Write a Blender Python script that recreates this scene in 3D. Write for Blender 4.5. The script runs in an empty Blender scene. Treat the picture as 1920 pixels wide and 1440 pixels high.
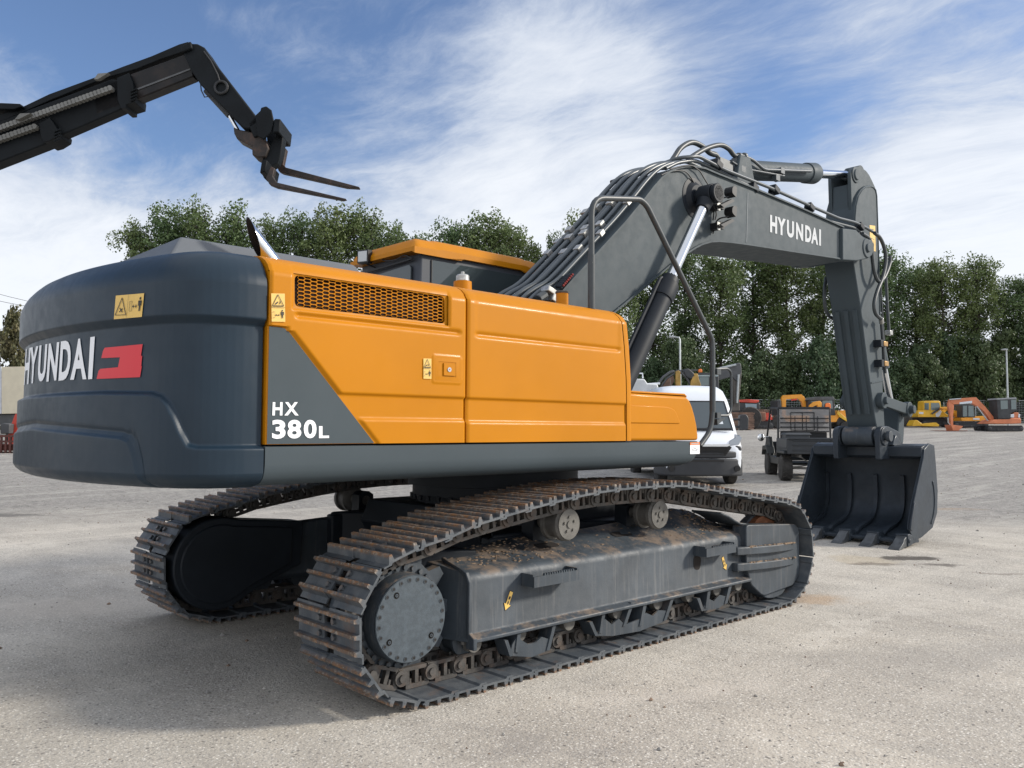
import bpy, bmesh, math, random
import numpy as np
from mathutils import Vector, Matrix, noise as mnoise
from mathutils.bvhtree import BVHTree
PI = math.pi
rad = math.radians
scn = bpy.context.scene
COL = scn.collection

# ---------------------------------------------------------------- camera
CP = Vector((-3.48726, -5.46630, 1.55360))
YAW, PIT, ROL, FPX = rad(47.17314), rad(3.127642), rad(0.219976), 1558.528
fwd = Vector((math.cos(YAW) * math.cos(PIT), math.sin(YAW) * math.cos(PIT), math.sin(PIT)))
r0 = Vector((math.sin(YAW), -math.cos(YAW), 0))
u0 = r0.cross(fwd)
rgt = math.cos(ROL) * r0 + math.sin(ROL) * u0
upv = -math.sin(ROL) * r0 + math.cos(ROL) * u0
cam = bpy.data.cameras.new("camera")
co = bpy.data.objects.new("camera", cam)
COL.objects.link(co)
M = Matrix((rgt, upv, -fwd)).transposed().to_4x4()
M.translation = CP
co.matrix_world = M
cam.sensor_width = 36
cam.lens = 36 * FPX / 1920
cam.clip_start = 0.05
cam.clip_end = 3000
scn.camera = co

# ---------------------------------------------------------------- sky and sun
SUN_EL = rad(27)
SUN_DIR = Vector((0.77, -0.64, 0)).normalized() * math.cos(SUN_EL) + Vector((0, 0, math.sin(SUN_EL)))
scn.view_settings.view_transform = 'Standard'
scn.view_settings.look = 'None'
scn.view_settings.exposure = 0.38
scn.view_settings.gamma = 1.0
w = bpy.data.worlds.new("World")
scn.world = w
w.use_nodes = True
nt = w.node_tree
nt.nodes.clear()


class NT:
    def __init__(s, tree):
        s.t = tree

    def n(s, kind, props=None, **inp):
        nd = s.t.nodes.new(kind)
        for k, v in (props or {}).items():
            setattr(nd, k, v)
        for k, v in inp.items():
            key = int(k[1:]) if k[0] == 'i' and k[1:].isdigit() else k.replace('_', ' ')
            s.set(nd.inputs[key], v)
        return nd

    def set(s, sock, v):
        if isinstance(v, bpy.types.NodeSocket):
            s.t.links.new(v, sock)
        elif isinstance(v, bpy.types.Node):
            s.t.links.new(v.outputs[0], sock)
        else:
            sock.default_value = v

    def math(s, op, a, b=0.0, c=None, clamp=False):
        nd = s.t.nodes.new('ShaderNodeMath')
        nd.operation = op
        nd.use_clamp = clamp
        s.set(nd.inputs[0], a)
        s.set(nd.inputs[1], b)
        if c is not None:
            s.set(nd.inputs[2], c)
        return nd.outputs[0]

    def vmath(s, op, a, b=(0, 0, 0)):
        nd = s.t.nodes.new('ShaderNodeVectorMath')
        nd.operation = op
        s.set(nd.inputs[0], a)
        s.set(nd.inputs[1], b)
        return nd.outputs['Value'] if op in ('DOT_PRODUCT', 'LENGTH', 'DISTANCE') else nd.outputs[0]

    def mix(s, f, a, b, mode='MIX'):
        nd = s.t.nodes.new('ShaderNodeMix')
        nd.data_type = 'RGBA'
        nd.blend_type = mode
        s.set(nd.inputs[0], f)
        s.set(nd.inputs[6], a)
        s.set(nd.inputs[7], b)
        return nd.outputs[2]

    def ss(s, v, a, b, t0=0.0, t1=1.0):
        nd = s.t.nodes.new('ShaderNodeMapRange')
        nd.interpolation_type = 'SMOOTHSTEP'
        s.set(nd.inputs[0], v)
        for i, x in enumerate((a, b, t0, t1)):
            nd.inputs[i + 1].default_value = x
        return nd.outputs[0]

    def noise(s, vec, scale, detail=4, rough=0.5, dist=0.0):
        nd = s.t.nodes.new('ShaderNodeTexNoise')
        s.set(nd.inputs['Vector'], vec)
        nd.inputs['Scale'].default_value = scale
        nd.inputs['Detail'].default_value = detail
        nd.inputs['Roughness'].default_value = rough
        nd.inputs['Distortion'].default_value = dist
        return nd.outputs[0]

    def scale(s, vec, v, loc=(0, 0, 0), rot=(0, 0, 0)):
        nd = s.t.nodes.new('ShaderNodeMapping')
        s.set(nd.inputs[0], vec)
        nd.inputs['Location'].default_value = loc
        nd.inputs['Rotation'].default_value = rot
        nd.inputs['Scale'].default_value = v
        return nd.outputs[0]


def c4(c):
    return (c[0], c[1], c[2], 1.0)


FH0 = Vector((math.cos(YAW), math.sin(YAW), 0))


def pix_dir(u, v):
    return (fwd + rgt * ((u - 960) / FPX) - upv * ((v - 720) / FPX)).normalized()


n_ = NT(nt)
sky = n_.n('ShaderNodeTexSky', dict(sky_type='NISHITA', sun_disc=False, sun_elevation=SUN_EL,
                                    sun_rotation=math.atan2(SUN_DIR.x, SUN_DIR.y), altitude=0,
                                    air_density=1.0, dust_density=0.6, ozone_density=2.0))
geo = n_.n('ShaderNodeNewGeometry')
dirv = n_.vmath('SCALE', geo.outputs['Incoming'])
dirv.node.inputs['Scale'].default_value = -1.0
sep = n_.n('ShaderNodeSeparateXYZ', None, i0=dirv)
zc = n_.math('MAXIMUM', sep.outputs[2], 0.03)
zc2 = n_.math('ADD', zc, 0.12)
plane = n_.n('ShaderNodeCombineXYZ', None, i0=n_.math('DIVIDE', sep.outputs[0], zc2),
             i1=n_.math('DIVIDE', sep.outputs[1], zc2), i2=0.0)
wv = n_.n('ShaderNodeTexNoise', None, Vector=plane, Scale=1.1, Detail=4.0)
wob = n_.vmath('ADD', plane, n_.vmath('MULTIPLY', wv.outputs['Color'], (0.45, 0.45, 0.0)))
st1 = n_.scale(wob, (1.0, 0.62, 1), (3.1, 0.6, 0), (0, 0, rad(20)))
c1 = n_.noise(st1, 1.6, 12, 0.66, 0.25)
st2 = n_.scale(wob, (2.0, 0.75, 1), (0.4, 2.2, 0), (0, 0, rad(62)))
c2 = n_.noise(st2, 3.0, 11, 0.70, 0.2)
cl = n_.math('ADD', n_.math('MULTIPLY', c1, 0.62), n_.math('MULTIPLY', c2, 0.38))
# broad banks of cirrus and clear patches, each fixed to its own direction in the sky
for (pu_, pv_, rr, wt) in ((1000, 170, 0.26, 0.14), (1230, 250, 0.16, 0.10), (880, 330, 0.25, 0.06), (1750, 150, 0.35, 0.07), (200, 300, 0.2, 0.03),
                           (200, 40, 0.30, -0.10), (420, 200, 0.34, -0.17), (60, 150, 0.25, -0.08), (430, 60, 0.10, 0.14), (330, 20, 0.07, 0.12), (620, 30, 0.14, 0.08), (60, 420, 0.35, 0.10), (1440, 180, 0.18, -0.14),
                           (1400, 330, 0.14, -0.08), (760, 60, 0.2, -0.03), (1650, 320, 0.2, -0.03)):
    d = pix_dir(pu_, pv_)
    dist = n_.vmath('DISTANCE', n_.vmath('ADD', dirv, n_.vmath('MULTIPLY', n_.vmath('SUBTRACT', wv.outputs['Color'], (0.5, 0.5, 0.5)), (0.25, 0.25, 0.25))), tuple(d))
    cl = n_.math('ADD', cl, n_.ss(dist, rr, 0.0, 0.0, wt))
cl = n_.math('ADD', cl, n_.ss(sep.outputs[2], 0.50, 0.06, 0.0, 0.42))
cm = n_.ss(cl, 0.42, 0.74)
ccol = n_.mix(n_.ss(cl, 0.55, 0.95), c4((3.9, 4.4, 5.3)), c4((6.5, 6.7, 7.0)))
skyc = n_.mix(1.0, sky, c4((0.86, 0.90, 1.03)), 'MULTIPLY')
back = n_.math('MAXIMUM', n_.ss(n_.vmath('DOT_PRODUCT', dirv, tuple(-FH0)), -0.15, 0.55), n_.ss(sep.outputs[2], 0.62, 0.85))  # bright cloud added behind the camera and overhead to raise the fill light
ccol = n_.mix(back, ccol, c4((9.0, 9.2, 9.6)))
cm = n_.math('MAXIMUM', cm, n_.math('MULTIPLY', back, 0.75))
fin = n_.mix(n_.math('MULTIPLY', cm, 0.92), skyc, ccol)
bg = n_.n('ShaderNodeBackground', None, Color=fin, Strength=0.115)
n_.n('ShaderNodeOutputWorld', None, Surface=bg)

sl = bpy.data.lights.new("sun", 'SUN')
sl.energy = 3.3
sl.angle = rad(7)
sl.color = (1.0, 0.93, 0.82)
so = bpy.data.objects.new("sun", sl)
COL.objects.link(so)
so.rotation_euler = SUN_DIR.to_track_quat('Z', 'Y').to_euler()

# ---------------------------------------------------------------- geometry helpers
PSI = rad(0.7811028)                       # slew of the upper structure over the tracks
XC = Vector((1.37, 0, 0))


def rz(v, a):
    c, s = math.cos(a), math.sin(a)
    return Vector((c * v[0] - s * v[1], s * v[0] + c * v[1], v[2]))


def ray(u, v, upper=True):
    d = fwd + rgt * ((u - 960) / FPX) - upv * ((v - 720) / FPX)
    if upper:
        return rz(CP - XC, -PSI) + XC, rz(d, -PSI)
    return CP.copy(), d


def S(u, v, y, upper=True, ax=1):
    """point of the machine's vertical plane y = const that the photo shows at pixel u, v"""
    o, d = ray(u, v, upper)
    return o + d * ((y - o[ax]) / d[ax])


def SL(pts, y, upper=True):
    return [S(u, v, y, upper) for u, v in pts]


def SX(pts, y, upper=True):
    return [(p.x, p.z) for p in SL(pts, y, upper)]


FH = Vector((math.cos(YAW), math.sin(YAW), 0))
RH = Vector((math.sin(YAW), -math.cos(YAW), 0))


def gz(x, y):
    d = (Vector((x, y, 0)) - CP).dot(FH)
    return 0.0043 * min(max(0.0, d - 8.0), 72.0) ** 1.5


def G(u, v):
    """ground point seen at pixel u, v"""
    d = fwd + rgt * ((u - 960) / FPX) - upv * ((v - 720) / FPX)
    t = 1.0
    while t < 400:
        p = CP + d * t
        if p.z <= gz(p.x, p.y):
            return p
        t += 0.05
    return p


def W(u, v, depth):
    """point at pixel u, v at the given distance along the view"""
    return CP + (fwd + rgt * ((u - 960) / FPX) - upv * ((v - 720) / FPX)) * depth


class MB:
    def __init__(s):
        s.v, s.f, s.m, s.mi = [], [], [], 0
        s.T = None

    def add(s, vs, fs):
        o = len(s.v)
        if s.T is not None:
            vs = [s.T @ Vector(p) for p in vs]
        s.v += [tuple(p) for p in vs]
        s.f += [tuple(i + o for i in f) for f in fs]
        s.m += [s.mi] * len(fs)
        return s

    def box(s, c, d, R=None):
        x, y, z = d[0] / 2, d[1] / 2, d[2] / 2
        vs = [Vector((i * x, j * y, k * z)) for k in (-1, 1) for j in (-1, 1) for i in (-1, 1)]
        if R is not None:
            vs = [R @ p for p in vs]
        c = Vector(c)
        return s.add([p + c for p in vs], [(0, 2, 3, 1), (4, 5, 7, 6), (0, 1, 5, 4), (2, 6, 7, 3), (0, 4, 6, 2), (1, 3, 7, 5)])

    def bb(s, x0, x1, y0, y1, z0, z1):
        return s.box(((x0 + x1) / 2, (y0 + y1) / 2, (z0 + z1) / 2), (abs(x1 - x0), abs(y1 - y0), abs(z1 - z0)))

    def prism(s, pts, ax, a, b):
        """polygon pts extruded from a to b along axis ax ('x','y','z')"""
        def P(p, t):
            return {'x': (t, p[0], p[1]), 'y': (p[0], t, p[1]), 'z': (p[0], p[1], t)}[ax]
        n = len(pts)
        vs = [P(p, a) for p in pts] + [P(p, b) for p in pts]
        fs = [tuple(range(n)), tuple(range(2 * n - 1, n - 1, -1))]
        fs += [(i, i + n, (i + 1) % n + n, (i + 1) % n) for i in range(n)]
        return s.add(vs, fs)

    def strip(s, line, th, y0, y1):
        """a plate following an xz line, thickness th towards its left normal, between y0 and y1"""
        off = offset(line, th)
        n = len(line)
        vs, fs = [], []
        for (a, b) in zip(line, off):
            vs += [(a[0], y0, a[1]), (b[0], y0, b[1]), (b[0], y1, b[1]), (a[0], y1, a[1])]
        for i in range(n - 1):
            o = 4 * i
            for k in range(4):
                fs.append((o + k, o + (k + 1) % 4, o + 4 + (k + 1) % 4, o + 4 + k))
        fs += [(3, 2, 1, 0), tuple(4 * (n - 1) + k for k in range(4))]
        return s.add(vs, fs)

    def cyl(s, p0, p1, r, r2=None, n=20, caps=True):
        p0, p1 = Vector(p0), Vector(p1)
        r2 = r if r2 is None else r2
        q = (p1 - p0).to_track_quat('Z', 'Y')
        vs = []
        for p, rr in ((p0, r), (p1, r2)):
            for k in range(n):
                a = 2 * PI * k / n
                vs.append(p + q @ Vector((rr * math.cos(a), rr * math.sin(a), 0)))
        fs = [(k, (k + 1) % n, (k + 1) % n + n, k + n) for k in range(n)]
        if caps:
            fs += [tuple(range(n - 1, -1, -1)), tuple(range(n, 2 * n))]
        return s.add(vs, fs)

    def lathe(s, prof, p0, ax, n=32):
        """profile of (distance along axis, radius) turned round ax from p0"""
        p0 = Vector(p0)
        q = Vector(ax).to_track_quat('Z', 'Y')
        vs, fs = [], []
        for h, r in prof:
            for k in range(n):
                a = 2 * PI * k / n
                vs.append(p0 + q @ Vector((r * math.cos(a), r * math.sin(a), h)))
        for i in range(len(prof) - 1):
            for k in range(n):
                fs.append((i * n + k, i * n + (k + 1) % n, (i + 1) * n + (k + 1) % n, (i + 1) * n + k))
        fs += [tuple(range(n - 1, -1, -1)), tuple((len(prof) - 1) * n + k for k in range(n))]
        return s.add(vs, fs)

    def tube(s, pts, r, n=8, r2=None):
        pts = [Vector(p) for p in pts]
        m = len(pts)
        vs, fs = [], []
        ref = None
        for i, p in enumerate(pts):
            t = (pts[min(i + 1, m - 1)] - pts[max(i - 1, 0)]).normalized()
            if ref is None:
                ref = Vector((0, 0, 1)) if abs(t.z) < 0.9 else Vector((1, 0, 0))
                ref = (ref - t * ref.dot(t)).normalized()
            else:
                ref = (ref - t * ref.dot(t)).normalized()
            b = t.cross(ref)
            rr = r if r2 is None else r + (r2 - r) * i / (m - 1)
            for k in range(n):
                a = 2 * PI * k / n
                vs.append(p + (ref * math.cos(a) + b * math.sin(a)) * rr)
        for i in range(m - 1):
            for k in range(n):
                fs.append((i * n + k, i * n + (k + 1) % n, (i + 1) * n + (k + 1) % n, (i + 1) * n + k))
        fs += [tuple(range(n - 1, -1, -1)), tuple((m - 1) * n + k for k in range(n))]
        return s.add(vs, fs)

    def grid(s, fn, nu, nv, skip=None):
        vs = [fn(i, j) for j in range(nv + 1) for i in range(nu + 1)]
        fs = []
        for j in range(nv):
            for i in range(nu):
                if skip and skip(i, j):
                    continue
                a = j * (nu + 1) + i
                fs.append((a, a + 1, a + nu + 2, a + nu + 1))
        return s.add(vs, fs)

    def sphere(s, c, r, n=12, m=8, sc=(1, 1, 1)):
        c = Vector(c)
        vs = []
        for j in range(m + 1):
            th = PI * j / m
            for i in range(n):
                a = 2 * PI * i / n
                vs.append(c + Vector((sc[0] * r * math.sin(th) * math.cos(a), sc[1] * r * math.sin(th) * math.sin(a), sc[2] * r * math.cos(th))))
        fs = []
        for j in range(m):
            for i in range(n):
                q = (j * n + i, (j + 1) * n + i, (j + 1) * n + (i + 1) % n, j * n + (i + 1) % n)
                fs.append(q)
        return s.add(vs, fs)

    def fit(s, dx, zs, zo):
        s.v = [(x + dx, y, z * zs + zo) for x, y, z in s.v]
        return s

    def mesh(s, name, mats, smooth=35):
        me = bpy.data.meshes.new(name)
        me.from_pydata(s.v, [], s.f)
        for m_ in (mats if isinstance(mats, (list, tuple)) else [mats]):
            me.materials.append(m_)
        me.polygons.foreach_set('material_index', s.m)
        bm = bmesh.new()
        bm.from_mesh(me)
        bmesh.ops.recalc_face_normals(bm, faces=bm.faces)
        bm.to_mesh(me)
        bm.free()
        if smooth:
            me.polygons.foreach_set('use_smooth', [True] * len(me.polygons))
            me.set_sharp_from_angle(angle=rad(smooth))
        me.update()
        return me

    def build(s, name, mats, parent=None, mat=None, bevel=0, seg=2, smooth=35):
        o = bpy.data.objects.new(name, s.mesh(name, mats, smooth))
        COL.objects.link(o)
        if parent is not None:
            o.parent = parent
        if mat is not None:
            o.matrix_local = mat
        if bevel:
            b = o.modifiers.new('bevel', 'BEVEL')
            b.width = bevel
            b.segments = seg
            b.limit_method = 'ANGLE'
            b.angle_limit = rad(40)
            b.harden_normals = False
        return o


def offset(line, th):
    out = []
    n = len(line)
    for i in range(n):
        a, b = line[max(i - 1, 0)], line[min(i + 1, n - 1)]
        dx, dz = b[0] - a[0], b[1] - a[1]
        L = math.hypot(dx, dz) or 1
        out.append((line[i][0] - dz / L * th, line[i][1] + dx / L * th))
    return out


def fillet(pts, r, n=5):
    """round the corners of an open polyline (any dimension)"""
    pts = [Vector(p) for p in pts]
    out = [pts[0]]
    for i in range(1, len(pts) - 1):
        a, b, c = pts[i - 1], pts[i], pts[i + 1]
        d1, d2 = (a - b), (c - b)
        l = min(r, d1.length * 0.45, d2.length * 0.45)
        p, q = b + d1.normalized() * l, b + d2.normalized() * l
        for k in range(n + 1):
            t = k / n
            out.append(p * (1 - t) ** 2 + b * 2 * t * (1 - t) + q * t * t)
    out.append(pts[-1])
    return out


def fillet_closed(pts, r, n=4):
    m = len(pts)
    out = []
    P2 = [Vector(p) for p in pts]
    for i in range(m):
        a, b, c = P2[i - 1], P2[i], P2[(i + 1) % m]
        d1, d2 = a - b, c - b
        rr = r[i] if isinstance(r, (list, tuple)) else r
        if rr <= 0:
            out.append(tuple(b))
            continue
        l = min(rr, d1.length * 0.48, d2.length * 0.48)
        p, q = b + d1.normalized() * l, b + d2.normalized() * l
        for k in range(n + 1):
            t = k / n
            out.append(tuple(p * (1 - t) ** 2 + b * 2 * t * (1 - t) + q * t * t))
    return out


def crom(pts, n=8):
    """smooth curve through points"""
    pts = [Vector(p) for p in pts]
    P = [pts[0] * 2 - pts[1]] + pts + [pts[-1] * 2 - pts[-2]]
    out = []
    for i in range(1, len(P) - 2):
        for k in range(n):
            t = k / n
            a, b, c, d = P[i - 1], P[i], P[i + 1], P[i + 2]
            out.append(0.5 * ((2 * b) + (c - a) * t + (2 * a - 5 * b + 4 * c - d) * t * t + (3 * b - a - 3 * c + d) * t ** 3))
    out.append(pts[-1])
    return out


def sst(x, a, b):
    t = min(1, max(0, (x - a) / (b - a)))
    return t * t * (3 - 2 * t)


def interp(x, xs, ys):
    if x <= xs[0]:
        return ys[0]
    for i in range(1, len(xs)):
        if x <= xs[i]:
            t = (x - xs[i - 1]) / (xs[i] - xs[i - 1])
            return ys[i - 1] + t * (ys[i] - ys[i - 1])
    return ys[-1]


def tag(o, label=None, cat=None, group=None, kind=None):
    if label:
        o['label'] = label
    if cat:
        o['category'] = cat
    if group:
        o['group'] = group
    if kind:
        o['kind'] = kind
    return o


def empty(name, loc, rot=0.0, label=None, cat=None, group=None):
    o = bpy.data.objects.new(name, None)
    COL.objects.link(o)
    o.location = loc
    o.rotation_euler = (0, 0, rot)
    o.empty_display_size = 0.3
    return tag(o, label, cat, group)


def copy_tree(o, parent=None):
    c = o.copy()
    COL.objects.link(c)
    if parent is not None:
        c.parent = parent
    for ch in list(o.children):
        copy_tree(ch, c)
    return c


# flat lettering: glyph outlines as polygons in the unit square of the glyph's own box
def glyphs(txt, bold=0.0):
    cu = bpy.data.curves.new('lettering', 'FONT')
    cu.body = txt
    cu.offset = bold
    cu.resolution_u = 4
    ob = bpy.data.objects.new('lettering', cu)
    COL.objects.link(ob)
    dg = bpy.context.evaluated_depsgraph_get()
    me = bpy.data.meshes.new_from_object(ob.evaluated_get(dg))
    vs = [(v.co.x, v.co.y) for v in me.vertices]
    fs = [tuple(p.vertices) for p in me.polygons]
    bpy.data.objects.remove(ob)
    bpy.data.curves.remove(cu)
    bpy.data.meshes.remove(me)
    x0, x1 = min(v[0] for v in vs), max(v[0] for v in vs)
    y0, y1 = min(v[1] for v in vs), max(v[1] for v in vs)
    return [((v[0] - x0) / (x1 - x0), (v[1] - y0) / (y1 - y0)) for v in vs], fs


def bil(q, u, v):
    """q = TL, TR, BR, BL; u to the right, v up"""
    TL, TR, BR, BL = q
    return tuple((BL[k] * (1 - u) + BR[k] * u) * (1 - v) + (TL[k] * (1 - u) + TR[k] * u) * v for k in range(len(TL)))


def quadgrid(n=8, m=4):
    vs = [(i / n, j / m) for j in range(m + 1) for i in range(n + 1)]
    fs = [(j * (n + 1) + i, j * (n + 1) + i + 1, (j + 1) * (n + 1) + i + 1, (j + 1) * (n + 1) + i) for j in range(m) for i in range(n)]
    return vs, fs


def line_uv(a, b, w):
    dx, dy = b[0] - a[0], b[1] - a[1]
    L = math.hypot(dx, dy)
    nx, ny = -dy / L * w / 2, dx / L * w / 2
    return [(a[0] + nx, a[1] + ny), (b[0] + nx, b[1] + ny), (b[0] - nx, b[1] - ny), (a[0] - nx, a[1] - ny)], [(0, 1, 2, 3)]
# ---------------------------------------------------------------- materials
def mat(name, col, rough=0.5, metal=0.0, var=0.12, vs=3.0, bump=0.0, bs=60.0, dust=0.0, dustcol=(0.23, 0.18, 0.13), coat=0.0,
        streak=0.0, rust=0.0, rs=6.0, spec=0.5, emit=0.0, rv=0.0, rustcol=(0.19, 0.075, 0.025)):
    m = bpy.data.materials.new(name)
    m.use_nodes = True
    t = NT(m.node_tree)
    b = m.node_tree.nodes['Principled BSDF']
    tc = t.n('ShaderNodeTexCoord')
    ob = tc.outputs['Object']
    c = c4(col)
    if var:
        nz = t.noise(ob, vs, 5, 0.6)
        c = t.mix(t.ss(nz, 0.35, 0.7), c4([x * (1 - var) for x in col]), c4([min(1, x * (1 + var)) for x in col]))
    if streak:
        sv = t.noise(t.scale(ob, (14, 14, 0.9)), 2.0, 5, 0.65)
        c = t.mix(t.math('MULTIPLY', t.ss(sv, 0.5, 0.75), streak), c, c4((0.20, 0.19, 0.18)))
    if rust:
        rn = t.noise(ob, rs, 7, 0.7)
        rf = t.math('MULTIPLY', t.ss(rn, 0.46, 0.62), rust)
        c = t.mix(rf, c, c4(rustcol))
    if dust:
        g = t.n('ShaderNodeNewGeometry')
        sz = t.n('ShaderNodeSeparateXYZ', None, i0=g.outputs['Normal'])
        dn = t.noise(ob, 5.0, 8, 0.7)
        df = t.math('MULTIPLY', t.ss(sz.outputs[2], 0.3, 0.8), t.ss(dn, 0.47, 0.62))
        c = t.mix(t.math('MULTIPLY', df, dust), c, c4(dustcol))
    t.set(b.inputs['Base Color'], c)
    if rv:
        rn2 = t.noise(ob, 9.0, 6, 0.65)
        t.set(b.inputs['Roughness'], t.ss(rn2, 0.3, 0.7, max(0.05, rough - rv), min(1, rough + rv)))
    else:
        b.inputs['Roughness'].default_value = rough
    b.inputs['Metallic'].default_value = metal
    b.inputs['Specular IOR Level'].default_value = spec
    b.inputs['Coat Weight'].default_value = coat
    b.inputs['Coat Roughness'].default_value = 0.12
    if bump:
        bn = t.noise(ob, bs, 4, 0.6)
        bp_ = t.n('ShaderNodeBump', None, Height=bn, Strength=bump, Distance=0.01)
        t.set(b.inputs['Normal'], bp_)
    if emit:
        b.inputs['Emission Color'].default_value = c4(col)
        b.inputs['Emission Strength'].default_value = emit
    return m


def glass(name, col=(0.02, 0.03, 0.03), rough=0.04):
    m = mat(name, col, rough, 0, 0)
    b = m.node_tree.nodes['Principled BSDF']
    b.inputs['Specular IOR Level'].default_value = 0.8
    return m


Mt = {}
Mt['slate'] = mat('slate_paint', (0.010, 0.0235, 0.039), 0.40, 0, 0.08, 2.0, 0.02, 220, coat=0.0, rv=0.05, spec=0.32)
Mt['slate2'] = mat('slate_boom_paint', (0.054, 0.070, 0.080), 0.60, 0, 0.05, 1.2, 0.03, 200, rv=0.06, spec=0.22)
Mt['slate_track'] = mat('slate_track_frame_paint', (0.036, 0.047, 0.059), 0.6, 0, 0.18, 3.0, 0.08, 90, dust=0.85, streak=0.28, dustcol=(0.185, 0.140, 0.105), rv=0.1)
Mt['slate_dark'] = mat('dark_slate_paint', (0.012, 0.016, 0.022), 0.55, 0, 0.15, 3.0, 0.04, 120, spec=0.25)
Mt['orange'] = mat('orange_paint', (0.475, 0.178, 0.003), 0.46, 0, 0.045, 1.1, 0.12, 2.2, coat=0.05, rv=0.06, spec=0.14)
Mt['orange_shade'] = mat('orange_paint_recess_shade', (0.34, 0.10, 0.012), 0.5, 0, 0.1)  # darkened orange, the shade of the latch recess put into the colour
Mt['black'] = mat('black_rubber', (0.012, 0.013, 0.015), 0.55, 0, 0.1)
Mt['void'] = mat('black_cavity', (0.010, 0.007, 0.006), 0.9, 0, 0.0)
Mt['hose'] = mat('hose_grey', (0.035, 0.043, 0.048), 0.45, 0, 0.1, 20)
Mt['pipe'] = mat('pipe_paint', (0.060, 0.073, 0.082), 0.38, 0, 0.08)
Mt['chrome'] = mat('chrome_rod', (0.62, 0.64, 0.66), 0.16, 1.0, 0.0)
Mt['zinc'] = mat('zinc_clamp', (0.42, 0.42, 0.40), 0.35, 0.6, 0.2, 30)
Mt['brass'] = mat('brass_fitting', (0.45, 0.27, 0.10), 0.35, 0.8, 0.2, 30)
Mt['steel'] = mat('track_steel', (0.060, 0.066, 0.073), 0.52, 0.25, 0.3, 9, 0.15, 80, dust=0.25, rust=0.25, rs=7, dustcol=(0.16, 0.12, 0.09))
Mt['link'] = mat('track_link_steel', (0.075, 0.070, 0.065), 0.6, 0.2, 0.3, 8, 0.2, 60, dust=0.5, rust=0.30, rs=9, dustcol=(0.22, 0.17, 0.13), rustcol=(0.14, 0.08, 0.05))
Mt['roller'] = mat('roller_cap_steel', (0.125, 0.120, 0.110), 0.6, 0.1, 0.25, 9, 0.15, 90, dust=0.3)
Mt['mud'] = mat('dried_mud', (0.24, 0.17, 0.115), 0.95, 0, 0.35, 14, 0.9, 60)
Mt['white'] = mat('white_lettering', (0.80, 0.81, 0.83), 0.45, 0, 0.0)
Mt['white2'] = mat('pale_grey_lettering', (0.42, 0.44, 0.46), 0.5, 0, 0.05)
Mt['red'] = mat('red_emblem', (0.62, 0.018, 0.030), 0.4, 0, 0.0)
Mt['sticker'] = mat('yellow_sticker', (0.72, 0.47, 0.12), 0.45, 0, 0.05)
Mt['ink'] = mat('black_ink', (0.012, 0.011, 0.010), 0.5, 0, 0.0)
Mt['glass'] = glass('dark_glass', (0.040, 0.052, 0.056), 0.03)
Mt['glass_lt'] = glass('pale_glass', (0.22, 0.26, 0.28), 0.08)
Mt['lens'] = glass('lamp_lens', (0.45, 0.47, 0.48), 0.1)
Mt['bucket'] = mat('bucket_paint', (0.030, 0.039, 0.050), 0.42, 0, 0.15, 3, 0.05, 90, rv=0.1, spec=0.3)


def steel_shoe_material():
    """track shoe: grey plate, grouser tips worn to brown rust"""
    m = bpy.data.materials.new('track_shoe_steel')
    m.use_nodes = True
    t = NT(m.node_tree)
    b = m.node_tree.nodes['Principled BSDF']
    tc = t.n('ShaderNodeTexCoord')
    oi = t.n('ShaderNodeObjectInfo')
    ob = t.vmath('ADD', tc.outputs['Object'], t.n('ShaderNodeCombineXYZ', None, i0=t.math('MULTIPLY', oi.outputs['Random'], 37.0), i1=t.math('MULTIPLY', oi.outputs['Random'], 11.0), i2=0.0))
    n1 = t.noise(ob, 9, 5, 0.6)
    c = t.mix(t.ss(n1, 0.35, 0.7), c4((0.060, 0.071, 0.083)), c4((0.115, 0.124, 0.132)))
    sz = t.n('ShaderNodeSeparateXYZ', None, i0=tc.outputs['Object'])
    n2 = t.noise(ob, 14, 7, 0.75)
    tip = t.math('MULTIPLY', t.ss(sz.outputs[2], 0.100, 0.119), t.ss(n2, 0.33, 0.58))
    rc = t.mix(t.ss(t.noise(ob, 30, 5, 0.7), 0.35, 0.68), c4((0.105, 0.078, 0.058)), c4((0.27, 0.125, 0.045)))
    rc = t.mix(t.ss(t.noise(ob, 40, 4, 0.7), 0.50, 0.64), rc, c4((0.30, 0.26, 0.215)))
    c = t.mix(tip, c, rc)
    n3 = t.noise(ob, 5, 6, 0.7)
    c = t.mix(t.math('MULTIPLY', t.ss(n3, 0.55, 0.70), 0.5), c, c4((0.15, 0.085, 0.05)))
    t.set(b.inputs['Base Color'], c)
    b.inputs['Roughness'].default_value = 0.55
    b.inputs['Metallic'].default_value = 0.15
    bn = t.noise(ob, 70, 5, 0.65)
    t.set(b.inputs['Normal'], t.n('ShaderNodeBump', None, Height=bn, Strength=0.25, Distance=0.01))
    return m


Mt['shoe'] = steel_shoe_material()


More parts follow.
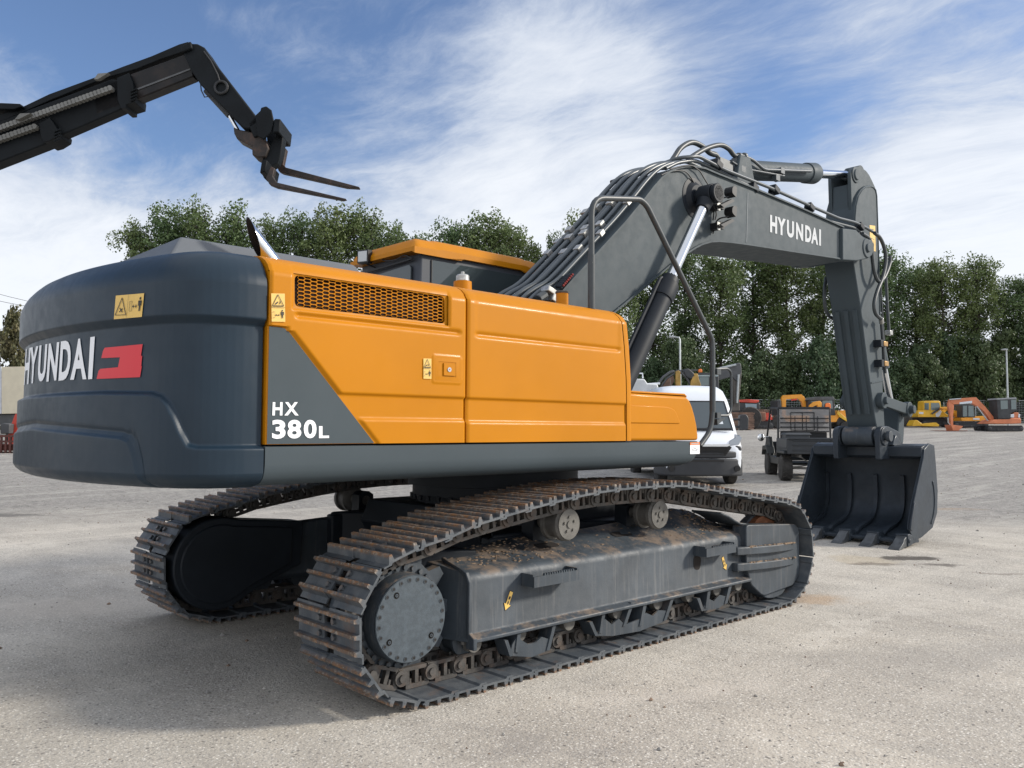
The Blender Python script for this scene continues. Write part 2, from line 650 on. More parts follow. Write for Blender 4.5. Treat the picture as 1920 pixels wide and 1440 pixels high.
def ground_material():
    m = bpy.data.materials.new('yard_ground')
    m.use_nodes = True
    t = NT(m.node_tree)
    b = m.node_tree.nodes['Principled BSDF']
    tc = t.n('ShaderNodeTexCoord')
    P = tc.outputs['Object']
    big = t.noise(P, 0.22, 6, 0.6, 0.4)
    med = t.noise(t.scale(P, (1.0, 0.35, 1), (0, 0, 0), (0, 0, -YAW)), 1.4, 7, 0.68)
    fine = t.noise(P, 42, 5, 0.75)
    calm = t.ss(t.noise(P, 0.55, 6, 0.65, 0.5), 0.42, 0.62, 1.0, 0.25)
    vor = t.n('ShaderNodeTexVoronoi', None, Vector=P, Scale=70.0)
    vor2 = t.n('ShaderNodeTexVoronoi', None, Vector=P, Scale=38.0)
    c = t.mix(t.ss(big, 0.3, 0.7), c4((0.415, 0.375, 0.318)), c4((0.52, 0.475, 0.405)))
    c = t.mix(t.ss(med, 0.38, 0.66), c, c4((0.59, 0.545, 0.470)))
    c = t.mix(t.math('MULTIPLY', t.ss(med, 0.44, 0.26), 0.55), c, c4((0.27, 0.255, 0.235)))
    c = t.mix(t.math('MULTIPLY', calm, t.ss(fine, 0.35, 0.72, 0.0, 0.62)), c, c4((0.24, 0.22, 0.195)))
    c = t.mix(t.math('MULTIPLY', calm, t.ss(t.noise(P, 130, 3, 0.7), 0.44, 0.60, 0.0, 0.55)), c, c4((0.26, 0.245, 0.225)))
    vcol = t.n('ShaderNodeSeparateColor', None, i0=vor.outputs['Color'])
    c = t.mix(t.math('MULTIPLY', t.ss(vcol.outputs[1], 0.62, 0.80), t.ss(vor.outputs['Distance'], 0.55, 0.25, 0.0, 0.75)), c, c4((0.80, 0.77, 0.70)))
    c = t.mix(t.math('MULTIPLY', t.ss(vcol.outputs[2], 0.75, 0.90), t.ss(vor.outputs['Distance'], 0.55, 0.25, 0.0, 0.6)), c, c4((0.16, 0.15, 0.145)))
    vc = t.n('ShaderNodeSeparateColor', None, i0=vor2.outputs['Color'])
    c = t.mix(t.math('MULTIPLY', t.ss(vc.outputs[0], 0.86, 0.95), t.ss(vor2.outputs['Distance'], 0.42, 0.25, 0, 0.7)), c, c4((0.10, 0.095, 0.09)))
    # looser, greyer gravel with ruts farther out
    sp = t.n('ShaderNodeSeparateXYZ', None, i0=t.scale(P, (1, 1, 1), tuple(-x for x in (0, 0, 0)), (0, 0, 0)))
    dd = t.vmath('DOT_PRODUCT', t.vmath('SUBTRACT', P, tuple(CP)), tuple(FH))
    far = t.ss(t.math('ADD', dd, t.math('MULTIPLY', big, 7.0)), 14.5, 20.0)
    lat = t.scale(P, (0.16, 1.6, 1), (0, 0, 0), (0, 0, -YAW + PI / 2 + 0.5))
    rut = t.noise(lat, 1.0, 6, 0.7, 0.6)
    gravel = t.mix(t.ss(t.noise(P, 9, 6, 0.8), 0.3, 0.7), c4((0.22, 0.208, 0.195)), c4((0.42, 0.40, 0.365)))
    gravel = t.mix(t.ss(rut, 0.5, 0.64, 0, 0.50), gravel, c4((0.50, 0.475, 0.425)))
    gravel = t.mix(t.ss(rut, 0.44, 0.32, 0, 0.55), gravel, c4((0.17, 0.165, 0.158)))
    gravel = t.mix(t.ss(t.noise(t.scale(P, (1.0, 0.5, 1), (0, 0, 0), (0, 0, -YAW + 0.9)), 2.6, 8, 0.8), 0.52, 0.66, 0, 0.55), gravel, c4((0.14, 0.135, 0.13)))
    c = t.mix(t.ss(rut, 0.52, 0.66, 0, 0.22), c, c4((0.66, 0.61, 0.53)))
    c = t.mix(t.ss(rut, 0.42, 0.28, 0, 0.25), c, c4((0.24, 0.225, 0.20)))
    c = t.mix(far, c, gravel)
    # oil and mud patch by the bucket, rust washed off the tracks
    nz = t.n('ShaderNodeTexNoise', None, Vector=P, Scale=2.6, Detail=6.0)
    nzf = t.n('ShaderNodeTexNoise', None, Vector=P, Scale=9.0, Detail=5.0, Roughness=0.7)

    def blob(px, py, sx, sy, ang, col, hard=0.25, amt=0.85, amp=0.9):
        nonlocal c
        g = G(px, py)
        q = t.vmath('SUBTRACT', P, tuple(g))
        q = t.vmath('ADD', q, t.vmath('MULTIPLY', t.vmath('SUBTRACT', nz.outputs['Color'], (0.5, 0.5, 0.5)), (amp, amp, 0)))
        q = t.vmath('ADD', q, t.vmath('MULTIPLY', t.vmath('SUBTRACT', nzf.outputs['Color'], (0.5, 0.5, 0.5)), (amp * .4, amp * .4, 0)))
        q = t.scale(q, (1, 1, 1), (0, 0, 0), (0, 0, -(YAW - PI / 2 + ang)))
        q = t.vmath('MULTIPLY', q, (1 / sx, 1 / sy, 0))
        f = t.ss(t.vmath('LENGTH', q), 1.0, hard, 0, amt)
        c = t.mix(f, c, c4(col))
    blob(1620, 1050, 0.5, 0.5, 0, (0.46, 0.385, 0.27), 0.4, 0.5)
    blob(1700, 1047, 0.42, 0.22, 0, (0.045, 0.038, 0.033), 0.45, 0.85, 0.6)
    blob(1640, 1058, 0.50, 0.16, 0, (0.10, 0.082, 0.066), 0.3, 0.6, 0.6)
    blob(1765, 1060, 0.34, 0.10, 0, (0.08, 0.07, 0.06), 0.35, 0.7, 0.4)
    blob(1880, 1076, 0.5, 0.12, 0, (0.13, 0.11, 0.09), 0.2, 0.5, 0.5)
    blob(1520, 1125, 0.5, 0.35, 0.3, (0.42, 0.26, 0.13), 0.1, 0.5)
    blob(1780, 955, 0.9, 0.35, 0, (0.42, 0.28, 0.16), 0.1, 0.40)
    blob(20, 966, 0.9, 0.35, 0, (0.10, 0.095, 0.09), 0.2, 0.7)
    blob(120, 1140, 1.6, 0.8, 0, (0.52, 0.47, 0.40), 0.1, 0.5)
    blob(1300, 1300, 1.1, 0.25, 0.5, (0.62, 0.57, 0.50), 0.1, 0.35)
    blob(1750, 1230, 1.6, 0.4, 0.2, (0.30, 0.28, 0.255), 0.1, 0.35)
    blob(1000, 1400, 0.9, 0.12, -0.4, (0.27, 0.25, 0.23), 0.1, 0.35)
    blob(1600, 1180, 2.2, 0.12, 0.7, (0.64, 0.60, 0.53), 0.1, 0.35)
    t.set(b.inputs['Base Color'], c)
    b.inputs['Roughness'].default_value = 0.92
    b.inputs['Specular IOR Level'].default_value = 0.25
    h = t.math('ADD', t.math('MULTIPLY', vor.outputs['Distance'], -0.5), t.math('MULTIPLY', fine, 1.0))
    b1 = t.n('ShaderNodeBump', None, Height=h, Strength=0.55, Distance=0.010)
    h2 = t.math('MULTIPLY', t.noise(P, 7, 7, 0.8), t.math('ADD', t.math('MULTIPLY', far, 1.0), 0.15))
    b2 = t.n('ShaderNodeBump', None, Height=h2, Strength=0.7, Distance=0.09, Normal=b1)
    t.set(b.inputs['Normal'], b2)
    return m


# ---------------------------------------------------------------- ground
def build_ground():
    mb = MB()
    us = [-600] + [-160 + 8 * i for i in range(41)] + [600]
    ds = [-60, -10] + [i * 1.0 for i in range(0, 16)] + [16 + 3 * i for i in range(22)] + [90, 120, 200, 400, 900]
    vs, fs = [], []
    for d_ in ds:
        for l in us:
            p = CP + FH * d_ + RH * l
            vs.append((p.x, p.y, gz(p.x, p.y)))
    nu = len(us)
    for j in range(len(ds) - 1):
        for i in range(nu - 1):
            a = j * nu + i
            fs.append((a, a + 1, a + nu + 1, a + nu))
    mb.add(vs, fs)
    o = mb.build('ground', ground_material(), smooth=180)
    tag(o, kind='structure')
    # loose stones
    rng = random.Random(4)
    st = MB()
    for k in range(2600):
        if k < 1500:
            d_ = 3.2 + 26 * rng.random() ** 1.3
        else:
            d_ = 14 + 20 * rng.random()
        l = (rng.random() * 2 - 1) * 0.75 * d_
        p = CP + FH * d_ + RH * l
        s = rng.uniform(0.003, 0.008) * (1 + (rng.random() < 0.06) * 1.2) * (0.8 + d_ / 16)
        z = gz(p.x, p.y)
        c = Vector((p.x, p.y, z + s * 0.25))
        if -1.45 < p.x < 3.8 and 1.0 < abs(p.y) < 1.75:
            continue
        pts = [Vector(a) * s * rng.uniform(0.7, 1.3) for a in ((1, 0, 0), (0, 1, 0), (-1, 0, 0), (0, -1, 0), (0, 0, 0.8), (0, 0, -0.5))]
        R = Matrix.Rotation(rng.random() * 6.28, 3, 'Z')
        st.mi = rng.choice((0, 0, 1, 2))
        st.add([R @ q + c for q in pts], [(0, 1, 4), (1, 2, 4), (2, 3, 4), (3, 0, 4), (1, 0, 5), (2, 1, 5), (3, 2, 5), (0, 3, 5)])
    so_ = st.build('gravel', [mat('stone_grey', (0.24, 0.23, 0.215), 0.9, 0, 0.2), mat('stone_pale', (0.42, 0.40, 0.36), 0.9, 0, 0.2),
                              mat('stone_brown', (0.20, 0.14, 0.10), 0.9, 0, 0.2)], smooth=0)
    tag(so_, 'loose grey and brown stones scattered over the yard', 'gravel', kind='stuff')


build_ground()
# ================================================================= THE BIG EXCAVATOR
EX = empty('excavator', XC, 0, 'large orange and slate grey crawler excavator with HYUNDAI on its boom, filling the foreground', 'excavator')
LM = Matrix.Translation(-XC)
UM = Matrix.Rotation(PSI, 4, 'Z') @ Matrix.Translation(-XC)


def low(mb, name, mats, parent=None, fit=True, **k):
    if fit:
        mb.fit(0.218, 0.955, -0.004)
    return mb.build(name, mats, parent or EX, None if parent else LM, **k)


def up(mb, name, mats, parent=None, dx=None, **k):
    if dx is not None:
        mb.fit(dx, 0.952, -0.009)
    return mb.build(name, mats, parent or EX, None if parent else UM, **k)


# ---- track path (line of the pins) in x, z
SPX, IDX, RZ, RR = -0.645, 3.375, 0.475, 0.352
path = []
for i in range(41):
    path.append((SPX + (IDX - SPX) * i / 40, RZ - RR))
for i in range(1, 20):
    a = -PI / 2 + PI * i / 20
    path.append((IDX + RR * math.cos(a), RZ - 0.003 + RR * math.sin(a)))
top = [(3.375, 0.826)] + [(a + 0.215, (b + 0.13) * 0.956 - 0.008 - 0.123) for a, b in [(2.8, 0.925), (2.45, 0.975), (2.19, 1.015), (1.88, 1.062), (1.6, 1.102), (1.3, 1.110), (0.95, 1.112), (0.6, 1.098), (0.31, 1.070), (0.1, 1.043), (-0.12, 1.012), (-0.35, 0.975), (-0.56, 0.935)]] + [(-0.53, 0.820)]
path += [(p.x, p.z) for p in crom([Vector((a, 0, b)) for a, b in top], 6)]
for i in range(2, 20):
    a = PI / 2 + PI * i / 20
    path.append((SPX + RR * math.cos(a), RZ + RR * math.sin(a)))
path.append(path[0])


def walk(path, pitch):
    """points on the closed path a constant chord apart"""
    out = [path[0]]
    i, cur = 0, Vector(path[0])
    P = [Vector(p) for p in path]
    seg = 0
    pos = P[0].copy()
    while True:
        # next point at chord distance from pos
        j = seg
        found = None
        while j < len(P) - 1:
            a, b = P[j], P[j + 1]
            st = pos if j == seg else a
            if (b - pos).length >= pitch:
                lo, hi = 0.0, 1.0
                for _ in range(30):
                    m_ = (lo + hi) / 2
                    if (st.lerp(b, m_) - pos).length < pitch:
                        lo = m_
                    else:
                        hi = m_
                found = st.lerp(b, hi)
                break
            j += 1
        if found is None:
            return out, (P[-1] - pos).length
        pos = found
        seg = j
        out.append(tuple(pos))


NSH = 48
lo, hi = 0.19, 0.24
for _ in range(40):
    md = (lo + hi) / 2
    o_, rest = walk(path, md)
    n = len(o_) - 1 + rest / md
    if n > NSH:
        lo = md
    else:
        hi = md
pins, _r = walk(path, hi * 1.00001)
PITCH = hi
pins = pins[:NSH]
print('track pitch', PITCH, len(pins))


def shoe_mesh():
    mb = MB()
    prof = [(-0.102, 0.077), (0.084, 0.077), (0.092, 0.066), (0.142, 0.066), (0.144, 0.074), (0.110, 0.076), (0.103, 0.092), (0.094, 0.123), (0.076, 0.124), (0.069, 0.091), (0.014, 0.090), (0.009, 0.122),
            (-0.009, 0.122), (-0.014, 0.090), (-0.069, 0.091), (-0.076, 0.124), (-0.094, 0.123), (-0.099, 0.100), (-0.113, 0.098), (-0.112, 0.091), (-0.100, 0.088)]
    prof = [(a, b - 0.001) for a, b in prof]
    mb.prism(prof, 'y', -0.322, -0.035)
    mb.prism(prof, 'y', 0.035, 0.322)
    for x0, x1, pk in ((-0.099, -0.062, -0.085), (-0.020, 0.020, 0.0), (0.062, 0.102, 0.085)):
        mb.prism([(x0, 0.071), (x1, 0.071), (x1 - 0.003, 0.089), (pk + 0.008, 0.121), (pk - 0.008, 0.121), (x0 + 0.003, 0.089)], 'y', -0.0352, 0.0352)
    for y in (-0.075, 0.075):
        for x in (-0.044, 0.043):
            mb.cyl((x, y, 0.089), (x, y, 0.107), 0.017, n=6)
    for y in (-0.075, 0.075):
        for x in (-0.044, 0.043):
            mb.cyl((x, y, 0.045), (x, y, 0.0715), 0.014, n=6)
    return mb.mesh('track_shoe', Mt['shoe'], 30)


def track(side):
    yc = 1.37 * side
    ch = MB()
    frames = []
    for i in range(NSH):
        a, b = Vector((pins[i][0], 0, pins[i][1])), Vector((pins[(i + 1) % NSH][0], 0, pins[(i + 1) % NSH][1]))
        t = (b - a).normalized()
        nrm = Vector((t.z, 0, -t.x))       # outward: path runs forward along the bottom
        F = Matrix(((t.x, 0, nrm.x), (0, 1, 0), (t.z, 0, nrm.z))).to_4x4()
        F.translation = (a + b) / 2 + Vector((0, yc, 0))
        frames.append(F)
        ch.T = F
        L = PITCH / 2
        for s in (-1, 1):
            y0, y1 = s * 0.068, s * 0.100
            ch.prism([(-L - 0.02, -0.052), (L - 0.03, -0.052), (L - 0.03, -0.030), (-L - 0.02, -0.030)], 'y', y0, y1)
            ch.prism([(-L + 0.035, 0.046), (L - 0.012, 0.046), (L - 0.012, 0.073), (-L + 0.035, 0.073)], 'y', y0, y1)
            for x0, x1 in ((-L + 0.030, -L + 0.060), (-0.006, 0.018), (L - 0.045, L - 0.022)):
                ch.bb(x0, x1, y0, y1, -0.031, 0.047)
            ch.cyl((-L, s * 0.062, 0.0), (-L, s * 0.113, 0.0), 0.047, n=14)
            ch.cyl((-L, s * 0.062, 0.0), (-L, s * 0.127, 0.0), 0.024, n=10)
            for x in (-0.035, 0.04):
                ch.cyl((x, (y0 + y1) / 2, 0.018), (x, (y0 + y1) / 2, 0.048), 0.012, n=6)
        ch.cyl((-L, -0.068, 0), (-L, 0.068, 0), 0.030, n=12)
    ch.T = None
    chain = low(ch, 'track_chain', Mt['link'], fit=False)
    for i, F in enumerate(frames):
        o = bpy.data.objects.new('track_shoe', SHOE)
        COL.objects.link(o)
        o.parent = chain
        o.matrix_local = F
    return chain


SHOE = shoe_mesh()
for s in (-1, 1):
    track(s)


def teeth(n, r0_, r1_):
    pts = []
    for k in range(n):
        for f, r in ((-0.5, r0_), (-0.30, r0_ + 0.005), (-0.12, r1_), (0.12, r1_), (0.30, r0_ + 0.005)):
            a = 2 * PI * (k + f) / n
            pts.append((SPX + r * math.cos(a), RZ + r * math.sin(a)))
    return pts


for s in (-1, 1):
    yc = 1.37 * s
    mb = MB()
    mb.prism(teeth(11, 0.325, 0.405), 'y', yc - 0.035, yc + 0.035)
    mb.lathe([(-0.06, 0.30), (-0.06, 0.315), (0.06, 0.315), (0.06, 0.30)], (SPX, yc, RZ), (0, s, 0), 40)
    sp = low(mb, 'sprocket', Mt['slate_track'], fit=False)
    hub = MB()
    hub.lathe([(0, 0.30), (0.02, 0.30), (0.021, 0.252), (0.115, 0.248), (0.122, 0.243), (0.122, 0.0001)], (SPX, yc + s * 0.06, RZ), (0, s, 0), 56)
    bl = hub
    for k in range(30):
        a = 2 * PI * k / 30
        bl.cyl((SPX + 0.275 * math.cos(a), yc + s * 0.075, RZ + 0.275 * math.sin(a)), (SPX + 0.275 * math.cos(a), yc + s * 0.100, RZ + 0.275 * math.sin(a)), 0.016, n=8)
    low(hub, 'hub', Mt['slate_track'], sp, fit=False)
    cv = MB()
    yf = yc + s * 0.182
    cv.lathe([(0, 0.236), (0.010, 0.244), (0.016, 0.240), (0.016, 0.0001)], (SPX, yf, RZ), (0, s, 0), 72)
    cv.mi = 1
    for k in range(24):
        a = 2 * PI * (k + 0.3) / 24
        c = Vector((SPX + 0.221 * math.cos(a), yf + s * 0.0165, RZ + 0.221 * math.sin(a)))
        cv.lathe([(0, 0.0135), (0.002, 0.0135), (0.002, 0.0085), (-0.004, 0.0085)], c, (0, s, 0), 12)
    cv.mi = 2
    for k in range(24):
        a = 2 * PI * (k + 0.3) / 24
        c = Vector((SPX + 0.221 * math.cos(a), yf + s * 0.0168, RZ + 0.221 * math.sin(a)))
        cv.cyl(c, c + Vector((0, s * 0.0012, 0)), 0.0075, n=8)
    for a, r in ((2.2, 0.18), (3.75, 0.185), (5.6, 0.18)):
        c = Vector((SPX + r * math.cos(a), yf + s * 0.0165, RZ + r * math.sin(a)))
        cv.mi = 2
        cv.lathe([(0, 0.019), (0.0012, 0.019), (0.0012, 0.016), (0, 0.016)], c, (0, s, 0), 14)
        cv.mi = 1
        cv.cyl(c, c + Vector((0, s * 0.004, 0)), 0.011, n=10)
        cv.mi = 2
        cv.cyl(c + Vector((0, s * .004, 0)), c + Vector((0, s * 0.005, 0)), 0.004, n=6)
    low(cv, 'hub_cover', [mat('cover_plate_%d' % s, (0.066, 0.084, 0.100), 0.5, 0.1, 0.16, 30, 0.12, 160, rv=0.1), Mt['slate_track'], Mt['ink']], sp, fit=False)
    idl = MB()
    idl.lathe([(-0.075, 0.10), (-0.075, 0.30), (-0.030, 0.312), (-0.028, 0.335), (0.028, 0.335), (0.030, 0.312), (0.075, 0.30), (0.075, 0.10)], (IDX, yc, RZ), (0, 1, 0), 40)
    idl.mi = 1
    idl.lathe([(-0.0755, 0.285), (-0.0756, 0.305), (-0.03, 0.3125), (-0.03, 0.30)], (IDX, yc, RZ), (0, 1, 0), 40)
    low(idl, 'idler', [Mt['slate_track'], mat('rusty_rim_%d' % s, (0.20, 0.075, 0.03), 0.6, 0.3, 0.3)], fit=False)
    for x in (0.545 + 0.215, 1.575 + 0.215):
        cr = MB()
        cr.lathe([(-0.22, 0.045), (-0.02, 0.045), (-0.02, 0.085), (0.0, 0.118), (0.03, 0.118), (0.032, 0.098), (0.12, 0.098), (0.122, 0.118), (0.15, 0.118), (0.165, 0.105), (0.175, 0.105), (0.176, 0.0001)],
                 (x, s * 1.30, 0.897), (0, s, 0), 28)
        c = low(cr, 'carrier_roller', Mt['roller'], fit=False)
        b = MB()
        for k in range(5):
            a = 2 * PI * k / 5 + 0.4
            b.cyl((x + 0.052 * math.cos(a), s * 1.477, 0.897 + 0.052 * math.sin(a)), (x + 0.052 * math.cos(a), s * 1.486, 0.897 + 0.052 * math.sin(a)), 0.010, n=6)
        b.cyl((x, s * 1.476, 0.897), (x, s * 1.484, 0.897), 0.026, n=12)
        low(b, 'cap_bolts', Mt['roller'], c, fit=False)
        br = MB()
        br.prism([(x - 0.09, 0.66), (x + 0.09, 0.66), (x + 0.075, 0.95), (x + 0.03, 0.98), (x - 0.03, 0.98), (x - 0.075, 0.95)], 'y', s * 1.08, s * 1.20)
        low(br, 'bracket', Mt['slate_dark'], c, fit=False)

    # ---- track frame: a lofted box beam with a muddy sloping shoulder
    fr = MB()
    xs = [-0.43, -0.1, 0.3, 0.7, 1.1, 1.5, 1.9, 2.2, 2.45, 2.66]
    crest = [0.80, 0.80, 0.82, 0.83, 0.84, 0.86, 0.90, 0.93, 0.89, 0.81]
    vs, fs = [], []
    for x, cz in zip(xs, crest):
        xi = x - 0.17 if x < -0.3 else x
        sec = [(x, 1.615, 0.288), (x, 1.615, 0.312), (x, 1.556, 0.330), (x, 1.550, 0.345), (x, 1.550, 0.655), (x, 1.543, 0.685), (x, 1.525, 0.706), (x, 1.50, 0.718), (xi, 1.12, cz), (xi, 1.08, cz - 0.02), (xi, 1.08, 0.33), (xi, 1.12, 0.288)]
        vs += [(a, s * b, c_) for a, b, c_ in sec]
    m_ = 12
    for i in range(len(xs) - 1):
        for k in range(m_):
            fs.append((i * m_ + k, i * m_ + (k + 1) % m_, (i + 1) * m_ + (k + 1) % m_, (i + 1) * m_ + k))
    fs += [tuple(range(m_)), tuple((len(xs) - 1) * m_ + k for k in reversed(range(m_)))]
    fr.add(vs, fs)
    # rear end plate lip, front end plate
    fr.prism([(s * 1.62, 0.245), (s * 1.62, 0.32), (s * 1.575, 0.345), (s * 1.575, 0.66), (s * 1.54, 0.72), (s * 1.50, 0.735), (s * 1.30, 0.79), (s * 1.30, 0.765), (s * 1.49, 0.712), (s * 1.53, 0.69), (s * 1.5475, 0.64), (s * 1.5475, 0.245)], 'x', -0.445, -0.415)
    frame = low(fr, 'track_frame', Mt['slate_track'], bevel=0.006)
    # motor side cover on the inner face of the frame
    mc = MB()
    tear = [(SPX + 0.365 * math.cos(a), RZ + 0.365 * math.sin(a)) for a in [rad(x) for x in range(70, 301, 10)]]
    tear += [(-0.34, 0.235), (0.075, 0.40), (0.095, 0.76)]
    mc.prism(tear, 'y', s * 1.02, s * 1.27)
    t2 = [(SPX + (x - SPX) * 0.86, RZ + (z - RZ) * 0.86) for x, z in tear]
    mc.prism(t2, 'y', s * 1.005, s * 1.03)
    low(mc, 'motor_guard', Mt['slate_dark'], frame, fit=False, bevel=0.012)
    # steps with serrated tread
    for x0 in (0.01, 1.905):
        st = MB()
        st.bb(x0, x0 + 0.42, s * 1.66, s * 1.672, 0.585, 0.655)
        st.bb(x0, x0 + 0.012, s * 1.552, s * 1.66, 0.585, 0.668)
        st.bb(x0 + 0.41, x0 + 0.422, s * 1.552, s * 1.66, 0.585, 0.668)
        st.bb(x0 + 0.012, x0 + 0.41, s * 1.552, s * 1.66, 0.59, 0.598)
        for k in range(13):
            xx = x0 + 0.10 + 0.022 * k
            st.prism([(xx - 0.008, 0.655), (xx + 0.008, 0.655), (xx + 0.004, 0.670), (xx - 0.004, 0.670)], 'y', s * 1.655, s * 1.672)
        low(st, 'step', Mt['slate_dark'] if s > 0 else Mt['slate_track'], frame)
    if s < 0:
        hl = MB()
        cx, cz = 1.955, 0.515
        hl.prism(fillet_closed([(cx - 0.055, cz - 0.04), (cx + 0.03, cz - 0.06), (cx + 0.055, cz + 0.05), (cx - 0.055, cz + 0.07)], 0.04), 'y', -1.5520, -1.5505)
        hl.mi = 1
        low(hl, 'tie_down_hole', [Mt['void'], Mt['slate_track']], frame)
        for x, z0_, s_ in ((0.50, 0.81, 1), (1.32, 0.815, 1)):
            sl_ = MB()
            zt = lambda y, c_: 0.718 + (y - (-1.50)) / 0.38 * (c_ - 0.718)
            pts = fillet_closed([(x - 0.11, -1.34), (x + 0.10, -1.34), (x + 0.10, -1.26), (x - 0.11, -1.26)], 0.035)
            cz_ = 0.826 if x < 1 else 0.852
            vs = [(px_, py_, zt(py_, cz_) + 0.004) for px_, py_ in pts]
            sl_.add(vs, [tuple(range(len(vs)))])
            low(sl_, 'drain_slot', Mt['void'], frame, smooth=0)
        # direction arrows
        for (ax_, az_), sx, rot_ in (((-0.10, 0.50), 1, rad(-25)), ((2.335, 0.475), 1, rad(25))):
            ar = MB()
            R2 = lambda p: (ax_ + p[0] * math.cos(rot_) - p[1] * math.sin(rot_), az_ + p[0] * math.sin(rot_) + p[1] * math.cos(rot_))
            shp = [(0, -0.065), (0.030, -0.025), (0.014, -0.025), (0.014, 0.060), (-0.014, 0.060), (-0.014, -0.025), (-0.030, -0.025)]
            ar.mi = 1
            ar.prism([R2((a * 1.16, b * 1.07)) for a, b in shp], 'y', -1.5525, -1.5510)
            ar.mi = 0
            ar.prism([R2(p) for p in shp], 'y', -1.5535, -1.5515)
            ar.mi = 1
            for q in ([(0.0, -0.03), (0.008, -0.015), (0.0, 0.0), (-0.006, -0.015)], [(-0.007, 0.005), (0.008, 0.01), (0.008, 0.03), (-0.007, 0.026)]):
                ar.prism([R2(p) for p in q], 'y', -1.5541, -1.5530)
            low(ar, 'arrow_sticker', [Mt['sticker'], Mt['ink']], frame)
    # idler yoke / recoil housing with two ribs
    gd = MB()
    gp = fillet_closed([(2.60, 0.79), (3.44, 0.735), (3.50, 0.66), (3.50, 0.26), (3.40, 0.16), (2.86, 0.125), (2.66, 0.26), (2.60, 0.45)], [0.05, 0.06, 0.02, 0.06, 0.1, 0.06, 0.05, 0.02])
    gd.prism(gp, 'y', s * 1.46, s * 1.60)
    gd.prism(fillet_closed([(2.80, 0.22), (3.34, 0.19), (3.26, 0.09), (3.10, 0.07), (2.94, 0.09)], 0.06), 'y', s * 1.47, s * 1.57)
    gd.strip([(2.30, 0.90), (2.42, 0.862), (2.52, 0.815), (2.60, 0.785), (2.68, 0.775), (2.74, 0.745), (2.765, 0.69), (2.77, 0.60)], 0.02, s * 1.25, s * 1.548)
    for z0_ in (0.505, 0.365):
        n = 14
        vs, fs = [], []
        for k in range(n + 1):
            x = 2.45 + 0.98 * k / n
            yo = 1.56 + 0.085 * math.sin(PI * (0.10 + 0.86 * k / n)) ** 0.5
            zz = z0_ + 0.03 - 0.045 * k / n
            vs += [(x, s * 1.54, zz), (x, s * yo, zz), (x, s * yo, zz + 0.07), (x, s * 1.54, zz + 0.07)]
        for k in range(n):
            for q in range(4):
                fs.append((4 * k + q, 4 * k + (q + 1) % 4, 4 * k + 4 + (q + 1) % 4, 4 * k + 4 + q))
        fs += [(0, 1, 2, 3), (4 * n + 3, 4 * n + 2, 4 * n + 1, 4 * n)]
        gd.add(vs, fs)
    low(gd, 'idler_guard', Mt['slate_track'], bevel=0.008)
    # bottom rollers and chain guards
    for x in (-0.37, -0.02 + 0.03, 0.47, 0.98, 1.45, 1.86, 2.24, 2.56):
        rl = MB()
        rl.lathe([(-0.09, 0.08), (-0.085, 0.10), (-0.06, 0.10), (-0.055, 0.082), (0.055, 0.082), (0.06, 0.10), (0.085, 0.10), (0.09, 0.08), (0.095, 0.045), (0.14, 0.045)], (x + 0.215, yc, 0.256), (0, s, 0), 24)
        ro = low(rl, 'track_roller', Mt['slate_track'], fit=False)
        cp = MB()
        cp.cyl((x, yc + s * 0.12, 0.262), (x, yc + s * 0.175, 0.262), 0.056, n=20)
        cp.bb(x - 0.062, x + 0.062, yc + s * 0.12, yc + s * 0.165, 0.262, 0.305)
        for dx in (-0.07, 0.07):
            cp.cyl((x + dx, yc + s * 0.145, 0.300), (x + dx, yc + s * 0.145, 0.235 + 0.03), 0.016, n=8)
        low(cp, 'end_cap', Mt['roller'], ro, bevel=0.004)
    for base, fins in (([(358, 985), (470, 992), (552, 958), (566, 905), (520, 890), (490, 918), (450, 926), (415, 905), (400, 880), (372, 930)],
                        [((398, 845), (414, 845), (400, 970), (384, 965)), ((578, 806), (594, 802), (556, 955), (540, 958)), ((330, 907), (346, 905), (372, 984), (356, 988))]),
                       ([(785, 885), (875, 886), (1010, 862), (1128, 815), (1145, 760), (1105, 757), (1075, 785), (1040, 770), (1015, 800), (935, 830), (905, 800), (870, 828), (835, 800), (815, 850)],
                        [((822, 758), (836, 755), (818, 870), (803, 872)), ((962, 718), (978, 716), (936, 835), (922, 838)), ((1028, 712), (1044, 708), (1020, 832), (1004, 836)), ((1166, 686), (1182, 682), (1140, 805), (1126, 810)), ((752, 815), (768, 812), (798, 884), (784, 886))]),
                       ([(1318, 762), (1402, 748), (1438, 725), (1448, 690), (1410, 680), (1380, 712), (1355, 700), (1335, 730)],
                        [((1348, 645), (1362, 642), (1348, 745), (1334, 748)), ((1456, 622), (1470, 618), (1444, 722), (1430, 727)), ((1292, 698), (1306, 695), (1328, 758), (1316, 762))])):
        cg = MB()
        cv_ = lambda q: SX([(820 + a / 2.6667, 860 + b / 2.6667) for a, b in q], -1.585, False)
        cg.prism(cv_(base), 'y', s * 1.575, s * 1.590)
        for f_ in fins:
            cg.prism(cv_(f_), 'y', s * 1.49, s * 1.598)
        low(cg, 'chain_guard', Mt['slate_track'], frame, fit=False)
    if s < 0:
        # caked mud on the shoulder of the frame and on the guard ribs
        rng = random.Random(7)
        mu = MB()
        for k in range(420):
            u = rng.random()
            x = rng.choice([rng.uniform(-0.35, 0.55), rng.uniform(1.7, 2.55), rng.uniform(-0.2, 2.5)])
            y = -rng.uniform(1.10, 1.47)
            cz_ = interp(x, xs, crest)
            z = 0.718 + (1.50 + y) / 0.38 * (cz_ - 0.718)
            r = rng.uniform(0.004, 0.013)
            mu.sphere((x, y, z), r, 5, 3, (rng.uniform(.8, 2), rng.uniform(.8, 1.6), 0.5))
